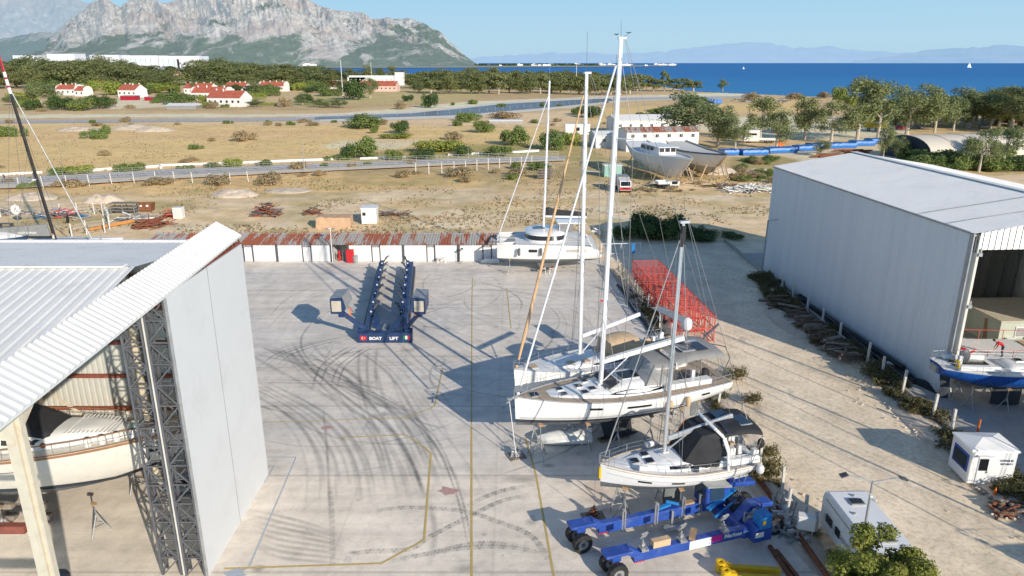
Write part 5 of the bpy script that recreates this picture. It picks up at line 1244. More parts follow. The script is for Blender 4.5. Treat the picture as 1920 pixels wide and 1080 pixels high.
# ---------------- sheds row along the far side of the yard
YS=90.6; h0=2.35
SH=thing('storage_sheds','long low row of white storage sheds under a rusty corrugated roof','sheds',(-25,YS,0))
q=MB(); corrug(q,(-1.7,YS-.35,h0+.05),(-48,YS-.35,h0+.05),(-48,YS+3.6,h0+.75),(-1.7,YS+3.6,h0+.75),.35,.05); q.build('roof','rusty_sheet',SH)
q=MB(); q.box2((-48,YS+3.4,0),(-1.8,YS+3.5,h0+.7)); q.box2((-48,YS+.1,0),(-23.6,YS+.15,h0)); q.box2((-20.7,YS+.1,0),(-1.8,YS+.15,h0)); q.box2((-23.6,YS+.1,0),(-23.5,YS+3.4,h0)); q.box2((-20.8,YS+.1,0),(-20.7,YS+3.4,h0)); q.build('back_wall','wall_panel',SH)
edges=[458,474,519,571,623]  # from the photograph: shed fronts with side doors
def px2x(u): return (u-960)/FL*(YS*cP+(HC-1.2)*sP)
panels=[(240,330,0),(333,395,0),(458,473,1),(475,518,0),(521,567,0),(568,583,1),(584,622,0),(653,697,0),(698,712,1),(713,755,0),(758,800,0),(801,814,1),(816,857,0),(862,905,0),(906,921,1),(922,936,0)]
for a_,b_,d_ in panels:
    xa,xb=px2x(a_)+.04,px2x(b_)-.04; q=MB(); q.box2((xa,YS-.02,.08),(xb,YS+.09,h0 if not d_ else h0-.3)); q.build('door' if d_ else 'panel','white_paint',SH)
q=MB()
for u in (332,457,474,520,567.5,583.5,697.5,712.5,800.5,815,905.5,921.5): q.box((px2x(u),YS-.0,h0/2),(.09,.14,h0))
for u in (519.5,756.5,859.5,622.5,653): q.box((px2x(u),YS-.03,h0/2),(.28,.2,h0))
q.box2((-48,YS-.05,h0-.04),(-23.5,YS+.1,h0+.06)); q.box2((-20.8,YS-.05,h0-.04),(-1.8,YS+.1,h0+.06)); 
for a_,b_,d_ in panels:
    if d_: q.box2((px2x(a_),YS-.04,h0-.36),(px2x(b_),YS+.08,h0-.28))
q.build('frame','dark_steel',SH)
def px(u,v,z=0): return G(u,v,z)
g=G(654,492); t=thing('cabinet','bright red cabinet standing at the open shed bay','cabinet',(g.x+.3,YS-.5,0)); q=MB(); q.box((0,0,.95),(.95,.5,1.7)); q.build('body','red',t,world=False,bevel=.02); q=MB(); q.box((-.02,-.27,.95),(.85,.03,1.5)); q.build('door','red',t,world=False)
for s in (-1,1):
    q=MB(); q.box((s*.4,0,.06),(.08,.4,.12)); q.build('leg','dark_steel',t,world=False)
g=G(637,490); q=MB(); q.lathe((g.x,YS+.3,0),[(0,0),(.16,0),(.16,1.2),(.1,1.4),(.04,1.55),(0,1.55)],10); tag(q.build('gas_cylinder','red'),'red gas cylinder in the open shed bay','gas cylinder')
for k in range(2): q=MB(); q.lathe((g.x+.5+.38*k,YS+.35,0),[(0,0),(.15,0),(.15,1.1),(.1,1.3),(.04,1.45),(0,1.45)],10); tag(q.build('gas_cylinder','galv'),'grey gas cylinder %s the red cabinet'%('next to' if k else 'between the red cylinder and'),'gas cylinder')
g=G(667,493); q=MB(); q.lathe((g.x,YS-.6,0),[(0,0),(.3,0),(.36,.95),(.38,1.0),(.0,1.0)],10); tag(q.build('waste_bin','galv'),'small grey bin right of the red cabinet','bin')
# plastic table turned on its side, work lights, dinghy nose
g=G(828,494); t=thing('plastic_table','white plastic table standing against the sheds','table',(g.x,YS-.8,0)); q=MB(); q.box((0,0,.74),(1.1,.8,.04)); q.build('table_top','plastic_white',t,world=False)
for sx in (-1,1):
    for sy in (-1,1): q=MB(); q.beam((sx*.45,sy*.3,.72),(sx*.5,sy*.36,0),.06,.06); q.build('leg','plastic_white',t,world=False)
for k,u in enumerate((863,867)):
    g=G(u,493); t=thing('work_light','%s floodlight on a thin stand by the sheds'%('shorter' if k==0 else 'taller'),'work light',(g.x,YS-.9,0)); q=MB(); q.tube((0,0,0),(0,0,1.7+.2*k),.03,n=6); 
    for a in range(3): q.tube((0,0,.5),(.35*math.cos(a*2.1),.35*math.sin(a*2.1),0),.02,n=5)
    q.build('stand','galv',t,world=False); q=MB(); q.box((0,0,1.8+.2*k),(.3,.12,.22)); q.build('lamp','dark_steel',t,world=False)
q=MB(); g=G(925,488); q.loft([[(g.x-1.6+x,YS-1.2,.75-.25*(x<.3)),(g.x-1.6+x,YS-1.0-w_,.4),(g.x-1.6+x,YS-1.2,.2)] for x,w_ in ((0,.02),(.6,.3),(1.4,.45),(2.4,.5))]); tag(q.build('skiff','white_paint',smooth=True),'white skiff propped in front of the last shed door','skiff')
# floodlight mast before the sheds
g=G(624,493); t=thing('lamp_post','thin white lamp post with a flat double head before the sheds','lamp post',(g.x,g.y,0)); q=MB(); q.tube((0,0,0),(0,0,4.55),.07,.05,8); q.build('pole','white_paint',t,world=False); q=MB(); q.box((0,0,4.6),(1.0,.12,.08)); q.build('arm','white_paint',t,world=False)
for s in (-1,1): q=MB(); q.box((s*.42,-.1,4.62),(.3,.35,.1)); q.build('lamp','galv',t,world=False)
# ---------------- sandy yard clutter
def heap(name,u,v,L,W,H,n,mats,label,cat,rz=0,seed=1,elem=(1.5,3.2)):
    random.seed(seed); g=G(u,v); q=MB()
    for k in range(n):
        f=random.random(); z=.1+H*random.random()*(1-abs(2*f-1)**2); p=Vector((g.x+(f-.5)*L,g.y+random.uniform(-W,W)/2,z)); a=rz+random.gauss(0,.6); e=random.uniform(*elem)/2; d=Vector((math.cos(a)*e,math.sin(a)*e,random.uniform(-.35,.35)*e))
        q.beam(p-d,p+d,random.uniform(.08,.2),random.uniform(.06,.16),random.randrange(len(mats)))
    return tag(q.build(name,mats),label,cat)
heap('scrap_heap',502,404,3.5,3,2.2,90,['rust','wood_grey','red_brown','dark_steel'],'tangled heap of rusty steel and timber in the sandy lot','scrap heap',.3,4,(1.2,3.0))
heap('timber_pile',588,402,1.6,1.5,1.2,22,['dark_steel','rust'],'dark scrap leaning on the left of the orange tarped load','scrap pile',.3,5)
g=G(625,428); t=thing('tarped_load','orange-brown tarpaulined load beside the small white container','covered load',(g.x,g.y+1.2,0),R(3)); q=MB(); secs=[]
for k,x in enumerate(np.linspace(-2.7,2.7,12)): j=random.uniform(-.12,.12); secs.append([(x+j,-1.5,.0),(x,-1.35,.9+j),(x,-1.1,1.75+j*1.4),(x,0,1.85+j),(x,1.2,1.8),(x,1.4,0)])
q.loft(secs,caps=True); q.build('tarpaulin','tarp_orange',t,world=False,smooth=True)
g=G(690,421); t=thing('small_container','small white container cabin with grey door standing in the sandy lot','container',(g.x+.1,g.y+1.5,0),R(4)); q=MB(); q.box((0,0,1.35),(2.4,2.8,2.5)); q.build('wall','white_paint',t,world=False); q=MB(); q.box((0,0,2.65),(2.6,3.0,.1)); q.build('roof','roof_grey',t,world=False)
q=MB(); q.box((.3,-1.43,1.25),(.9,.06,1.9)); q.build('door','wall_panel',t,world=False); q=MB(); q.box((-.75,-1.43,1.7),(.5,.05,.5)); q.build('window','window_dark',t,world=False)
heap('timber_pile',735,404,4.5,1.5,.5,24,['rust','wood_grey','dark_steel'],'low timbers and steel lying right of the small white container','scrap pile',.1,6,(2,4))
heap('timber_pile',850,440,2.5,.8,.25,8,['wood_grey'],'few grey planks behind the shed roof','planks',.1,16)
for k in range(7):
    g=G(213,425); q=MB(); q.tube((g.x-2.2+k*.05,g.y-3.2+k*.28,.15+.12*(k%3)),(g.x+1.5+k*.05,g.y+2.6+k*.28,.15+.12*(k%3)),.12,n=7); tag(q.build('pipe','orange_pipe' if k<5 else 'galv'),'long pipe in the stack of orange pipes by the scrap yard','pipe','stacked long pipes in the scrap yard')
heap('steel_stack',283,425,4.0,3.2,1.0,60,['red_brown','rust'],'red-brown steel frames stacked right of the long pipes','steel frames',.9,8,(2.2,4.0))
heap('steel_stack',322,408,2.2,1.6,1.3,40,['red_brown','red_primer'],'bundle of reddish ribbed steel behind the frames','steel stack',.5,9,(1,2))
heap('white_scrap',250,412,6.0,3.2,.5,50,['white_paint','galv','wood_grey'],'white profiles and boards lying between the pipes and the skip','scrap',.6,10,(1.5,4))
g=G(275,395); t=thing('skip','rusty orange steel skip behind the scrap','skip',(g.x,g.y,0),R(5)); q=MB(); q.extr([(-1.1,-.7,0),(1.1,-.7,0),(1.35,-.7,1.4),(-1.35,-.7,1.4)],(0,.08,0)); q.extr([(-1.1,.7,0),(1.1,.7,0),(1.35,.7,1.4),(-1.35,.7,1.4)],(0,.08,0)); q.extr([(-1.1,-.7,0),(-1.35,-.7,1.4),(-1.35,.7,1.4),(-1.1,.7,0)],(.08,0,0)); q.extr([(1.1,-.7,0),(1.35,-.7,1.4),(1.35,.7,1.4),(1.1,.7,0)],(-.08,0,0)); q.box((0,0,.05),(2.2,1.4,.08)); q.build('body','rust',t,world=False)
for s in (-.6,.5): q=MB(); q.box((s,-.73,1.0),(.4,.05,.3)); q.build('sign','white_paint',t,world=False)
g=G(334,411); t=thing('ibc_tank','white louvred tank box at the right end of the scrap','tank',(g.x,g.y+.5,0)); q=MB(); q.box((0,0,1.0),(1.5,1.3,1.9)); q.build('body','plastic_white',t,world=False,bevel=.05); q=MB(); [q.box((0,-.67,.4+.25*k),(1.3,.05,.08)) for k in range(6)]; q.build('slats','off_white',t,world=False)
g=G(235,400); t=thing('steel_rack','grey steel rack with boards behind the orange pipes','rack',(g.x,g.y,0)); q=MB()
for x in (-2,0,2):
    for y in (-.8,.8): q.beam((x,y,0),(x,y,1.9),.1,.1)
q.build('frame','galv',t,world=False); q=MB(); [q.box((0,0,z),(4.6,1.7,.08)) for z in (.6,1.2,1.85)]; q.build('shelf','wood_grey',t,world=False)
heap('steel_stack',120,408,7,2,1.4,46,['red_primer','rib_sheet','dark_steel','sky_blue'],'light red and blue steel frames behind the compound fence','steel frames',.2,11,(1.2,2.8))
heap('brush_heap',15,403,7,2.5,1.0,60,['wood_grey','rib_sheet'],'grey heap of cut timber at the far left behind the fence','timber heap',.1,12,(1,3))
heap('brush_heap',92,408,6,2,.8,40,['wood_grey','galv'],'grey wire and timber heap behind the black mast','timber heap',.1,13,(1,2.5))
g=G(128,418); q=MB(); 
for k in range(2): q.wheel((g.x,g.y,.55+.1*k),.55,.22,(.9,.3,0),16)
tag(q.build('tyre','black_rubber'),'black tyre leaning on the ground beside the black mast','tyre')
g=G(12,428); t=thing('picnic_bench','dark wooden bench frame at the far left edge','bench',(g.x,g.y,0)); q=MB(); q.box((0,0,.75),(2.4,.7,.08)); q.build('table_top','dark_steel',t,world=False)
for sx in (-1,1): q=MB(); q.box((sx*.9,0,.38),(.15,.7,.75)); q.build('leg','dark_steel',t,world=False)
# site stack near the posts and white sticks heap on the right
g=G(1022,335); t=thing('plank_stack','stack of grey planks on bearers left of the lorry','plank stack',(g.x,g.y,0),R(5)); q=MB(); [q.box((random.uniform(-.2,.2),0,.3+.38*k),(3.4,1.2,.12)) for k in range(6)]; q.build('planks','wood_grey',t,world=False); q=MB(); [q.box((s,0,.1+.38*k),(.15,1.2,.22)) for k in range(6) for s in (-1,1)]; q.build('bearers','dark_steel',t,world=False)
heap('reed_heap',1410,358,9,5,1.0,170,['off_white','galv','white_paint'],'pale heap of thin poles beside the corner of the right hangar','pole heap',.35,14,(3,5))
heap('scrap_heap',1352,350,8,2.5,.5,60,['rust','wood_grey','dark_steel'],'low rusty scrap and planks under the bow of the right wooden hull','scrap heap',.2,15,(1,2.5))
heap('planks',905,318,.1,.1,.1,1,['wood_grey'],'long single plank lying in the dry grass behind the sheds','plank',.05,18,(9,9.1))
# wooden and concrete posts beside the yard's right kerb
FR=thing('yard_fence','white-panelled steel fence with gate along the far right kerb','fence',(13.2,84,0))
q=MB(); yy=np.linspace(86.5,73,12)
for i,y in enumerate(yy): q.beam((edgeX(y)+.9,y,0),(edgeX(y)+.9,y,1.7),.09,.09)
q.build('post','beige',FR)
q=MB()
for z in (.25,1.55): q.beam((edgeX(86.5)+.9,86.5,z),(edgeX(73)+.9,73,z),.06,.08)
for y in np.linspace(86.3,73.2,54): q.beam((edgeX(y)+.9,y,.2),(edgeX(y)+.9,y,1.6),.05,.05)
q.build('rails','beige',FR)
q=MB(); [q.box((edgeX(y)+.86,y,.85),(.03,1.0,1.2)) for y in (85.6,83.1,80.6)]; q.build('panel','beige',FR)
t=thing('steel_gate','white pipe gate in front of the shadowed shrubs','gate',G(1165,478),R(5)); q=MB()
for z in (.2,1.6): q.beam((-2.8,0,z),(2.6,0,z),.08,.08)
for x in np.linspace(-2.8,2.6,5): q.beam((x,0,0),(x,0,1.65),.06,.06)
q.build('frame','white_paint',t,world=False)
g=G(1186,492); t=thing('notice_board','small sky-blue board on a thin post at the gate','sign',(g.x,g.y,0)); q=MB(); q.tube((0,0,0),(0,0,2.4),.04,n=6); q.build('post','galv',t,world=False); q=MB(); q.box((0,-.05,1.9),(.42,.05,1.3)); q.build('board','sky_blue',t,world=False)
for i,y in enumerate((71,66,62,58,53.5,49,41,37.5,34.5)):
    q=MB(); q.beam((edgeX(y)+1.0,y,0),(edgeX(y)+1.0+random.uniform(-.1,.1),y,2.0),.15,.15); tag(q.build('fence_post','concrete_white'),'pale concrete fence post along the right kerb of the yard','post','concrete posts along the yard kerb')
q=MB(); a=Vector((edgeX(80)-.35,80,.15)); b=Vector((edgeX(60)-.35,60,.15)); q.path([a.lerp(b,k/12)+Vector((.12*math.sin(k),0,0)) for k in range(13)],.13,7); tag(q.build('black_pipe','black_rubber'),'long black pipe lying along the far right kerb','pipe')
q=MB(); q.path([(edgeX(44)+.1,44,.3),(edgeX(30)+.1,30,.3)],.16,8); tag(q.build('black_pipe','rust'),'thick dark pipe lying along the near right kerb','pipe')
heap('timber_pile',1205,560,1.5,9,.5,60,['wood_grey','dark_steel','beige'],'timber offcuts and poles strewn between the kerb and the red frames','timber pile',.5,21,(.8,2))
heap('scrap_pile',1475,985,1.0,3.6,.9,34,['galv','plastic_white','steel'],'grey metal props and lumber piled by the near kerb','scrap pile',.7,22,(.6,1.6))
# red steel frames
t=thing('red_frame_rack','long rack of red steel cage frames between yard and track','steel frames',(16.6,72,0),R(4.2))
for k in range(7):
    y0_=-9.8+k*2.85; q=MB(); W2,H2,L2=1.55,2.6,2.55
    for x in (-W2,W2):
        for y in (y0_,y0_+L2/2,y0_+L2): q.beam((x,y,.1),(x,y,H2),.09,.09)
        for z in (.15,1.4,H2): q.beam((x,y0_,z),(x,y0_+L2,z),.07,.07)
        q.beam((x,y0_,.2),(x,y0_+L2,2.5),.06,.06)
        for y in np.linspace(y0_,y0_+L2,5)[1:-1]: q.beam((x,y,.15),(x,y,H2),.04,.04)
    for y in np.linspace(y0_,y0_+L2,6): q.beam((-W2,y,H2),(W2,y,H2),.05,.05)
    for y in (y0_,y0_+L2):
        for z in (.15,1.4): q.beam((-W2,y,z),(W2,y,z),.08,.08)
        for x in np.linspace(-W2,W2,6)[1:-1]: q.beam((x,y,.15),(x,y,H2),.06,.06)
    q.build('cage_frame','red_primer',t,world=False)
# ---------------- guard booth
t=thing('guard_booth','small white guard booth with a blue-framed window and hipped roof','booth',(29.55,39.6,0),R(-3)); w,d,h=2.75,2.2,2.25
q=MB(); q.box((0,0,h/2+.1),(w,d,h)); q.build('wall','white_paint',t,world=False,bevel=.06)
q=MB(); e=.06; z=h+.1; q.add([(-w/2-e,-d/2-e,z),(w/2+e,-d/2-e,z),(w/2+e,d/2+e,z),(-w/2-e,d/2+e,z),(-w/2-e,-d/2-e,z+.12),(w/2+e,-d/2-e,z+.12),(w/2+e,d/2+e,z+.12),(-w/2-e,d/2+e,z+.12),(-.25,0,z+.42),(.25,0,z+.42)],[(0,1,5,4),(1,2,6,5),(2,3,7,6),(3,0,4,7),(4,5,9,8),(5,6,9),(6,7,8,9),(7,4,8)]); q.build('roof','roof_white',t,world=False)
q=MB(); q.box((-w/2-.02,-.1,1.4),(.06,1.6,1.15)); f=q.build('window','lift_blue',t,world=False); q=MB(); q.box((-w/2-.06,-.1,1.4),(.04,1.3,.85)); q.build('pane','black_glass',f,world=False)
q=MB(); q.box((-.6,-d/2-.02,1.05),(.62,.06,1.9)); f=q.build('door','white_paint',t,world=False); q=MB(); q.box((-.6,-d/2-.07,1.5),(.5,.04,.8)); q.build('pane','black_glass',f,world=False); q=MB(); q.box((-.36,-d/2-.08,1.0),(.04,.06,.12)); q.build('handle','dark_steel',f,world=False)
q=MB(); q.box((-.6,-d/2-.12,2.12),(.95,.25,.06)); q.build('door_hood','white_paint',t,world=False)
text('GÜVENLİK',(.75,-d/2-.015,1.78),.17,(PI/2,0,0),'navy',t); text('SECURITY',(.78,-d/2-.015,1.55),.17,(PI/2,0,0),'navy',t)
q=MB(); q.box((-.6,-d/2-.5,.05),(.9,.7,.06)); q.box((-.3,-d/2-1.0,.04),(1.3,.18,.05),rz=.5); tag(q.build('pallet','wood_grey',None,world=False),'wooden pallet step at the booth door','pallet').location=(29.5,39.5,.02)
def cone(x,y,label,h=.55):
    q=MB(); q.box((x,y,.03),(.36,.36,.05)); q.lathe((x,y,.05),[(.15,0),(.1,h*.4),(.06,h*.75),(.03,h)],10); tag(q.build('traffic_cone','orange'),label,'cone')
g=G(1864,930); cone(g.x,g.y,'orange traffic cone in front of the guard booth')
q=MB(); g=G(1830,820); q.tube((g.x,g.y,0),(g.x+.05,g.y,1.4),.07,n=8); tag(q.build('orange_post','orange'),'short orange bollard behind the guard booth','bollard')
heap('brush_heap',1890,960,1.6,1.2,.5,40,['rust','wood_grey'],'brown brush heap by the kerb at the right edge','brush heap',.3,25,(.5,1.1))
# ---------------- caravan
t=thing('caravan','long white caravan parked on the track beside the fig tree','caravan',(18.3,30.2,0),R(1)); W=2.15; L=8.0; H=2.75
prof=[(-L/2+.1,.5),(L/2-.15,.5),(L/2,1.0),(L/2,2.2),(L/2-.15,2.6),(L/2-.5,H),(-L/2+1.6,H),(-L/2+.8,H-.25),(-L/2+.15,H-.9),(-L/2,1.6),(-L/2,.8)]
q=MB(); q.extr([(-W/2,y,z) for y,z in prof],(W,0,0)); q.build('body','hull_white',t,world=False,bevel=.07)
for y in (2.5,-.6): q=MB(); q.box((.0,y,H+.04),(.75,.55,.09)); f=q.build('roof_hatch','galv',t,world=False); q=MB(); q.box((0,y,H+.10),(.6,.42,.05)); q.build('pane','window_dark',f,world=False)
for (x,y) in ((-.6,1.5),(.4,.6),(-.2,.3),(.55,-1.3),(-.5,-1.8),(.1,3.1)): q=MB(); q.lathe((x,y,H),[(.09,0),(.09,.08),(0,.1)],8); q.build('roof_vent','galv',t,world=False)
for y,l_ in ((2.9,.7),(1.9,.5)): q=MB(); q.box((-W/2-.02,y,1.35),(.05,l_,.45)); f=q.build('window','window_dark',t,world=False)
q=MB(); q.box((-W/2-.02,0.2,1.25),(.04,6.6,.05)); q.box((-W/2-.02,0.2,2.3),(.04,6.6,.04)); q.box((-W/2-.02,0.2,1.4),(.04,6.6,.03)); q.build('side_stripe','galv',t,world=False)
q=MB(); q.box((-W/2-.03,-.3,1.5),(.05,.6,1.7)); q.build('door','off_white',t,world=False)
for s in (-1,1):
    for y in (-.4,.5): q=MB(); q.wheel((s*(W/2-.15),y-.2,.34),.34,.22,(1,0,0),14); q.build('wheel','black_rubber',t,world=False)
# ---------------- double lamp post
t=thing('lamp_post','thin grey lamp post with two arms rising from the fig tree','lamp post',(16.9,29.2,0)); q=MB(); q.tube((0,0,0),(0,0,6.3),.075,.05,8); q.build('pole','galv',t,world=False)
q=MB(); q.tube((0,0,6.25),(-1.2,.2,6.55),.035,n=6); q.tube((0,0,6.25),(1.25,-.1,6.55),.035,n=6); q.build('arm','galv',t,world=False)
for s,y in ((-1.3,.2),(1.35,-.1)): q=MB(); q.box((s,y,6.5),(.34,.3,.07),ry=.35*(1 if s>0 else -1)); q.build('lamp','dark_steel',t,world=False)
q=MB(); q.box((.12,-.05,5.35),(.1,.32,.1),rz=.7); q.box((-.05,-.12,5.6),(.12,.2,.1)); q.build('camera_box','plastic_white',t,world=False)
# ---------------- utility boxes by the near kerb
t=thing('electric_cabinet','pale grey electric cabinet on legs by the near kerb','cabinet',(15.9,33.0,0),R(-20)); q=MB(); q.box((0,0,1.35),(.9,.5,.8)); q.build('body','plastic_white',t,world=False,bevel=.02); q=MB(); q.box((0,-.27,1.35),(.8,.03,.7)); q.build('door','plastic_white',t,world=False)
q=MB(); q.box((.5,.12,1.4),(.16,.5,.9)); q.build('side_box','galv',t,world=False)
for s in (-1,1): q=MB(); q.beam((s*.35,0,0),(s*.35,0,.95),.08,.08); q.build('leg','galv',t,world=False)
for (x,y,h,l) in ((15.35,34.3,2.6,'tall rough wooden post by the near kerb'),(16.2,34.0,1.7,'short pale post next to the electric cabinet')):
    q=MB(); q.tube((x,y,0),(x+.05,y,h),.1,.09,8); q.box((x,y,h*.72),(.4,.18,.06)); tag(q.build('post','concrete_white'),l,'post')
for k in range(5):
    q=MB(); x,y=15.2+random.uniform(-.1,.6),34.6+k*.35; q.tube((x,y,.05),(x+.25,y+.1,1.1+random.random()*.5),.06,n=7); q.box((x,y,.1),(.3,.3,.06)); tag(q.build('steel_prop','steel'),'grey adjustable steel prop leaning by the near kerb','prop','steel props by the near kerb')
# ---------------- yellow and brown beams lying bottom right
for k in range(2):
    a=G(1352+10*k,1063+16*k,.3); b=G(1463+3*k,1070+16*k,.3); q=MB(); q.beam(a,b,.26,.26); t=thing('yellow_beam','%s yellow steel beam lying at the bottom edge'%('upper' if k==0 else 'lower'),'beam',((a.x+b.x)/2,(a.y+b.y)/2,0)); q.build('bar','yellow',t)
    q=MB(); q.lathe((a.x-.05,a.y,.1),[(.1,0),(.24,0),(.24,.55),(.12,.55),(.1,0)],12); q.beam((a.x-.1,a.y,.5),(a.x+.5,a.y,.45),.3,.08); q.build('eye_end','yellow',t)
for k in range(2):
    a=G(1443+12*k,1024+8*k,.15); b=G(1486+14*k,1088,.15); q=MB(); q.beam(a,b,.18,.2); tag(q.build('rusty_beam','rust'),'%s of two dark rusty beams beside the yellow ones'%('left' if k==0 else 'right'),'beam')
# ---------------- fig tree bottom right
random.seed(9); t=thing('fig_tree','leafy bright green fig tree in the bottom right foreground','tree',(16.5,26.6,0)); cl=[]
for i in range(64):
    a=random.uniform(0,2*PI);q_=random.random()**.5; zz=random.uniform(1.8,4.5); k=1-.25*max(0,(zz-3.4))/1.1; r_=random.uniform(.35,.58); cl.append((math.cos(a)*q_*2.0*k,math.sin(a)*q_*1.9*k,zz,r_,r_,r_*.8))
cl+= [(-1.7,.3,3.6,.7,.6,.7),(1.8,-.2,3.2,.7,.6,.6),(2.2,.1,2.6,.5,.5,.4)]
crown_obj('crown',leaves_mesh('fig_leaves_mesh',cl,26000,.14,'leaf_fig',.7,.6),t)
q=MB(); q.tube((0,0,0),(0,0,1.4),.16,.13,8); limbs(q,(0,0,1.3),[c[:3] for c in cl[:12]],.09); q.build('trunk','bark',t,world=False)
# ---------------- birds above the tallest mast
for (u,v,l) in ((1156,65,'dark bird flying left of the tallest mast top'),(1179,62,'dark bird flying right of the tallest mast top')):
    p=GY(u,v,44); t=thing('bird',l,'bird',p,R(30)); q=MB(); t.scale=(.55,.55,.55); q.blob((0,0,0),(.16,.05,.05),6,4); q.build('body','black_rubber',t,world=False)
    for s in (-1,1): q=MB(); q.add([(-.06,0,0),(.08,0,0),(.05,s*.25,.12),(-.02,s*.48,.05),(-.08,s*.25,.1)],[(0,1,2,3,4)]); q.build('wing','black_rubber',t,world=False)
# ================================================================ BOATS
class Hull:
    def __init__(s,L,B,zb,wl,sb,sm,ss,tw=.86,zst=None,zbow=None,rake=.0,full=2.3,fwd=.62,trans=.0,ap=.72,bm=.45):
        s.L,s.B,s.zb,s.wl,s.sb,s.sm,s.ss,s.tw,s.rake,s.full,s.fwd,s.trans,s.ap,s.bm=L,B,zb,wl,sb,sm,ss,tw,rake,full,fwd,trans,ap,bm
        s.zst=wl+.12 if zst is None else zst; s.zbow=wl-.08 if zbow is None else zbow
    def b(s,t):
        m=1-s.fwd
        if t>m: return s.B/2*max(0.0,1-((t-m)/s.fwd)**s.full)**.92+.012
        k=(m-t)/m; return s.B/2*(1-(1-s.tw)*k*k)
    def zs(s,t):
        return s.sm+(s.sb-s.sm)*max(0,(t-.4)/.6)**1.6+(s.ss-s.sm)*max(0,(.4-t)/.4)**1.6
    def zk(s,t):
        m=s.bm
        if t<m: return s.zb+(s.zst-s.zb)*((m-t)/m)**2
        return s.zb+(s.zbow-s.zb)*((t-m)/(1-m))**2.4
    def x(s,t,f=1.0):
        if s.rake>2.5: return -s.L/2+s.L*t-(s.rake*(1-f)*max(0,(t-.5)/.5)**2)-(1-f)*2.2*max(0,(.2-t)/.2)*-1
        return -s.L/2+s.L*t+ (s.rake*f if t>.9 else 0)*((t-.9)/.1 if t>.9 else 0) - s.trans*(1-f)*(-1 if t<.02 else 0)
    def y(s,t,f):      # half breadth at height fraction f between keel line and sheer
        c=max(0.0,1-f)**(1/1.15); c=min(1,c); sn=math.sqrt(max(0,1-c*c)); return s.b(t)*sn**s.ap
    def side(s,t,z,sd=1,off=.012):
        f=(z-s.zk(t))/(s.zs(t)-s.zk(t)); return Vector((s.x(t,f),sd*(s.y(t,f)+off),z))
def hull_mesh(H,mats,parent,n=44,name='hull',stripe=None,deck='deck_white',camber=.06,toe=None):
    q=MB(); secs=[]; ts=[i/n for i in range(n+1)]; lo=7; hi=7
    for t in ts:
        zk,zs=H.zk(t),H.zs(t); w=min(max(H.wl,zk+.02),zs-.1); zz=[zk+(w-zk)*(i/lo)**1.6 for i in range(lo)]+[w+(zs-w)*i/hi for i in range(hi+1)]
        R_=[]; 
        for z in zz:
            f=(z-zk)/(zs-zk); R_.append((H.x(t,f),H.y(t,f),z))
        secs.append([(x,-y,z) for x,y,z in reversed(R_)]+R_[1:] if False else [(x,-y,z) for x,y,z in reversed(R_)]+[(x,y,z) for x,y,z in R_][1:])
    m=len(secs[0])-1
    def mf(i,j):
        k=j if j<m/2 else m-1-j      # 0 at sheer
        if k>=hi: return 1
        if stripe and k==hi-1: return 2
        return 0
    q.loft(secs,mfun=mf); tr=secs[0]; q.add(tr,[tuple(range(len(tr)))],0); 
    hm=q.build(name,mats,parent,world=False,smooth=True)
    q=MB(); rows=[]
    for t in ts:
        b_=H.b(t)-.01; zs=H.zs(t)-.02; rows.append([(H.x(t,1),b_*k,zs+camber*(1-k*k)) for k in (-1,-.6,-.2,.2,.6,1)])
    q.loft(rows); dk=q.build('deck',deck,parent,world=False,smooth=True)
    q=MB()
    for sd in (-1,1): q.path([(H.x(t,1),sd*(H.b(t)-.03),H.zs(t)+.03) for t in ts],.035,4)
    q.build('toe_rail',toe or 'alu',parent,world=False)
    return hm
def coachroof(H,parent,t0,t1,w,h,mat='hull_white',name='coachroof',fore=.45,aft=.12,z0=0,pw=5,n=22,kk=15,wf=None):
    """trunk cabin: w fraction of half beam"""
    q=MB(); S=[]
    def prm(t):
        u=(t-t0)/(t1-t0); hh=h*min(1,(1-u)/fore)**.8*min(1,(u+.02)/aft if aft else 1)**.5
        ww=w*H.b(min(t,.93))*(1-.30*max(0,(u-.5)/.5)**1.5)
        if wf: ww=wf(t,ww)
        return ww,max(.02,hh)
    for i in range(n+1):
        t=t0+(t1-t0)*i/n; ww,hh=prm(t); z=H.zs(t)+z0-.03
        S.append([(H.x(t,1),ww*k,z+hh*(1-abs(k)**pw)**.5) for k in [math.sin(PI/2*(-1+2*j/(kk-1))) for j in range(kk)]])
    q.loft(S); q.add(S[0],[tuple(reversed(range(kk)))]); o=q.build(name,mat,parent,world=False,smooth=True)
    return o,prm
def roofwin(H,parent,prm,ta,tb,f0,f1,mat='black_glass',name='side_window',pw=5,z0=0,sides=(1,-1),n=10,taper=True):
    for sd in sides:
        q=MB(); A=[];B_=[]
        for i in range(n+1):
            u=i/n; t=ta+(tb-ta)*u; ww,hh=prm(t); z=H.zs(t)+z0-.03
            e=math.sin(PI*min(1,u*1.0))**.35 if taper else 1
            fm=(f0+f1)/2; a=fm-(fm-f0)*e; b_=fm+(f1-fm)*e
            for L_,f in ((A,a),(B_,b_)): L_.append((H.x(t,1),sd*(ww*(1-f*f)**(1/pw)+.012),z+hh*f+.004))
        q.loft([A,B_]); q.build(name,mat,parent,world=False)
def hatch(parent,x,y,z,sx,sy,mat='black_glass',tilt=0):
    q=MB(); q.box((x,y,z+.02),(sx+.08,sy+.08,.05),ry=tilt); f=q.build('hatch','alu',parent,world=False); q=MB(); q.box((x,y,z+.05),(sx,sy,.04),ry=tilt); q.build('pane',mat,f,world=False)
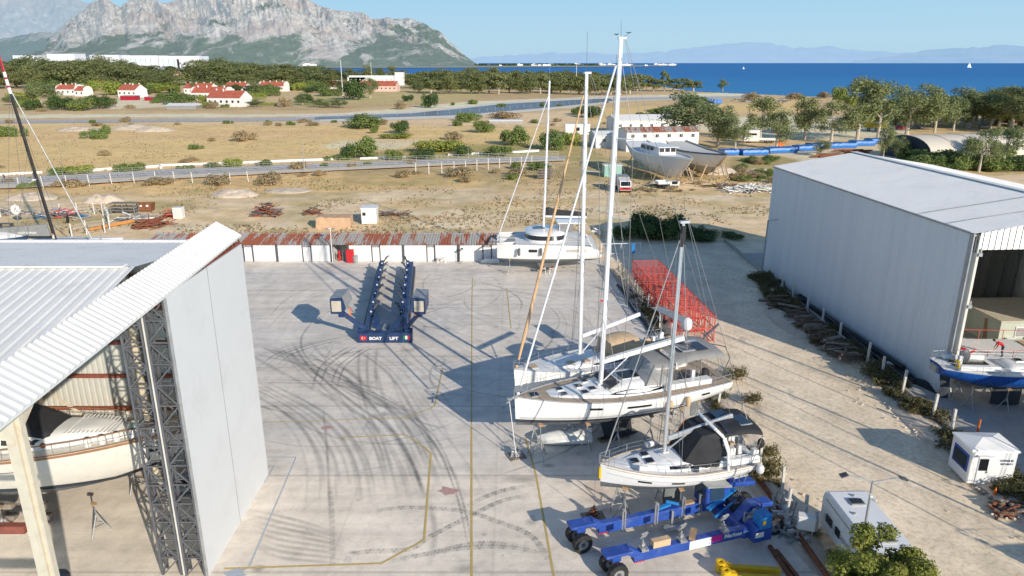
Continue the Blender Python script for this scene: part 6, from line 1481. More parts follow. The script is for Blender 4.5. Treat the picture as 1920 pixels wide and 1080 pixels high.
def hullwin(H,parent,t0,t1,z,h,sides=(1,-1),mat='black_glass',n=6):
    for sd in sides:
        q=MB(); A=[H.side(t0+(t1-t0)*i/n,H.zs(t0+(t1-t0)*i/n)-z-h/2,sd,.015) for i in range(n+1)]; B_=[H.side(t0+(t1-t0)*i/n,H.zs(t0+(t1-t0)*i/n)-z+h/2,sd,.015) for i in range(n+1)]
        q.loft([A,B_]); q.build('hull_window',mat,parent,world=False)
def rig(parent,H,tm,zd,ztop,r=.13,rake=.3,sp=(.38,.66),spl=1.1,boom=None,bz=1.6,mat='mast_white',jib=None,jr=.07,bowt=.985,split=None,ant=.8,backs=True,sweep=.35,vang=True,jtop=.97,jtx=None):
    xm=H.x(tm); L=H.L
    def mp(f): return Vector((xm-rake*f,0,zd+(ztop-zd)*f))
    q=MB(); q.tube(mp(0),mp(.75),r,r,10,sq=.7); q.tube(mp(.75),mp(1),r,r*.75,10,sq=.7); q.box((xm-rake-.05,0,ztop+.05),(.5,.2,.12)); q.box((xm,0,zd+.05),(r*3.6,r*3.2,.12)); m=q.build('mast',mat,parent,world=False,smooth=True)
    q=MB(); q.tube(mp(1),mp(1)+Vector((.05,0,ant)),.012,n=4); q.tube(mp(1)+Vector((-.1,0,.1)),mp(1)+Vector((-.45,0,.25)),.012,n=4); q.build('antenna','dark_steel',m,world=False)
    tips=[]
    for f in sp:
        k=spl*(1.15-f*.5); p=mp(f); 
        q=MB()
        for sd in (-1,1):
            e=p+Vector((-sweep*k,sd*k,.05)); q.tube(p,e,.04,.03,5); tips.append((f,sd,e))
        q.build('spreader',mat,m,world=False)
    q=MB(); w=.016
    for sd in (-1,1):
        base=Vector((xm-.35,sd*(H.b(tm-.03)-.15),H.zs(tm)+.05)); prev=base
        ch=[e for f,s_,e in tips if s_==sd]
        for e in ch: q.tube(prev,e,w,n=4); prev=e
        q.tube(prev,mp(.97),w,n=4)
        for f_,e in zip(sp,ch): q.tube(base if f_==sp[0] else ch[0],mp(f_-.02),w*.8,n=4)
    if backs:
        s_=H.x(.01); z_=H.zs(0)+.1; j=Vector((s_+.6,0,z_+3.0)); q.tube(mp(1)+Vector((-.3,0,0)),j,w,n=4)
        for sd in (-1,1): q.tube(j,(s_,sd*H.b(0)*.8,z_),w,n=4)
    bw=Vector((H.x(bowt),0,H.zs(bowt)+.15)); top=mp(jtop)
    if not jib: q.tube(bw,top,w*1.2,n=4)
    # halyards close to the mast
    for dy in (-.12,.14): q.tube(mp(.96)+Vector((.16,dy,0)),Vector((xm+.35,dy*3,zd+.1)),w*.6,n=4)
    q.build('rigging','wire',parent,world=False)
    if jib:
        q=MB(); a=bw+(top-bw)*.03; b_=bw+(top-bw)*.96
        if jib=='furl_orange': q.tube(a,bw.lerp(top,.12),jr*.9,jr*1.35,8); q.tube(bw.lerp(top,.12),b_,jr*1.35,jr*.55,8)
        else: q.tube(a,b_,jr,jr*.8,7)
        q.lathe(bw,[(.0,0),(.11,.02),(.13,.12),(.05,.2)],8); q.build('furled_jib',jib,parent,world=False,smooth=True)
    if split:
        a,b_=split; q=MB(); q.tube(mp(a),mp(b_),r*1.12,r*1.12,10,sq=.75); q.build('mast_track','alu',m,world=False)
    if boom:
        xe=xm-boom[0]; ze=zd+bz+boom[1]
        q=MB(); q.beam((xm-.15,0,zd+bz),(xe,0,ze),.20,.30); bo=q.build('boom',boom[2] if len(boom)>2 else mat,parent,world=False,bevel=.04)
        if vang: q=MB(); q.tube((xm-.2,0,zd+.15),(xm-.15-boom[0]*.3,0,zd+bz+boom[1]*.3-.12),.045,n=6); q.build('vang',mat,parent,world=False)
        q=MB(); q.tube((xe+.15,0,ze),mp(1)+Vector((-.25,0,0)),.012,n=4); q.build('topping_lift','wire',parent,world=False)
def rails(H,parent,t0,t1,n=9,h=.6,mat='steel',pulpit=True,pushpit=True):
    for sd in (-1,1):
        q=MB(); P=[]
        for i in range(n):
            t=t0+(t1-t0)*i/(n-1); p=Vector((H.x(t),sd*(H.b(t)-.06),H.zs(t))); e=p+Vector((0,0,h)); q.tube(p,e,.017,n=4); P.append(p)
        for z in (h*.55,h): q.path([p+Vector((0,0,z)) for p in P],.010,3)
        q.build('lifeline',mat,parent,world=False)
    if pulpit:
        q=MB(); P=[Vector((H.x(t)+(.1 if t>.97 else 0),s*(H.b(t)*.95+.02),H.zs(t)+h)) for s,t in ((-1,t1),(-1,.96),(-1,.995),(1,.995),(1,.96),(1,t1))]
        q.path(P,.022,5); [q.tube(p,p-Vector((0,0,h)),.02,n=5) for p in P[1:5]]; q.build('pulpit',mat,parent,world=False)
    if pushpit:
        q=MB(); P=[Vector((H.x(t),s*(H.b(t)-.06),H.zs(t)+h)) for s,t in ((-1,t0),(-1,.01),(-1,.005),)]; 
        for s in (-1,1):
            P=[Vector((H.x(t),s*(H.b(t)-.06)*k,H.zs(t)+h)) for t,k in ((t0,1),(.01,1),(.005,.45))]; q.path(P,.022,5); [q.tube(p,p-Vector((0,0,h)),.02,n=5) for p in P]
            q.path([p-Vector((0,0,h*.5)) for p in P],.015,4)
        q.build('pushpit',mat,parent,world=False)
def fin(parent,name,xf,xa,z1,z0,th,mat,xf0=None,xa0=None,bulb=None):
    xf0=xf if xf0 is None else xf0; xa0=xa if xa0 is None else xa0; q=MB(); S=[]
    for z,a,b_ in ((z1,xf,xa),((z1+z0)/2,(xf+xf0)/2,(xa+xa0)/2),(z0,xf0,xa0)):
        c=a-b_; S.append([(a,0,z),(a-c*.12,th*.7,z),(a-c*.35,th,z),(a-c*.75,th*.6,z),(b_,0,z),(a-c*.75,-th*.6,z),(a-c*.35,-th,z),(a-c*.12,-th*.7,z)])
    q.loft(S,closed=True,caps=True)
    if bulb: q.blob((xf0-(xf0-xa0)/2,0,z0+bulb*.6),((xf0-xa0)*.75,bulb*1.2,bulb*.6),10,6)
    q.build(name,mat,parent,world=False,smooth=True)
def arch_canopy(parent,name,mat,xa,xb,w,z0,h,wa=None,n=8,sag=.0,drop=.25,frame=True):
    q=MB(); S=[]; m=11; wa=wa or w
    for i in range(n+1):
        u=i/n; x=xa+(xb-xa)*u; ww=w+(wa-w)*u; zt=h+sag*math.sin(PI*u)
        S.append([(x,ww*math.sin(PI/2*(-1+2*j/(m-1))),z0+zt-drop*abs(-1+2*j/(m-1))**2.6) for j in range(m)])
    q.loft(S); o=q.build(name,mat,parent,world=False,smooth=True)
    if frame:
        q=MB()
        for i in (0,n//2,n):
            for s in (S[i][0],S[i][-1]): q.tube(s,(S[n//2][0][0],s[1]*1.03,z0-1.9 if z0>3 else 0),.018,n=4)
        q.build('canopy_frame','steel',parent,world=False)
    return o
def stand(x,y,h,rz,label,group,proto=[None]):
    if proto[0] is None:
        t=thing('boat_stand',label,'boat stand',(x,y,0),rz,group); H_=1.9
        for a in (0,2.1,4.2):
            q=MB(); q.tube((0,0,H_*.62),(.62*math.cos(a),.62*math.sin(a),.03),.035,n=6); q.box((.62*math.cos(a),.62*math.sin(a),.02),(.14,.14,.04)); q.build('leg','galv',t,world=False)
        q=MB(); P=[(.45*math.cos(a),.45*math.sin(a),.42) for a in (0,2.1,4.2,0)]; q.path(P,.02,4); q.build('brace','galv',t,world=False)
        q=MB(); q.tube((0,0,H_*.45),(0,0,H_),.038,n=7); q.build('screw_post','steel',t,world=False); q=MB(); q.box((0,0,H_),(.32,.3,.06),ry=.3); q.build('pad','wood',t,world=False)
        proto[0]=t; t.scale=(1,1,h/H_); return t
    o=clone(proto[0],(x,y,0),rz,label,(1,1,h/1.9),group); return o
def place(bx,by,sx,sy): # bow and stern plan positions -> centre, heading
    return ((bx+sx)/2,(by+sy)/2,0), math.atan2(by-sy,bx-sx)
def wpt(t,x,y): v=Matrix.LocRotScale(t.location,t.rotation_euler,None)@Vector((x,y,0)); return v.x,v.y
def stands(t,H,tl,label,group,inset=.72,skip=()):
    for k,tt in enumerate(tl):
        for s in (-1,1):
            if (k,s) in skip: continue
            f=.16; z=H.zk(tt)+(H.wl-H.zk(tt))*.55; yy=H.y(tt,(z-H.zk(tt))/(H.zs(tt)-H.zk(tt))); wx,wy=wpt(t,H.x(tt),s*(yy+.12)); stand(wx,wy,z+.02,t.rotation_euler.z+(PI/2 if s>0 else -PI/2),label,group)
def fender(parent,p,r=.17,l=.75,mat='tan_cloth'):
    q=MB(); q.lathe((p[0],p[1],p[2]-l),[(0,0),(r*.7,.04),(r,.15),(r,l-.15),(r*.7,l-.04),(0,l)],10); q.tube(p,(p[0],p[1],p[2]+.5),.012,n=4); q.build('fender',mat,parent,world=False,smooth=True)
def wheelhelm(parent,x,y,z,r=.45):
    q=MB(); P=[(x,y+r*math.cos(a),z+r*math.sin(a)) for a in np.linspace(0,2*PI,17)]; q.path(P,.02,5); [q.tube((x,y,z),P[i],.012,n=4) for i in range(0,16,4)]; q.build('steering_wheel','steel',parent,world=False)
    q=MB(); q.box((x+.15,y,z-.35),(.28,.3,.8)); q.build('pedestal','hull_white',parent,world=False,bevel=.04)
# ---------------- big yacht with grey bimini (middle)
loc,rz=place(.25,41.8,14.5,46.9)
YB=thing('sailing_yacht','largest white sailing yacht with beige deck and grey bimini, middle of the three','sailing yacht',loc,rz)
LB=15.15; HB=Hull(LB,4.9,1.95,2.62,4.45,3.95,4.02,.84,zst=2.85,zbow=2.45,rake=.08)
hull_mesh(HB,['hull_white','antifoul_grey','antifoul_dark'],YB,deck='teak',stripe=True)
for sd in (-1,1):
    for dz in (.32,.40): q=MB(); q.path([HB.side(t,max(HB.wl,HB.zk(t)+.05)+dz,sd,.006) for t in np.linspace(.02,.985,40)],.014,3); q.build('hull_stripe','dark_steel',YB,world=False)
o,pr=coachroof(HB,YB,.30,.88,.66,.50,fore=.62,aft=.05); 
roofwin(HB,YB,pr,.33,.60,.30,.80)
o2,pr2=coachroof(HB,YB,.30,.585,.60,.40,name='deck_saloon',z0=.42,fore=.35,aft=.05)
q=MB(); zc=HB.zs(.6); q.add([(HB.x(.60),-1.25,zc+.50),(HB.x(.60),1.25,zc+.50),(HB.x(.545),1.15,zc+.86),(HB.x(.545),-1.15,zc+.86)],[(0,1,2,3)]); q.build('windscreen','window_dark',YB,world=False)
hatch(YB,HB.x(.47),0,HB.zs(.47)+.80,1.3,1.1)
for tx,yy,s in ((.655,.45,.42),(.70,-.25,.42),(.70,.75,.4),(.655,-.8,.36),(.79,.5,.36),(.79,-.3,.36),(.915,0,.55)): ww,hh=pr(min(tx,.87)); hatch(YB,HB.x(tx),yy,HB.zs(tx)+(hh if tx<.88 else .05)-.02,s,s)
hullwin(HB,YB,.655,.71,.42,.17); hullwin(HB,YB,.43,.545,.42,.17); hullwin(HB,YB,.125,.17,.42,.17)
rig(YB,HB,.60,4.45,26.3,.17,.42,(.27,.52,.74),1.75,(6.3,.85),1.55,'mast_white','mast_white',.075,.985,ant=1.0)
q=MB(); q.beam((HB.x(.60)-.3,0,4.45+1.55+.17),(HB.x(.60)-6.2,0,4.45+1.55+1.0),.30,.16); q.build('sail_cover','grey_cover',YB,world=False)
rails(HB,YB,.10,.93,10)
q=MB(); q.add([(HB.x(.43),-1.5,4.5),(HB.x(.43),1.5,4.5),(HB.x(.385),1.35,5.85),(HB.x(.385),-1.35,5.85)],[(0,1,2,3)]); 
for s in (-1,1): q.add([(HB.x(.43),s*1.5,4.5),(HB.x(.30),s*1.75,4.45),(HB.x(.30),s*1.6,5.8),(HB.x(.385),s*1.35,5.85)],[(0,1,2,3)])
q.build('sprayhood_window','clear_vinyl',YB,world=False)
q=MB(); 
for a,b_ in (((HB.x(.43),-1.5,4.5),(HB.x(.385),-1.35,5.85)),((HB.x(.43),1.5,4.5),(HB.x(.385),1.35,5.85)),((HB.x(.43),-1.5,4.5),(HB.x(.43),1.5,4.5)),((HB.x(.43),0,4.5),(HB.x(.385),0,5.85)),((HB.x(.365),1.68,4.45),(HB.x(.35),1.5,5.8)),((HB.x(.365),-1.68,4.45),(HB.x(.35),-1.5,5.8))): q.beam(a,b_,.12,.05)
q.build('sprayhood_trim','grey_cloth',YB,world=False)
arch_canopy(YB,'sprayhood','grey_cloth',HB.x(.39),HB.x(.29),1.40,4.0,1.95,1.75,frame=False,drop=.30)
arch_canopy(YB,'bimini','grey_cloth',HB.x(.295),HB.x(.045),1.95,4.2,2.05,1.9,sag=.22,drop=.42)
for i,(a,b_) in enumerate(((.21,.55),(.21,-.25),(.15,.95),(.15,.2))):
    q=MB(); q.box((HB.x(a),b_+.3,6.55),(.85,.68,.05)); q.build('solar_panel','solar',YB,world=False)
q=MB(); q.box((HB.x(.18),.55,6.51),(2.0,1.7,.04)); q.build('panel_frame','alu',YB,world=False)
q=MB(); q.tube((HB.x(.115),-1.35,4.3),(HB.x(.115),-1.35,6.9),.05,n=8); q.build('radome_pole','plastic_white',YB,world=False)
q=MB(); q.lathe((HB.x(.115),-1.35,6.9),[(0,0),(.3,.02),(.36,.15),(.37,.5),(.3,.75),(.15,.86),(0,.88)],16); q.build('radome','plastic_white',YB,world=False,smooth=True)
wheelhelm(YB,HB.x(.16),1.0,4.85,.5); wheelhelm(YB,HB.x(.16),-1.0,4.85,.5)
q=MB(); q.box((HB.x(.24),0,4.08),(2.6,1.3,.12)); q.build('cockpit_sole','window_dark',YB,world=False)
for s in (-1,1): q=MB(); q.box((HB.x(.22),s*1.55,4.25),(3.6,.7,.4)); q.build('coaming','hull_white',YB,world=False,bevel=.05)
q=MB(); q.blob((HB.x(.10),.9,4.4),(.35,.3,.45),8,6); q.build('covered_outboard','black_cloth',YB,world=False,smooth=True)
q=MB(); q.path([(HB.x(.01),-1.6,4.1),(HB.x(.0),-1.6,6.5)],.04,6); q.beam((HB.x(.0),-1.6,6.0),(HB.x(-.07),-1.5,6.9),.10,.14); q.path([(HB.x(.03),1.4,4.2),(HB.x(.0),1.5,5.6),(HB.x(-.03),.3,5.9),(HB.x(.0),-1.5,5.6)],.03,5); q.build('davit_arm','dark_steel',YB,world=False)
q=MB(); q.box((HB.L/2+.25,0,4.42),(.7,.22,.1)); q.beam((HB.L/2+.1,0,4.5),(HB.L/2+.65,0,4.1),.1,.1); q.build('anchor','steel',YB,world=False)
fin(YB,'keel',1.6,-.9,2.15,.12,.16,'keel_black',1.0,-1.1,.22); fin(YB,'rudder',-5.7,-6.4,2.6,.75,.07,'keel_grey',-5.75,-6.25)
fender(YB,HB.side(.345,3.75,1,.2)); fender(YB,HB.side(.255,3.8,1,.2))
stands(YB,HB,(.90,.70,.56,.40,.24,.14),'steel prop stand holding up the big grey-bimini yacht','stands under the big middle yacht')
q=MB(); p=wpt(YB,0.35,0); q.box((p[0],p[1],.08),(2.2,.7,.16),rz=rz); tag(q.build('keel_block','wood'),'timber blocks under the keel of the big yacht','block')
# ---------------- yacht with orange furled jib (far)
loc,rz=place(.25,46.6,13.0,52.7)
YA=thing('sailing_yacht','white sailing yacht with orange furled jib and tan sprayhood, farthest of the three','sailing yacht',loc,rz)
HA=Hull(14.2,4.4,1.9,2.45,4.25,3.75,3.8,.82,zst=2.7,zbow=2.25,rake=.1)
hull_mesh(HA,['hull_white','antifoul_grey'],YA)
o,pr=coachroof(HA,YA,.30,.86,.64,.52,fore=.7,aft=.05); roofwin(HA,YA,pr,.36,.60,.32,.74)
for tx,yy in ((.70,.5),(.62,.75),(.50,.6),(.50,-.5)): ww,hh=pr(tx); hatch(YA,HA.x(tx),yy,HA.zs(tx)+hh-.02,.5,.5,'tan_cloth')
hatch(YA,HA.x(.90),0,HA.zs(.9)+.04,.6,.6,'tan_cloth')
hullwin(HA,YA,.66,.70,.5,.14)
rig(YA,HA,.625,4.45,24.3,.155,-.15,(.36,.68),1.5,(5.2,.95),1.4,'mast_white','furl_orange',.095,.985,ant=2.6)
rails(HA,YA,.10,.93,9)
arch_canopy(YA,'sprayhood','tan_cloth',HA.x(.475),HA.x(.30),1.1,3.9,1.35,1.55,frame=False,drop=1.0,sag=.18)
q=MB(); q.add([(HA.x(.475),-1.1,3.95+.3),(HA.x(.475),1.1,3.95+.3),(HA.x(.475),.9,5.2),(HA.x(.475),-.9,5.2)],[(0,1,2,3)]); q.build('sprayhood_front','tan_cloth',YA,world=False)
for i,(tx,yy) in enumerate(((.24,.9),(.20,1.2),(.18,-.3))): q=MB(); q.blob((HA.x(tx),yy,4.25),(.5,.35,.3),8,5,jit=.1); q.build('cushion','tan_cloth',YA,world=False,smooth=True)
q=MB(); q.box((HA.x(.22),0,3.9),(3.2,1.2,.1)); q.build('cockpit_sole','window_dark',YA,world=False)
wheelhelm(YA,HA.x(.15),0,4.7,.55)
q=MB(); q.lathe((HA.x(.12),1.2,4.4),[(0,0),(.3,.05),(.38,.3),(.3,.6),(0,.7)],12); q.build('covered_wheel','tan_cloth',YA,world=False,smooth=True)
for s in (-1,1): q=MB(); q.path([(HA.x(.02),s*1.7,3.8),(HA.x(.02),s*1.6,6.1),(HA.x(.02),0,6.2)],.035,6); q.path([(HA.x(.10),s*1.8,3.8),(HA.x(.03),s*1.6,6.0)],.03,5); q.build('arch_leg','steel',YA,world=False)
q=MB(); q.box((HA.x(.045),0,6.28),(1.3,3.9,.05),ry=-.12); q.build('solar_panel','galv',YA,world=False)
for y in (-.9,.6,1.5): q=MB(); q.box((HA.x(.06),y,4.3),(.4,.3,.5)); q.build('deck_box','plastic_white',YA,world=False,bevel=.03)
q=MB(); q.add([(0,0,0),(-.22,.05,-.08),(-.25,.05,-.24),(-.02,0,-.18)],[(0,1,2,3)]); f=q.build('flag','red',YA,world=False); f.location=(HA.x(.625)-.6,1.55,9.1)
fin(YA,'keel',1.3,-.8,2.1,.12,.15,'keel_black',.9,-.9,.2); fin(YA,'rudder',-5.0,-5.6,2.5,.8,.07,'keel_black')
stands(YA,HA,(.86,.62,.42,.2),'steel prop stand holding up the orange-jib yacht','stands under the far yacht')
# ---------------- small yacht with black cockpit tent (near)
loc,rz=place(4.95,35.3,14.0,37.35)
YC=thing('sailing_yacht','smallest white sailing yacht with black sprayhood and black bimini, nearest of the three','sailing yacht',loc,rz)
HC_=Hull(9.15,3.5,1.75,2.2,3.5,3.1,3.2,.88,zst=2.35,zbow=2.05,rake=.05)
hull_mesh(HC_,['hull_white','antifoul_grey','antifoul_grey'],YC,stripe=True,toe='teak')
for sd in (-1,1): q=MB(); q.path([HC_.side(t,HC_.zs(t)-.10,sd,.01) for t in np.linspace(.02,.97,30)],.018,3); q.build('rubbing_strake','wood',YC,world=False)
for sd in (-1,1): q=MB(); q.path([HC_.side(t,HC_.zs(t)-.45,sd,.006) for t in np.linspace(.02,.97,30)],.008,3); q.build('hull_stripe','dark_steel',YC,world=False)
q=MB(); zz=HC_.zs(1); q.box((HC_.L/2+.06,0,zz-.55),(.12,.16,.7)); q.build('stem_guard','yellow',YC,world=False)
o,pr=coachroof(HC_,YC,.33,.90,.70,.55,fore=.75,aft=.04); roofwin(HC_,YC,pr,.40,.60,.34,.68,taper=False)
for tx,yy,s in ((.70,.45,.45),(.70,-.30,.4),(.64,-.15,.0)): 
    if s: ww,hh=pr(tx); hatch(YC,HC_.x(tx),yy-.1,HC_.zs(tx)+hh*.93,s,s,tilt=.06)
ww,hh=pr(.78); hatch(YC,HC_.x(.79),.15,HC_.zs(.79)+hh*.93,.45,.45,tilt=.08)
hullwin(HC_,YC,.72,.80,.58,.13); hullwin(HC_,YC,.52,.60,.55,.13)
rig(YC,HC_,.585,3.75,17.1,.105,.30,(.50,),1.05,(4.3,1.15),.85,'alu',None,.05,.985,ant=1.6,mat_=None) if False else rig(YC,HC_,.585,3.75,17.1,.105,.15,(.50,),1.05,(4.1,1.0),.85,'alu','galv',.04,.985,ant=1.6)
q=MB(); x0_=HC_.x(.585)-.2; q.box((HC_.x(.585)-.15,0,16.4),(.2,.24,1.1)); q.build('mast_band','black_cloth',YC,world=False)
rails(HC_,YC,.08,.93,7)
# black cockpit enclosure
q=MB(); za=3.45; 
fr=[(HC_.x(.50),1.0,za+.15),(HC_.x(.40),1.02,5.1),(HC_.x(.305),1.10,5.25),(HC_.x(.27),1.32,4.9),(HC_.x(.285),1.45,3.35),(HC_.x(.38),1.42,3.3)]
L_=[Vector(p) for p in fr]; R_=[Vector((p[0],-p[1],p[2])) for p in fr]; n=len(fr); q.add(L_+R_,[tuple(range(n)),tuple(reversed(range(n,2*n)))]+[(i,n+i,n+(i+1)%n,(i+1)%n) for i in range(n-1)]); q.build('sprayhood','black_cloth',YC,world=False)
q=MB()
q.path([(p[0]+.03,-(p[1]+.01),p[2]+.01) for p in fr[:2]],.035,5)
q.build('sprayhood_piping','orange',YC,world=False)
q=MB(); P=[Vector(p) for p in [(HC_.x(.235),1.62,3.1),(HC_.x(.245),1.55,4.3),(HC_.x(.27),1.35,5.05),(HC_.x(.31),1.05,5.42),(HC_.x(.325),0,5.55)]]
for s in (1,-1):
    for a,b_ in zip(P[:-1],P[1:]): q.beam((a.x,a.y*s,a.z),(b_.x,b_.y*s,b_.z),.40 if a.z<5 and s>0 else .2,.12)
q.build('targa_arch','hull_white',YC,world=False,bevel=.03)
arch_canopy(YC,'bimini','black_cloth',HC_.x(.27),HC_.x(.02),1.35,3.3,2.05,1.55,sag=.15,drop=.32)
q=MB(); q.box((HC_.x(.10),.35,5.45),(.75,1.15,.05),rz=.08); q.build('panel_frame','alu',YC,world=False); q=MB(); q.box((HC_.x(.10),.35,5.485),(.66,1.05,.03),rz=.08); q.build('solar_panel','glass_blue',YC,world=False)
q=MB(); q.box((HC_.x(.20),.85,5.38),(.95,1.0,.03),rx=-.22); q.build('solar_panel','solar',YC,world=False); q=MB(); q.box((HC_.x(.20),-.5,5.50),(.8,.9,.03)); q.build('solar_panel','glass_blue',YC,world=False)
q=MB(); q.box((HC_.x(.15),0,3.18),(2.3,1.3,.08)); q.build('cockpit_sole','window_dark',YC,world=False)
for s in (-1,1): q=MB(); q.box((HC_.x(.15),s*1.2,3.4),(2.6,.5,.4)); q.build('coaming','hull_white',YC,world=False,bevel=.04)
wheelhelm(YC,HC_.x(.09),.6,3.95,.4); wheelhelm(YC,HC_.x(.09),-.6,3.95,.4)
for x,y,m in ((.14,.2,'teak'),(.17,.75,'plastic_white'),(.06,-.2,'galv'),(.04,1.2,'plastic_white'),(.20,.1,'grey_cloth')): q=MB(); q.box((HC_.x(x),y,3.75),(.35,.35,.5)); q.build('cockpit_locker',m,YC,world=False,bevel=.03)
q=MB(); q.blob((HC_.x(-.005),1.1,4.25),(.22,.2,.32),8,6); q.tube((HC_.x(0),1.1,3.2),(HC_.x(0),1.1,4.2),.06,n=6); q.build('outboard','black_rubber',YC,world=False,smooth=True)
fender(YC,HC_.side(.03,3.3,1,.22),.22,.55,'plastic_white')
for a_,b_ in (((HC_.x(.75),1.15,3.55),(HC_.x(.80),1.05,3.6)),((HC_.x(.60),-1.3,3.6),(HC_.x(.65),-1.25,3.6))): q=MB(); q.tube(a_,b_,.17,n=10); q.build('rolled_fender','plastic_white',YC,world=False)
q=MB(); q.lathe((HC_.x(.44),1.42,3.18),[(.0,0),(.15,.0),(.15,.25),(0,.25)],10); q.build('winch','dark_steel',YC,world=False)
fin(YC,'keel',.9,-.5,1.9,.12,.12,'keel_grey',.6,-.55,.15); fin(YC,'rudder',-4.0,-4.55,2.2,.85,.06,'keel_grey')
stands(YC,HC_,(.86,.52,.14),'steel prop stand holding up the smallest yacht','stands under the near yacht')
q=MB(); q.tube((HC_.L/2+.35,.1,3.5),(HC_.L/2+.35,.1,.1),.012,n=4); q.build('anchor_line','wire',YC,world=False)
g=wpt(YC,HC_.L/2+.35,0)
q=MB(); q.box((g[0],g[1],.07),(1.3,.9,.1),rz=.2); tag(q.build('pallet','wood_grey'),'wooden pallet under the rusty chain by the blue trailer','pallet')
q=MB(); 
for k in range(60): a=random.uniform(0,6.3); r_=random.random()*.38; q.blob((g[0]+r_*math.cos(a),g[1]+r_*math.sin(a),.15+.75*(1-r_/.38)*random.random()),(.09,.07,.05),5,3,jit=.2)
tag(q.build('chain_heap','rust'),'rusty heap of anchor chain on a pallet by the blue trailer','chain heap')
# hanging ropes and anchor pallet of the big yacht
q=MB(); b0=Vector(wpt(YB,HB.L/2+.45,0)+(4.3,)) if False else Vector((wpt(YB,HB.L/2+.45,0)[0],wpt(YB,HB.L/2+.45,0)[1],4.3)); e0=Vector(G(968,857,.2)); q.path([b0,e0],.03,5); tag(q.build('mooring_rope','plastic_white'),'white rope hanging from the big yacht bow to the pallet','rope')
g=G(968,857); q=MB(); q.box((g.x,g.y,.08),(1.1,1.0,.12),rz=.4); tag(q.build('pallet','wood_grey'),'wooden pallet with anchors in front of the big yacht bow','pallet')
q=MB(); [q.tube((g.x+random.uniform(-.4,.4),g.y+random.uniform(-.3,.3),.15),(g.x+random.uniform(-.3,.3),g.y+random.uniform(-.3,.3),.6),.05,n=5) for k in range(14)]; tag(q.build('anchor_gear','steel'),'heap of grey anchors and chain on the pallet','anchor gear')
# ---------------- covered dinghy on the yard
g=G(1062,846); t=thing('covered_dinghy','pale grey covered dinghy lying on the concrete under the big yacht bow','dinghy',(g.x,g.y+1.0,0),R(-176)); q=MB(); S=[]
for u,w_,h_ in ((0,.72,.95),(.12,.8,1.02),(.35,.82,1.0),(.6,.76,.95),(.8,.6,.85),(.93,.36,.72),(1,.16,.6)):
    x=-1.75+3.7*u; S.append([(x,-w_*.45,.12),(x,-w_*.98,.42),(x,-w_,.6),(x,-w_*.8,h_*.9-.1),(x,-w_*.35,h_+random.uniform(-.05,.05)),(x,w_*.1,h_+.06),(x,w_*.6,h_*.92),(x,w_,.6),(x,w_*.95,.42),(x,w_*.45,.12)])
q.loft(S,caps=True); q.box((-1.6,0,1.0),(.35,.4,.5)); q.build('cover','grey_cover',t,world=False,smooth=True)
q=MB(); q.blob((.1,-.1,1.04),(.26,.2,.05),10,4); q.build('cover_patch','galv',t,world=False)
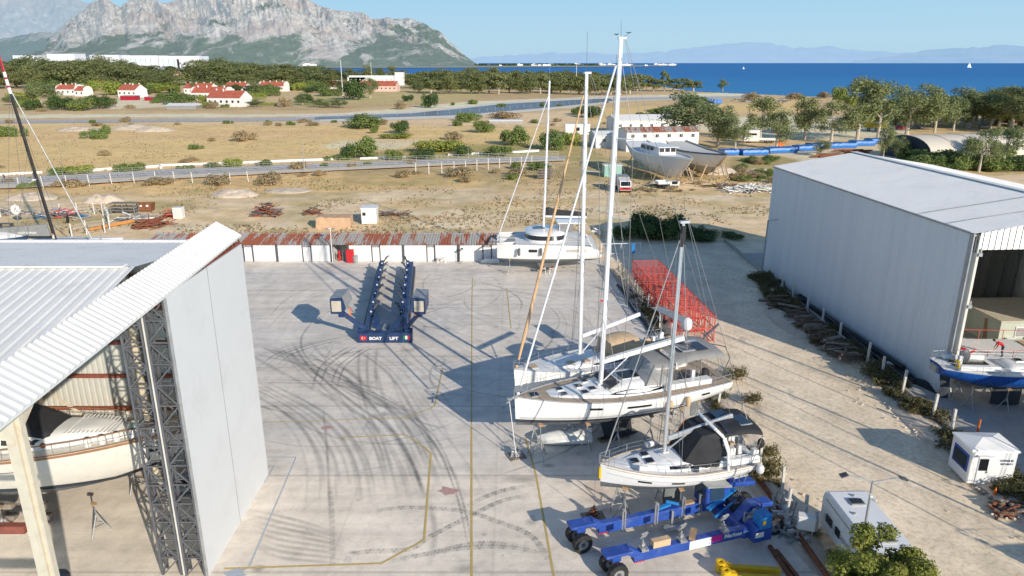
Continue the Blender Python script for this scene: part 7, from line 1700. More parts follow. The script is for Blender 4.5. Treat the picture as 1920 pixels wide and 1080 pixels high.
# ---------------- catamaran at the far kerb
def catamaran(name,label,loc,rz,L,B,wl,sheer,mast,cover='black_cloth',boomlen=5.2,zb=1.15):
    t=thing(name,label,'catamaran',loc,rz); hb=1.05
    for s in (-1,1):
        H_=Hull(L,hb*2,zb,wl,sheer+.12,sheer,sheer-.25,.9,zst=wl-.1,zbow=wl-.15,rake=0,fwd=.5,full=2.6,bm=.5)
        e=thing_hull=bpy.data.objects.new('hull',None); 
        bpy.data.objects.remove(e)
        q=MB(); secs=[]
        for i in range(31):
            tt=i/30; zk,zs=H_.zk(tt),H_.zs(tt); w=max(wl,zk+.02); zz=[zk+(w-zk)*(k/5)**1.5 for k in range(5)]+[w+(zs-w)*k/5 for k in range(6)]
            if tt<.12: zs2=zs-1.1*(1-tt/.12)**1.3; zz=[min(z,max(zs2,w+.05)+.0*z) for z in zz]
            R_=[(H_.x(tt),H_.y(tt,(z-zk)/(zs-zk)),z) for z in zz]; secs.append([(x,s*(B/2-hb)-y,z) for x,y,z in reversed(R_)]+[(x,s*(B/2-hb)+y,z) for x,y,z in R_[1:]])
        m=len(secs[0])-1
        q.loft(secs,mfun=lambda i,j:1 if (j if j<m/2 else m-1-j)>=5 else 0); q.add(secs[0],[tuple(range(len(secs[0])))]); 
        hm=q.build('hull',['hull_white','antifoul_grey'],t,world=False,smooth=True)
        for ta,tb,mm in ((.62,.70,'window_dark'),(.22,.34,'rib_sheet')):
            q=MB(); 
            A=[(H_.x(ta+(tb-ta)*k/4),s*(B/2-hb+H_.b(ta+(tb-ta)*k/4)+.015),sheer-.85) for k in range(5)]; C=[(p[0],p[1],sheer-.5) for p in A]; q.loft([A,C]); q.build('hull_window',mm,hm,world=False)
        q=MB(); fx=0; q.extr([(1.6,0,zb+.1),(-1.2,0,zb+.1),(-.9,0,.35),(1.0,0,.35)],(0,.3,0)); k_=q.build('keel','antifoul_grey',hm,world=False); k_.location=(0,s*(B/2-hb)-.15,0)
    q=MB(); rows=[]
    for tt in np.linspace(.04,.99,24):
        b_=B/2-hb+hb*.97*(1 if tt<.6 else max(.15,1-((tt-.6)/.4)**2.2)); rows.append([(-L/2+L*tt,b_*k,sheer+(.1*max(0,tt-.5))+.04*(1-k*k)-(.0 if tt>.12 else .5)) for k in (-1,-.5,0,.5,1)])
    q.loft(rows[:20]); q.build('deck','deck_white',t,world=False)
    q=MB(); q.box((-.3,0,wl+.6+.25),(L*.62,B-2*hb,.5)); q.build('bridge_deck','hull_white',t,world=False)
    # saloon with wrap-around window band
    def ring(z,k,fx=0): 
        pts=[]
        for a in np.linspace(0,2*PI,29)[:-1]:
            c,s_=math.cos(a),math.sin(a); x=(3.0 if c>0 else 2.2)*k*(abs(c)**.75)*(1 if c>0 else -1)+fx; y=(B/2-hb*.9)*k*(abs(s_)**.75)*(1 if s_>0 else -1); pts.append((x,y,z))
        return pts
    q=MB(); q.loft([ring(sheer,1),ring(sheer+.35,.98)],closed=True); q.build('saloon_base','hull_white',t,world=False,smooth=True)
    q=MB(); q.loft([ring(sheer+.33,.97),ring(sheer+.95,.90)],closed=True); q.build('saloon_window','window_dark',t,world=False,smooth=True)
    q=MB(); q.loft([ring(sheer+.92,.99),ring(sheer+1.12,1.0),ring(sheer+1.3,.9,-.1),ring(sheer+1.42,.6,-.2),ring(sheer+1.46,.05,-.3)],closed=True); q.build('saloon_roof','hull_white',t,world=False,smooth=True)
    q=MB(); q.box((-2.8,0,sheer+2.35),(3.6,B*.55,.12)); q.build('hard_top','hull_white',t,world=False,bevel=.05)
    for x in (-1.3,-4.2):
        for s in (-1,1): q=MB(); q.tube((x,s*B*.25,sheer+1.2 if x>-2 else sheer),(x,s*B*.25,sheer+2.3),.05,n=6); q.build('hard_top_post','hull_white',t,world=False)
    q=MB(); q.box((-2.2,.3,sheer+1.75),(1.6,B*.4,1.0)); q.build('helm_enclosure','clear_vinyl',t,world=False)
    q=MB(); q.box((1.2,0,sheer+1.46),(1.5,1.4,.05),ry=.08); q.build('solar_panel','glass_blue',t,world=False)
    # mast, boom with black sail cover
    mz=mast; q=MB(); q.tube((.6,0,sheer+1.35),(.1,0,mz),.16,.11,10,sq=.7); m_=q.build('mast','mast_white',t,world=False,smooth=True); q=MB(); q.tube((.1,0,mz),(.1,0,mz+1.6),.015,n=4); q.build('antenna','galv',m_,world=False)
    q=MB(); [q.tube((.38,0,sheer+1.35+(mz-sheer)*f),(.0,s*1.5,sheer+1.4+(mz-sheer)*f),.04,n=5) for f in (.42,) for s in (-1,1)]; q.build('spreader','mast_white',m_,world=False)
    q=MB(); q.beam((.35,0,sheer+2.9),(.35-boomlen,0,sheer+2.75),.3,.25); q.build('boom','mast_white',t,world=False)
    q=MB(); q.extr([(.35,-.16,sheer+3.02),(.35-boomlen,-.16,sheer+2.9),(.35-boomlen,-.16,sheer+3.35),(-1.0,-.16,sheer+3.75),(0,-.16,sheer+4.05),(.35,-.16,sheer+3.95)],(0,.32,0)); q.build('sail_cover',cover,t,world=False,bevel=.05)
    q=MB(); q.tube((L/2-.15,0,sheer+.3),(.15,0,mz-1.6),.075,.05,7); q.build('furled_jib','mast_white',t,world=False)
    q=MB(); q.beam((L/2-.25,-(B/2-hb),sheer+.12),(L/2-.25,(B/2-hb),sheer+.12),.16,.16,0); q.beam((L/2-3.2,0,sheer+.05),(L/2+.1,0,sheer+.18),.14,.12); q.build('crossbeam','alu',t,world=False)
    q=MB()
    for s in (-1,1):
        for f in (.40,.85): q.tube((-.4,s*(B/2-.3),sheer),(.1+.3*(1-f),0,sheer+(mz-sheer)*f),.014,n=4)
    q.build('rigging','wire',t,world=False)
    for s in (-1,1):
        q=MB(); P=[Vector((x,s*(B/2-.12),sheer)) for x in np.linspace(-L*.42,L*.47,9)]
        for p in P: q.tube(p,p+Vector((0,0,.6)),.017,n=4)
        for z in (.32,.6): q.path([p+Vector((0,0,z)) for p in P],.01,3)
        q.build('lifeline','steel',t,world=False)
    return t
CT=catamaran('catamaran','white catamaran with black sail cover on the boom at the far end of the kerb',(4.6,89.0,0),PI+R(1),13.0,7.6,1.75,3.55,22.9)
for x,m in ((2.6,'antifoul_grey'),(-.1,'antifoul_grey')): fender(CT,(1.2+x,3.98,3.3),.16,1.0,m)
fender(CT,(-4.2,3.98,3.2),.22,.5,'tan_cloth')
q=MB(); q.loft([[(-5.8,-1.3+y,4.3+.25*math.sin(a)),(-6.6,-1.3+y,4.4+.25*math.sin(a))] for a,y in zip(np.linspace(0,PI,9),np.linspace(0,2.6,9))]); q.build('stern_tender','galv',CT,world=False)
for k in range(9): q=MB(); q.blob((-5.9+random.uniform(-.3,.3),-1.2+.32*k,4.55),(.3,.18,.18),7,4); q.build('stowed_gear','plastic_white' if k%2 else 'dark_steel',CT,world=False)
stand(-.3,84.7,1.9,0,'steel prop stand under the catamaran bow','stands under the catamaran'); stand(8.9,84.5,1.7,1,'steel prop stand under the catamaran stern','stands under the catamaran')
for x,r_ in ((3.8,0),(5.0,1)):
    t=thing('trestle','%s white trestle under the catamaran keel'%('left' if r_==0 else 'right'),'trestle',(x,84.9,0)); q=MB()
    for a in (-1,1):
        for b_ in (-1,1): q.tube((a*.3,b_*.3,.75),(a*.36,b_*.4,0),.035,n=5)
    q.box((0,0,.78),(.75,.7,.06)); q.build('frame','plastic_white',t,world=False); q=MB(); q.box((0,0,.9),(.35,.5,.2)); q.build('block','red_brown',t,world=False)
# ---------------- long racing catamaran behind the left hangar, black mast
OT=thing('catamaran','big white racing catamaran with a tall black mast behind the left hangar','catamaran',(-58.5,86.0,0),0)
q=MB(); 
for y0_,L0,L1 in ((-3.4,-9,10.6),(3.4,-9,8.5)):
    S=[]
    for x in np.linspace(L0,L1,18):
        u=(x-L0)/(L1-L0); w=.95*(1 if u<.6 else 1-((u-.6)/.4)**2*.8); S.append([(x,y0_-w*.2,.7+.4*max(0,u-.6)),(x,y0_-w,1.9),(x,y0_-w,3.35),(x,y0_-w*.5,3.55),(x,y0_+w*.5,3.55),(x,y0_+w,3.35),(x,y0_+w,1.9),(x,y0_+w*.2,.7+.4*max(0,u-.6))])
    q.loft(S,closed=True,caps=True)
q.build('hull','hull_white',OT,world=False,smooth=True)
q=MB(); q.box((-1.5,0,3.2),(12.5,6.6,.7)); q.build('bridge_deck','deck_white',OT,world=False,bevel=.1)
q=MB(); q.blob((-5.2,0,3.5),(4.8,3.0,1.7),16,8); q.build('coachroof','hull_white',OT,world=False,smooth=True)
q=MB(); q.loft([[(-.9+math.cos(a)*.0-4.4+4.45*math.cos(a)*.96,2.95*math.sin(a)*.93,z) for a in np.linspace(-PI/2,PI/2,15)] for z in (4.2,4.75)]); q.build('saloon_window','glass_blue',OT,world=False)
q=MB(); S=[]; 
for x in np.linspace(5.2,11.2,9): u=(x-5.2)/6; S.append([(x,-3.4-.98*(1-u**2*.8),2.4),(x,-3.4-.6*(1-u**2*.8),3.58-.4*u),(x,-3.4+.7*(1-u*u*.8),3.6-.4*u),(x,-3.4+1.0*(1-u**2*.8),2.4)])
q=MB(); q.loft([[ (x,-4.42+.25*((x-6.4)/4.4)**2,2.3),(x,-4.42+.25*((x-6.4)/4.4)**2,3.45),(x,-3.9,3.66),(x,-2.6,3.64)] for x in np.linspace(7.6,10.7,7)]); q.build('bow_cover','crimson',OT,world=False)
q=MB(); q.add([(7.0,-3.2,3.7),(9.3,-3.9,3.75),(9.0,-2.0,3.9),(7.6,-1.6,3.9)],[(0,1,2,3)]); q.build('trampoline','dark_steel',OT,world=False)
mt=MB(); mb_=Vector((2.15,0,3.5)); tp=Vector((-.3,0,26.6)); P=[mb_.lerp(tp,f) for f in (0,.72,.73,.80,.81,.94,1)]
mt.tube(mb_,mb_.lerp(tp,.78),.22,.18,10,sq=.6); m_=mt.build('mast','black_rubber',OT,world=False,smooth=True)
q=MB(); 
for a,b_ in ((.78,.81),(.82,.85),(.86,.885)): q.tube(mb_.lerp(tp,a),mb_.lerp(tp,b_),.19,.18,10,sq=.6)
q.build('mast_band','white_paint',m_,world=False); q=MB(); q.tube(mb_.lerp(tp,.885),mb_.lerp(tp,.985),.18,.13,10,sq=.6); q.tube(mb_.lerp(tp,.985),mb_.lerp(tp,1.05),.02,n=4); q.build('mast_head','crimson',m_,world=False)
for a,b_ in ((.81,.82),(.85,.86)): q=MB(); q.tube(mb_.lerp(tp,a),mb_.lerp(tp,b_),.185,.18,10,sq=.6); q.build('mast_band','crimson',m_,world=False)
q=MB(); q.tube((6.9,-.2,3.8),mb_.lerp(tp,.80)+Vector((.1,0,0)),.09,.06,7); q.build('furled_jib','galv',OT,world=False)
q=MB(); 
for s in (-1,1): q.tube((1.0,s*3.3,3.6),mb_.lerp(tp,.8),.018,n=4); q.tube((-1.2,s*4,3.6),mb_.lerp(tp,.8),.018,n=4); q.tube((-1.0,s*3.3,3.6),mb_.lerp(tp,.5),.018,n=4)
q.build('rigging','wire',OT,world=False)
q=MB(); p=mb_.lerp(tp,.35); q.box((p.x-.1,-.35,p.z),(.3,.3,.14)); q.tube((p.x-.2,-1.3,p.z-.25),(p.x,0,p.z),.03,n=4); q.build('radar','plastic_white',m_,world=False)
q=MB(); q.extr([(1.6,-.2,4.6),(-9,-.2,4.6),(-9,-.2,5.05),(-3,-.2,5.75),(1.4,-.2,6.1)],(0,.4,0)); q.build('sail_cover','grey_cloth',OT,world=False,bevel=.05); q=MB(); q.beam((1.8,0,4.45),(-9,0,4.45),.3,.3); q.build('boom','black_rubber',OT,world=False)
text('outremer',(-1.1,-.215,5.05),.62,(PI/2,0,0),'plastic_white',OT)
q=MB(); q.tube((8.4,-1.2,3.6),(8.5,-1.2,5.2),.05,n=6); q.path([(8.0,-1.6,3.6),(8.4,-1.3,4.6),(8.9,-1.2,3.8)],.04,5); q.build('bow_frame','steel',OT,world=False)
q=MB(); q.box((4.4,-1.0,3.9),(1.2,.9,.7)); q.build('deck_locker','plastic_white',OT,world=False,bevel=.1); q=MB(); q.box((4.55,-1.48,4.0),(.45,.04,.4)); q.build('sign','sky_blue',OT,world=False)
for y in (-1.5,-.4): q=MB(); q.box((6.4,y,3.58),(2.6,.5,.04)); q.build('deck_hatch','teak',OT,world=False)
for x in (-3,-8): stand(-58.5+x,83,2.0,0,'steel prop stand under the racing catamaran','stands under the racing catamaran')
t=thing('satellite_dish','round white satellite dish emblem disc standing behind the racing catamaran','dish',tuple(G(35,420))); q=MB(); q.tube((0,0,0),(0,0,1.9),.05,n=6); q.build('post','galv',t,world=False); q=MB(); q.tube((0,-.05,2.35),(0,.05,2.35),.78,n=22); q.build('dish','plastic_white',t,world=False); q=MB(); q.beam((-.25,-.08,2.05),(.05,-.08,2.75),.06,.03); q.beam((.05,-.08,2.75),(.15,-.08,2.05),.06,.03); q.beam((.1,-.08,2.05),(.45,-.08,2.05),.06,.03); q.build('marking','dark_steel',t,world=False)
# ---------------- wooden hulls on props
def bighull(label,bow,stern,B,wl,sb,sm,ss,top,bot,zb=1.0,house=False,open_=False):
    loc,rz=place(bow[0],bow[1],stern[0],stern[1]); L=math.hypot(bow[0]-stern[0],bow[1]-stern[1]); t=thing('wooden_hull',label,'boat hull',loc,rz)
    H_=Hull(L,B,zb,wl,sb,sm,ss,.62,zst=wl+.9,zbow=wl-1.3,rake=6.5,full=2.0,fwd=.6,ap=1.05,bm=.55)
    hull_mesh(H_,[top,bot],t,deck='deck_white' if not open_ else 'off_white',toe='white_paint' if not open_ else 'navy',camber=.15)
    q=MB()
    for s in (-1,1): 
        S=[[ (H_.x(tt),s*(H_.b(tt)-.02),H_.zs(tt)-.05),(H_.x(tt),s*(H_.b(tt)-.02),H_.zs(tt)+.35),(H_.x(tt),s*max(0,H_.b(tt)-.22),H_.zs(tt)+.35)] for tt in np.linspace(0,1,26)]; q.loft(S)
    q.build('bulwark','white_paint' if not open_ else 'off_white',t,world=False)
    q=MB(); q.extr([(L/2-6.3,0,H_.zbow-.1),(L/2-2.6,0,3.9),(L/2+.15,0,sb+.3),(L/2-.1,0,sb+.3),(L/2-3.2,0,4.0),(L/2-6.9,0,H_.zbow+.1),(L*.2,0,zb+.1),(L*.18,0,zb-.35),(-L*.42,0,zb-.35),(-L*.42,0,zb+.1),(L*.2,0,zb+.3)],(0,.25,0)); q.build('stem_and_keel','off_white' if not open_ else 'wood',t,world=False)
    return t,H_,L
W1,HW,LW=bighull('large grey-white hull with a windowed white wheelhouse, standing on props',(36.9,147.5),(30.2,177),8.8,3.0,6.0,5.3,6.7,'wall_panel','wall_panel',house=True)
o,pr=coachroof(HW,W1,.30,.62,.62,1.9,name='wheelhouse',fore=.12,aft=.02,pw=9,mat='white_paint') 
for s in (-1,1):
    for k in range(4): q=MB(); tt=.34+.055*k; ww,hh=pr(tt); q.box((HW.x(tt),s*(ww*.985+.01),HW.zs(tt)+1.3),(1.1,.08,.75)); q.build('wheelhouse_window','window_dark',W1,world=False)
ww,hh=pr(.585)
for y in (-1.35,0,1.35): q=MB(); q.box((HW.x(.604),y,HW.zs(.6)+1.15),(.3,1.0,.75)); q.build('wheelhouse_window','window_dark',W1,world=False)
q=MB(); q.box((HW.x(.60),0,HW.zs(.6)+.85),(.25,4.0,1.7)); q.build('wheelhouse_front','white_paint',W1,world=False)
q=MB(); q.box((HW.x(.46),0,HW.zs(.45)+1.93),(LW*.33,4.9,.12)); q.build('wheelhouse_roof','white_paint',W1,world=False)
q=MB(); q.box((HW.x(.02),0,6.4),(.3,4,.6)); q.build('transom_board','sky_blue',W1,world=False)
W2,HW2,LW2=bighull('open grey hull with dark-edged bulwark and bare hold, right of the wheelhouse hull',(45.8,154),(40.6,180),8.2,3.0,6.0,5.3,6.3,'wall_panel','galv',open_=True)
q=MB(); q.prism([(HW2.x(.30),-1.9),(HW2.x(.72),-1.6),(HW2.x(.72),1.6),(HW2.x(.30),1.9)],4.98,5.2); q.build('open_hold','red_brown',W2,world=False)
q=MB(); [q.box((HW2.x(.34+.06*k),0,5.25),(.2,3.4,.12)) for k in range(7)]; q.build('deck_beams','wood_grey',W2,world=False)
q=MB(); S=[[(HW2.x(tt),s_*(HW2.b(tt)+.03),HW2.zs(tt)+z) for z in (.12,.40)] for tt in np.linspace(.0,.999,20) for s_ in (1,)]; q.loft(S); S=[[(HW2.x(tt),-(HW2.b(tt)+.03),HW2.zs(tt)+z) for z in (.12,.40)] for tt in np.linspace(.0,.999,20)]; q.loft(S); q.build('sheer_stripe','navy',W2,world=False)
random.seed(31)
for (t_,H_,gname,lab) in ((W1,HW,'props under the wheelhouse hull','wooden prop slanting up to the wheelhouse hull'),(W2,HW2,'props under the open hull','wooden prop slanting up to the open hull')):
    for tt in (.12,.28,.42,.56,.7,.82,.92):
        for s in (-1,1):
            z=min(3.6,H_.zs(tt)-1.2); f=(z-H_.zk(tt))/(H_.zs(tt)-H_.zk(tt)); y=H_.y(tt,max(.05,f)); a=wpt(t_,H_.x(tt),s*(y+.05)); b_=wpt(t_,H_.x(tt),s*(y+1.5)); q=MB(); q.tube((a[0],a[1],z),(b_[0],b_[1],0),.13,.13,6); tag(q.build('hull_prop','tan_cloth' if random.random()<.4 else 'wood_grey'),lab,'prop',gname)
# ---------------- motor yacht inside the left hangar
MY=thing('motor_yacht','cream motor yacht with teak rails and black windscreen cover inside the left hangar','motor yacht',(-28.7,35.9,0),0)
HM=Hull(19.0,5.2,1.6,2.5,5.35,4.7,4.7,.9,zst=1.9,zbow=3.6,rake=1.0,full=2.4,fwd=.55,ap=.8)
hull_mesh(HM,['off_white','antifoul_grey','antifoul_dark'],MY,stripe=True,deck='off_white',toe='teak_brown')
for sd in (-1,1):
    q=MB(); q.path([HM.side(t,max(HM.wl,HM.zk(t))+.10,sd,.02) for t in np.linspace(.05,.97,40)],.03,4); q.build('hull_stripe','antifoul_dark',MY,world=False)
    q=MB(); q.path([HM.side(t,HM.zs(t)-.75,sd,.02) for t in np.linspace(.05,.62,30)],.02,4); q.build('hull_stripe','antifoul_dark',MY,world=False)
q=MB()
for sd in (-1,1): q.loft([[HM.side(t,HM.zs(t)-.02,sd,.02),HM.side(t,HM.zs(t)-.16,sd,.03)] for t in np.linspace(.02,.99,40)])
q.build('rubbing_strake','teak_brown',MY,world=False)
o,pr=coachroof(HM,MY,.45,.91,.66,.80,mat='plastic_white',fore=.25,aft=.02,pw=4)
o,pr3=coachroof(HM,MY,.15,.745,.74,2.7,mat='off_white',name='deck_house',fore=.55,aft=.02,pw=6)
q=MB(); [q.box((HM.x(.725+.012*k),0,HM.zs(.76)+.72-.005*k),(.10,2.3-.05*k,.05)) for k in range(12)]; q.build('sun_pad','plastic_white',MY,world=False)
q=MB(); n=10; S=[]
for i in range(n+1):
    u=i/n; tt=.56+.175*u; ww,hh=pr3(tt); zz=HM.zs(tt); S.append([(HM.x(tt)+.03,ww*k*1.01,zz+hh*(1-abs(k)**6)**.5+.02) for k in np.linspace(-.985,.985,13)])
q.loft(S); q.build('windscreen_cover','black_cloth',MY,world=False,smooth=True)
q=MB(); q.box((HM.x(.885),.25,HM.zs(.88)+.34),(.5,.55,.3),rz=.2); q.build('deck_hatch','off_white',MY,world=False,bevel=.03); q=MB(); q.box((HM.x(.885)+.2,-.1,HM.zs(.88)+.40),(.3,.25,.25)); q.build('hatch_glass','glass_green',MY,world=False)
for sd in (-1,1):
    q=MB(); P=[Vector((HM.x(t),sd*(HM.b(t)-.08),HM.zs(t))) for t in np.linspace(.45,.985,13)]
    for p in P: q.tube(p,p+Vector((0,0,.62)),.02,n=5)
    q.path([p+Vector((0,0,.34)) for p in P],.015,4); q.build('stanchion','steel',MY,world=False); q=MB(); q.path([p+Vector((0,0,.64)) for p in P],.035,6); q.build('handrail','teak_brown',MY,world=False)
for k in range(5): t_=.80+.035*k; q=MB(); q.lathe((HM.x(t_),-(HM.b(t_)-.30),HM.zs(t_)+.05),[(0,0),(.17,.03),(.19,.2),(.19,.42),(.12,.55)],9); f=q.build('fender','plastic_white',MY,world=False); q=MB(); q.lathe((HM.x(t_),-(HM.b(t_)-.30),HM.zs(t_)+.6),[(.13,-.06),(.14,0),(.0,.04)],9); q.build('fender_cap','navy',f,world=False)
for tt in (.62,.68): q=MB(); p=Vector((HM.x(tt),-(HM.b(tt)*.72+.06),HM.zs(tt)+.42)); q.tube(p,p-Vector((0,.04,0)),.16,n=14); q.build('porthole','dark_steel' if tt<.65 else 'rust',MY,world=False)
q=MB(); q.loft([[HM.side(t,HM.zs(t)-.45-.3*((t-.88)/.1),-1,.02),HM.side(t,HM.zs(t)-.85-.2*((t-.88)/.1),-1,.02)] for t in (.93,.95,.97,.985)]); q.build('anchor_pocket','black_rubber',MY,world=False)
for (x,y) in ((-23.0,33.9),(-28,33.6),(-23,38.0)): stand(x,y,1.85,.4,'steel prop stand under the motor yacht','stands under the motor yacht')
for k in range(3): q=MB(); x=-26.6-k*.0; [q.box((x+random.uniform(-.05,.05)-2.0*k,34.6,.2+.36*j),(1.1 if j%2 else .35,.35 if j%2 else 1.1,.32)) for j in range(4)]; tag(q.build('timber_cribbing','wood_grey'),'%s timber crib stack under the motor yacht'%('nearest','middle','farthest left')[k],'crib stack')
t=thing('dinghy','dark inflatable dinghy under the motor yacht bow behind the lattice','dinghy',(-19.4,38.2,0),R(10)); q=MB(); 
P=[(-1.5,-.7,.5),(.6,-.7,.5),(1.4,-.35,.6),(1.7,0,.65),(1.4,.35,.6),(.6,.7,.5),(-1.5,.7,.5)]; q.path(P,.22,9); q.build('tube','galv',t,world=False,smooth=True); q=MB(); q.prism([(p[0],p[1]) for p in P],.3,.42); q.build('floor','black_rubber',t,world=False)
t=thing('outboard_engine','grey outboard engine on the hangar floor at the lower left corner','engine',(-22.2,29.2,0),.5); q=MB(); q.blob((0,0,.9),(.45,.35,.4),10,7); q.build('cowl','dark_steel',t,world=False,smooth=True); q=MB(); q.lathe((-.2,.1,1.2),[(.2,0),(.18,.15),(0,.2)],12); q.build('cap','plastic_white',t,world=False); q=MB(); q.box((0,0,.4),(.25,.2,.8)); q.blob((.1,0,.1),(.5,.1,.09),8,4); q.build('leg','black_rubber',t,world=False)
# ---------------- boats on the right apron
UB=thing('sailing_yacht','blue-hulled sailing yacht with dark rudder in front of the right hangar','sailing yacht',(38.1,49.4,0),R(-3))
HU=Hull(12,3.7,1.6,2.15,3.5,3.15,3.3,.6,zst=2.6,zbow=2.1,rake=.5,ap=.9)
hull_mesh(HU,['hull_blue','antifoul_dark'],UB)
o,pr=coachroof(HU,UB,.40,.85,.6,.45,fore=.6,aft=.05); roofwin(HU,UB,pr,.45,.7,.35,.75)
for tt in (.5,.6): ww,hh=pr(tt); hatch(UB,HU.x(tt),.3,HU.zs(tt)+hh-.02,.5,.5)
q=MB(); q.box((HU.x(.20),0,3.35),(2.6,1.2,.1)); q.build('cockpit_sole','window_dark',UB,world=False); wheelhelm(UB,HU.x(.12),0,3.95,.5)
q=MB(); q.blob((HU.x(.16),.1,3.9),(.45,.12,.6),10,6); q.build('covered_wheel','dark_steel',UB,world=False,smooth=True)
q=MB(); P=[(HU.x(.07),-1.05+.24*math.cos(a),3.75+.28*math.sin(a)) for a in np.linspace(.3,5.6,12)]; q.path(P,.07,7); q.build('horseshoe_buoy','yellow',UB,world=False)
for s in (-1,1): q=MB(); q.box((HU.x(.2),s*1.1,3.5),(3.0,.45,.35)); q.build('coaming','hull_white',UB,world=False,bevel=.04)
rails(HU,UB,.08,.92,8); fin(UB,'rudder',-4.9,-5.7,2.5,.5,.08,'antifoul_dark',-4.7,-5.3); fin(UB,'keel',.6,-1.6,1.9,.1,.16,'antifoul_dark')
q=MB(); q.box((HU.x(.0)-.1,.1,2.95),(.25,.9,.5)); q.build('swim_ladder','galv',UB,world=False)
stands(UB,HU,(.2,.4,.62),'steel prop stand under the blue-hulled yacht','stands under the blue yacht')
WB=thing('sailing_yacht','white yacht with open stern platform right of the guard booth','sailing yacht',(42.6,43.4,0),R(-6))
HW3=Hull(12.5,4.0,1.6,2.1,3.4,3.05,2.7,.9,zst=2.3,zbow=2.1,rake=.2,trans=.3)
hull_mesh(HW3,['hull_white','hull_white'],WB); o,pr=coachroof(HW3,WB,.35,.85,.6,.5,fore=.6,aft=.05)
for x,y,m in ((.03,-.9,'plastic_white'),(.05,.3,'plastic_white'),(.09,1.1,'dark_steel'),(.12,-.3,'plastic_white'),(.18,.8,'plastic_white')): q=MB(); q.box((HW3.x(x),y,3.1),(.7,.6,.5)); q.build('cockpit_locker',m,WB,world=False,bevel=.05)
q=MB(); q.box((HW3.x(-.02),0,2.3),(.8,2.8,.1)); q.build('stern_platform','deck_white',WB,world=False,bevel=.03); rails(HW3,WB,.06,.9,7,pulpit=False)
arch_canopy(WB,'bimini','rib_sheet',HW3.x(.30),HW3.x(.10),1.2,3.0,2.1,1.3,drop=.2)
stands(WB,HW3,(.10,.3),'steel prop stand under the open-stern white yacht','stands under the open-stern yacht')
DB=thing('motor_boat','flat white boat deck with wooden slatted walkway inside the right hangar mouth','boat',(41.5,54.8,0),R(-2))
q=MB(); S=[[(x,-2.3,1.0),(x,-2.5,2.2),(x,-2.4,2.35),(x,2.4,2.35),(x,2.5,2.2),(x,2.3,1.0)] for x in (-6.0,-5.6,0,6,8)]; S[0]=[(p[0],p[1]*.8,p[2]) for p in S[0]]; q.loft(S,closed=True,caps=True); q.build('hull',['hull_white'],DB,world=False)
q=MB(); [q.box((1.5+.28*k,0.2,2.42),(.22,3.4,.06)) for k in range(14)]; q.build('slatted_deck','tan_cloth',DB,world=False)
q=MB(); [q.path([(-5.6+2*k,s*2.3,2.35),(-5.6+2*k,s*2.3,3.2)],.03,5) for k in range(6) for s in (-1,1)]; [q.path([(-5.6,s*2.3,3.2),(4.4,s*2.3,3.2)],.025,5) for s in (-1,1)]; q.build('railing','red_primer',DB,world=False)
q=MB(); q.tube((-4.8,-1.6,2.35),(-4.0,-1.4,2.9),.1,n=6); q.blob((-5.0,-1.4,2.7),(.4,.4,.35),8,5); q.build('deck_gear','red',DB,world=False)
for x in (-4,0,4): q=MB(); q.box((41.5+x,54.6,.45),(.5,3.6,.9)); tag(q.build('hull_support','wood_grey'),'timber support %s under the slatted boat'%{-4:'left',0:'middle',4:'right'}[x],'support')
# two more masted yachts stand beyond the right edge: their mast shadows cross the track
YD=clone(YC,(37.5,30.0,0),R(170),'white yacht standing beyond the right edge of the picture, nearer one')
YF=clone(YC,(37.0,42.0-19,0),R(168),'white yacht standing beyond the right edge of the picture, lowest one',(1.1,1.1,1.2))
YE=clone(YC,(41.0,36.0,0),R(175),'white yacht standing beyond the right edge of the picture, farther one',(1.15,1.15,1.25))
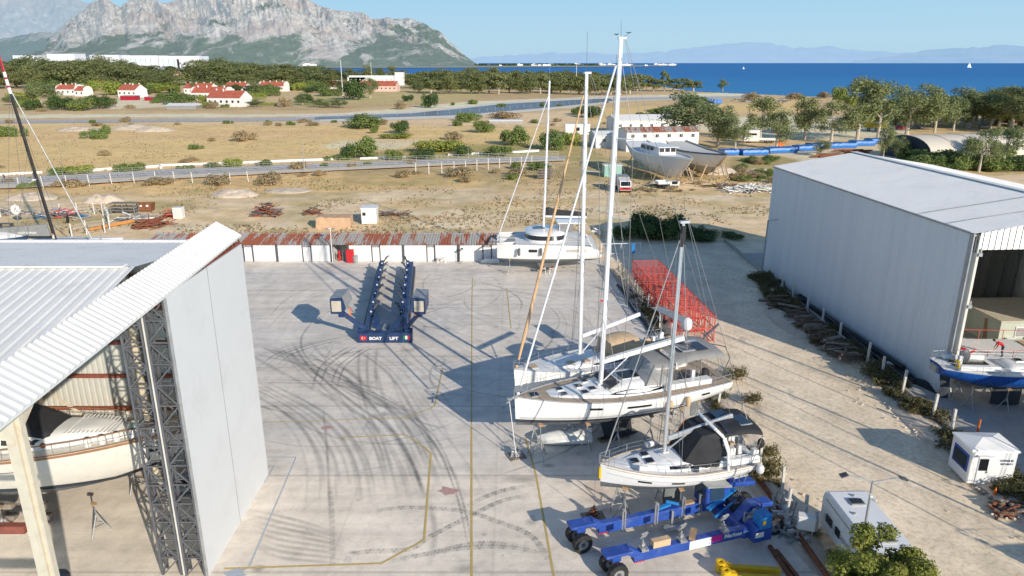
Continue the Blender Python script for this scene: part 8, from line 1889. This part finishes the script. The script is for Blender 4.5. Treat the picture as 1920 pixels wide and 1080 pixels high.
# ================================================================ BLUE LIFT TRAILERS
def tire(parent,c,ax,r=.52,w=.42):
    q=MB(); q.wheel(c,r,w,ax,30); o=q.build('wheel','black_rubber',parent,world=False)
    q=MB(); c=Vector(c); ax=Vector(ax).normalized(); q.tube(c-ax*w*.42,c+ax*w*.42,r*.56,n=16); q.build('rim','steel',o,world=False); q=MB(); q.tube(c-ax*w*.5,c+ax*w*.5,r*.2,n=10); q.build('hub','dark_steel',o,world=False)
cx_=lambda s: 3.35 if s>0 else -3.85
T1=thing('lift_trailer','dark blue U-shaped boat lift trailer with raised side cabins in the middle of the yard','boat trailer',(-11.85,62,0),0)
q=MB(); q.box((0,.35,.55),(5.1,.7,1.0)); q.box((-2.2,.5,1.15),(.75,.5,.35)); q.box((2.2,.5,1.15),(.75,.5,.35)); q.build('front_beam','navy',T1,world=False,bevel=.04)
for s in (-1,1):
    q=MB(); q.beam((s*1.75,.7,.9),(s*1.85-2.45,23.2,1.15),.50,.8); q.build('side_beam','navy',T1,world=False,bevel=.03)
    q=MB(); q.beam((s*2.05-.35,3.5,.55),(s*2.15-2.4,22.9,.65),.35,.7); q.build('side_rail','dark_steel',T1,world=False)
    for k in range(7):
        y=4.2+2.95*k; xx=s*(1.75+.004*y)-.109*y; q=MB(); q.box((xx-s*.28,y,1.6),(.36,.4,.8)); q.build('support_post','navy',T1,world=False)
        q=MB(); q.beam((xx-s*.3,y+.35,1.7),(xx-s*.75,y+.6,2.25),.14,.14); q.box((xx-s*.8,y+.65,2.32),(.5,.55,.08),ry=s*.5); q.build('pad','dark_steel',T1,world=False)
        q=MB(); q.box((xx-s*.28,y-.21,1.75),(.16,.03,.16)); q.build('marker','plastic_white',T1,world=False)
        for d in (-.3,.35): tire(T1,(s*1.95-.109*y,y+d*2,.38),(1,0,0),.36,.3) if k%2==0 else None
    # diagonal gusset and raised arm with cabin
    q=MB(); q.extr([(s*1.35,.8,1.0),(s*1.35,.8,.2),(s*.3,.8,.2)],(0,.3,0)); q.extr([(s*1.3,3.4,1.5),(s*1.3,.9,1.2),(s*.4,1.0,.9),(s*.55,1.4,1.0)],(0,0,.35)); q.build('gusset','navy',T1,world=False)
    q=MB(); q.beam((s*1.9,.7,1.2),(cx_(s)*.97,.2,2.9),.55,.35); q.box((cx_(s),.1,3.0),(.5,.6,.7)); q.build('arm','navy',T1,world=False,bevel=.03)
    cx=3.35 if s>0 else -3.85; q=MB(); y0_,y1_=-1.1,1.6; n_old=None
    sec=lambda y:[(cx-.68,y,3.75),(cx+.68 if s<0 else cx+.68,y,3.75),(cx+.68,y,5.15),(cx-.68,y,5.15)]
    pr_=[(-.68,3.3),(.35,3.3),(.75,3.85),(.45,4.85),(-.68,4.75)]; pr_=[(cx-s*p[0],p[1]) for p in pr_]
    q.loft([[(x,y,z) for x,z in pr_] for y in (y0_,y1_)],closed=True,caps=True); c_=q.build('cabin','navy',T1,world=False,bevel=.04)
    q=MB(); q.loft([[(x,y,z) for x,z in [(cx-s*.75*1.0,3.85),(cx-s*.46,4.88),(cx+s*.70,4.78)]] for y in (y0_-.02,y1_+.02)]); q.build('cabin_roof','galv',c_,world=False)
    q=MB(); q.box((cx+s*.12,y0_-.03,4.05),(.85,.06,1.0)); q.build('grille','beige',c_,world=False); q=MB(); [q.box((cx+s*.12,y0_-.07,3.65+.1*k),(.83,.03,.03)) for k in range(9)]; q.build('grille_bars','rib_sheet',c_,world=False)
    q=MB(); q.box((s*3.0,-.15,3.2),(.12,.1,.8)); q.build('safety_tape','orange',T1,world=False)
text('BOAT',(-.85,-.012,.5),.40,(PI/2,0,0),'plastic_white',T1,bold=.018,sx=1.1); text('LIFT',(.85,-.012,.5),.40,(PI/2,0,0),'plastic_white',T1,bold=.018,sx=1.1)
q=MB(); q.box((-1.98,-.01,.55),(.6,.03,.42)); f=q.build('turkish_flag','red',T1,world=False)
q=MB(); c0=Vector((-2.02,-.03,.55)); 
A_=[(c0.x+.13*math.cos(a),c0.y,c0.z+.13*math.sin(a)) for a in np.linspace(.75,2*PI-.75,18)]+[(c0.x+.035+.105*math.cos(a),c0.y,c0.z+.105*math.sin(a)) for a in np.linspace(2*PI-.9,.9,18)]; q.poly(A_); 
S_=[(c0.x+.15+ (.07 if i%2==0 else .028)*math.cos(PI+i*PI/5),c0.y,c0.z+(.07 if i%2==0 else .028)*math.sin(PI+i*PI/5)) for i in range(10)]; q.poly(S_); q.build('crescent_and_star','plastic_white',f,world=False)
for k,m in enumerate(('green_flag','plastic_white','red')): q=MB(); q.box((1.83+.19*k,-.012,.6),(.19,.03,.36)); q.build('flag_stripe',m,T1,world=False)
q=MB(); q.box((-.35,2.2,.55),(.5,2.4,.3)); q.box((.25,2.0,.5),(.45,2.0,.2)); q.build('hydraulic_unit','galv',T1,world=False)
# near trailer: local x to the right along the beams, y away
T2=thing('lift_trailer','bright blue boat trailer with big tyres lying open in the bottom right of the yard','boat trailer',(5.3,30.4,0),R(18.3))
q=MB(); q.beam((.9,0,.95),(8.2,0,.95),.38,.55); nb=q.build('side_beam','lift_blue',T2,world=False,bevel=.02)
q=MB(); q.beam((0.2,2.7,.95),(7.3,2.7,.95),.38,.62); q.build('side_beam','lift_blue',T2,world=False,bevel=.02)
q=MB(); q.beam((7.75,-.1,.8),(7.45,2.85,.8),.5,.6); q.build('cross_beam','lift_blue',T2,world=False,bevel=.02)
for y in (0,2.7):
    xo=.0 if y==0 else -.75
    q=MB(); q.box((xo+.0,y,1.45),(1.5,.75,.16)); q.beam((xo+.5,y,1.45),(xo+1.3,y,.95),.36,.4); q.box((xo-.1,y,1.2),(.5,.5,.4)); q.build('wheel_arm','lift_blue',T2,world=False,bevel=.03)
    tire(T2,(xo-.15,y-.48,.55),(0,1,0),.55,.40); tire(T2,(xo-.15,y+.48,.55),(0,1,0),.55,.40)
    q=MB(); [q.box((xo+.95+.1*k,y-.21,.70),(.06,.02,.08)) for k in range(6)]; q.build('hazard_stripe','red',T2,world=False)
for x in (1.6,3.6,5.3,6.4): q=MB(); q.box((x,2.55,1.15),(.09,.1,1.3)); q.box((x+.15,2.55,1.15),(.09,.1,1.3)); q.box((x+.07,2.55,1.82),(.16,.16,.1)); q.build('upright','steel',T2,world=False)
q=MB(); q.box((4.6,2.2,.35),(1.2,.5,.1)); q.box((4.6,2.4,.8),(.12,.12,.9)); q.build('cross_prop','galv',T2,world=False)
q=MB(); q.beam((3.8,2.65,1.4),(4.6,2.7,1.5),.22,.12); q.beam((4.4,2.8,1.65),(5.1,2.6,1.45),.12,.12); q.build('support_pad','sky_blue',T2,world=False)
q=MB(); q.box((5.75,2.7,1.35),(.7,.3,.12)); q.build('wood_block','wood',T2,world=False)
for x,rz_ in ((1.5,.2),(3.75,.3),(6.3,.2)):
    q=MB(); q.box((x,0,1.28),(.4,.46,.12)); q.tube((x,.05,1.3),(x,.1,1.75),.05,n=7); q.box((x,.1,1.5),(.2,.2,.12)); q.build('pad_base','steel',T2,world=False); q=MB(); q.box((x+.05,.15,1.95),(.42,.10,.42),rx=.5,rz=rz_); q.build('support_pad','galv',T2,world=False)
q=MB(); q.box((4.45,0.1,1.38),(.9,.3,.16),rz=.9); q.build('wood_block','wood',T2,world=False)
q=MB(); q.box((2.5,.03,1.42),(1.0,.34,.38)); q.build('cardboard_box','tan_cloth',T2,world=False)
q=MB(); q.box((4.75,-.205,.95),(1.3,.02,.5)); q.build('white_panel','plastic_white',T2,world=False); q=MB(); q.box((5.75,-.205,1.02),(.65,.02,.36)); q.build('magenta_panel','magenta',T2,world=False)
text('Marinas',(6.75,-.21,1.02),.33,(PI/2,0,0),'plastic_white',T2,bold=.012,sx=1.05)
text('SAIL & SERVICE YARD',(7.75,-.21,1.0),.075,(PI/2,0,0),'plastic_white',T2)
# engine end
K0=len(T2.children) if False else set(bpy.data.objects.keys())
q=MB(); q.box((9.85,-.2,1.0),(1.15,.85,1.0)); q.build('power_pack','lift_blue',T2,world=False,bevel=.04)
q=MB(); q.box((9.9,-.35,1.75),(.75,.7,.85)); c_=q.build('control_box','sky_blue',T2,world=False,bevel=.05); q=MB(); q.box((9.75,-.715,1.75),(.18,.03,.25)); q.build('sticker','yellow',c_,world=False); q=MB(); q.box((9.5,-.755,1.1),(.5,.03,.3)); q.build('sign','plastic_white',c_,world=False)
q=MB(); q.beam((9.2,.9,1.0),(10.0,.9,1.9),.6,.3); q.beam((9.9,.9,1.85),(11.3,.9,1.75),.65,.25); q.build('engine_arm','lift_blue',T2,world=False,bevel=.03); q=MB(); q.beam((9.2,2.85,1.0),(9.9,2.7,2.1),.6,.3); q.beam((9.8,2.7,2.1),(11.4,2.6,2.0),.6,.25); q.build('engine_arm','lift_blue',T2,world=False,bevel=.03)
q=MB(); q.box((8.7,2.75,1.75),(1.3,1.3,1.3)); c_=q.build('cabin','lift_blue',T2,world=False,bevel=.08); q=MB(); q.box((8.75,2.75,2.48),(1.6,1.6,.08),ry=.15); q.build('cabin_roof','galv',c_,world=False); q=MB(); q.box((8.04,2.75,2.0),(.04,.9,.8)); q.box((8.7,2.09,2.0),(.9,.04,.8)); q.build('cabin_window','glass_blue',c_,world=False)
for y in (.3,1.3): tire(T2,(11.3,y,.55),(0,1,0),.55,.40)
tire(T2,(11.1,2.85,.55),(0,1,0),.55,.40)
q=MB(); q.beam((7.9,1.7,1.4),(10.2,2.6,1.7),.28,.10); q.beam((8.0,1.2,1.2),(9.9,1.9,1.5),.1,.1); q.build('ramp','sky_blue',T2,world=False)
q=MB(); q.box((10.0,2.1,1.2),(1.0,1.1,.6)); [q.tube((9.5+random.random(),1.6+random.random(),1.5),(9.6+random.random(),1.5+random.random(),1.6),.04,n=5) for k in range(14)]; q.build('engine','dark_steel',T2,world=False)
q=MB(); q.path([(9.3,.4,1.2),(9.5,.6,1.6),(9.9,.5,1.4),(10.1,.9,1.9)],.05,6); q.tube((10.1,2.6,2.4),(11.0,2.6,2.45),.06,n=6); q.build('hydraulic_hose','galv',T2,world=False)
for o_ in [o for o in bpy.data.objects if o.parent==T2 and o.name not in K0]: o_.location.x-=1.5
# ================================================================ PEOPLE
def person(name,label,loc,rz,pose,shirt,trousers,scale=1.0):
    """one skinned body; pose gives joint positions"""
    t=thing(name,label,'person',loc,rz); J=pose
    me=bpy.data.meshes.new('body'); names=list(J); idx={k:i for i,k in enumerate(names)}
    ed=[(a,b) for a,b in (('pelvis','waist'),('waist','chest'),('chest','neck'),('neck','head'),('head','crown'),('chest','sl'),('sl','el'),('el','hl'),('hl','fl'),('chest','sr'),('sr','er'),('er','hr'),('hr','fr'),('pelvis','pl'),('pl','kl'),('kl','al'),('al','tl'),('pelvis','pr'),('pr','kr'),('kr','ar'),('ar','tr'))]
    me.from_pydata([J[k][:3] for k in names],[(idx[a],idx[b]) for a,b in ed],[]); o=bpy.data.objects.new('body',me); COL.objects.link(o); o.parent=t
    sk=o.modifiers.new('skin','SKIN'); sk.use_smooth_shade=True; o.modifiers.new('sub','SUBSURF').levels=1
    rad={'pelvis':.15,'waist':.135,'chest':.16,'neck':.055,'head':.10,'crown':.085,'sl':.075,'el':.045,'hl':.032,'fl':.03,'sr':.075,'er':.045,'hr':.032,'fr':.03,'pl':.10,'kl':.065,'al':.045,'tl':.045,'pr':.10,'kr':.065,'ar':.045,'tr':.045}
    for k in names:
        v=me.skin_vertices[0].data[idx[k]]; r=rad[k]; v.radius=(r,r); v.use_root=(k=='pelvis')
    dg=bpy.context.evaluated_depsgraph_get(); m2=bpy.data.meshes.new_from_object(o.evaluated_get(dg)); o.modifiers.clear(); o.data=m2
    hd=Vector(J['head']); pv=Vector(J['pelvis']); ch=Vector(J['chest']); m2.materials.clear()
    for m in ('skin',shirt,trousers,'black_rubber'): m2.materials.append(MT[m])
    def near(c,a,b):
        a=Vector(a);b=Vector(b); d=b-a; k=max(0,min(1,(c-a).dot(d)/d.length_squared)); return (a+d*k-c).length
    seg=[(1,'pelvis','waist'),(1,'waist','chest'),(1,'chest','sl'),(1,'chest','sr'),(1,'sl','el'),(1,'sr','er'),(0,'el','hl'),(0,'er','hr'),(0,'hl','fl'),(0,'hr','fr'),(0,'neck','crown'),(2,'pelvis','pl'),(2,'pelvis','pr'),(2,'pl','kl'),(2,'kl','al'),(2,'pr','kr'),(2,'kr','ar'),(3,'al','tl'),(3,'ar','tr')]
    for p in m2.polygons:
        c=p.center; p.material_index=min(seg,key=lambda s:near(c,J[s[1]],J[s[2]]))[0]
    q=MB(); cr=Vector(J['crown']); q.blob(cr+ (cr-hd)*.1,(.115,.12,.09),10,6); q.build('hair','hair',t,world=False,smooth=True)
    fw=Vector((.1,0,-.02)) if 'fw' not in pose else Vector(pose['fw'])
    return t
bend=dict(pelvis=(0,0,.92),waist=(.10,0,1.05),chest=(.38,0,1.18),neck=(.52,0,1.24),head=(.62,0,1.28),crown=(.70,0,1.34),sl=(.40,.19,1.16),el=(.45,.24,.88),hl=(.58,.2,.66),fl=(.63,.18,.58),sr=(.40,-.19,1.16),er=(.44,-.24,.88),hr=(.56,-.2,.66),fr=(.61,-.18,.58),pl=(0,.1,.86),kl=(.06,.12,.48),al=(-.03,.13,.08),tl=(.12,.14,.04),pr=(0,-.1,.86),kr=(-.02,-.13,.48),ar=(-.16,-.14,.08),tr=(-.02,-.15,.04))
g=G(1877,668,2.4); person('person','person in a red shirt and dark trousers bending over on the slatted boat',(g.x,g.y,2.36),R(160),bend,'shirt_red','jeans')
standp=dict(pelvis=(0,0,.95),waist=(0,0,1.1),chest=(0,0,1.32),neck=(0,0,1.48),head=(.02,0,1.6),crown=(.02,0,1.69),sl=(0,.19,1.4),el=(.02,.25,1.12),hl=(.14,.22,.90),fl=(.18,.2,.82),sr=(0,-.19,1.4),er=(.02,-.25,1.12),hr=(.16,-.2,.94),fr=(.22,-.18,.9),pl=(0,.1,.9),kl=(.02,.11,.5),al=(-.02,.12,.08),tl=(.12,.13,.04),pr=(0,-.1,.9),kr=(.03,-.11,.5),ar=(-.01,-.12,.08),tr=(.13,-.13,.04))
person('person','person in a pale shirt standing beside the black mast on the racing catamaran',(-55.6,84.5,3.6),R(200),standp,'shirt_white','jeans')
g=G(10,344); person('person','distant person in dark clothes walking on the perimeter road at the far left',(g.x,g.y,.32),R(90),standp,'black_cloth','jeans')
for p_ in PROTOS:
    for c_ in [c for c in bpy.data.objects if c.parent==p_]: bpy.data.objects.remove(c_)
    bpy.data.objects.remove(p_)
# ================================================================ CAMERA AND LIGHT
cam=bpy.data.cameras.new('camera'); co=bpy.data.objects.new('camera',cam); COL.objects.link(co)
cam.sensor_width=36; cam.lens=36*FL/1920; cam.clip_start=.5; cam.clip_end=120000
co.location=(0,0,HC); co.rotation_euler=(PI/2-PT,0,0); scn.camera=co
SD=Vector((.575*math.cos(R(22)),-.818*math.cos(R(22)),math.sin(R(22)))).normalized()
sun=bpy.data.lights.new('sun','SUN'); sun.energy=SUN_E; sun.angle=R(.5); sun.color=(1,.90,.76)
so=bpy.data.objects.new('sun',sun); COL.objects.link(so); so.rotation_euler=SD.to_track_quat('Z','Y').to_euler()
w=bpy.data.worlds.new('World'); scn.world=w; w.use_nodes=True; wn=w.node_tree; wn.nodes.clear()
wo=wn.nodes.new('ShaderNodeOutputWorld'); bg=wn.nodes.new('ShaderNodeBackground'); sk=wn.nodes.new('ShaderNodeTexSky')
sk.sky_type='NISHITA'; sk.sun_disc=False; sk.sun_elevation=R(22); sk.sun_rotation=math.atan2(SD.x,SD.y); sk.altitude=30; sk.air_density=1.0; sk.dust_density=SKY_D; sk.ozone_density=SKY_O
bg.inputs[1].default_value=SKY_E; wn.links.new(sk.outputs[0],bg.inputs[0])
tc=wn.nodes.new('ShaderNodeTexCoord'); sp=wn.nodes.new('ShaderNodeSeparateXYZ'); wn.links.new(tc.outputs['Generated'],sp.inputs[0])
r1=ramp(wn,sp.outputs[2],[(0,(.46,.66,.80)),(.025,(.47,.69,.84)),(.09,(.38,.66,.87)),(.3,(.18,.42,.75))])
b2=wn.nodes.new('ShaderNodeBackground'); wn.links.new(r1,b2.inputs[0]); b2.inputs[1].default_value=1.0
fm=ramp(wn,sp.outputs[2],[(0,1),(.10,1),(.35,0)]); mx=wn.nodes.new('ShaderNodeMixShader')
wn.links.new(fm,mx.inputs[0]); wn.links.new(bg.outputs[0],mx.inputs[1]); wn.links.new(b2.outputs[0],mx.inputs[2]); wn.links.new(mx.outputs[0],wo.inputs[0])
scn.view_settings.view_transform='Standard'; scn.view_settings.look='None'; scn.view_settings.exposure=0
scn.cycles.max_bounces=6; scn.cycles.transparent_max_bounces=12
scn.cycles.use_adaptive_sampling=True
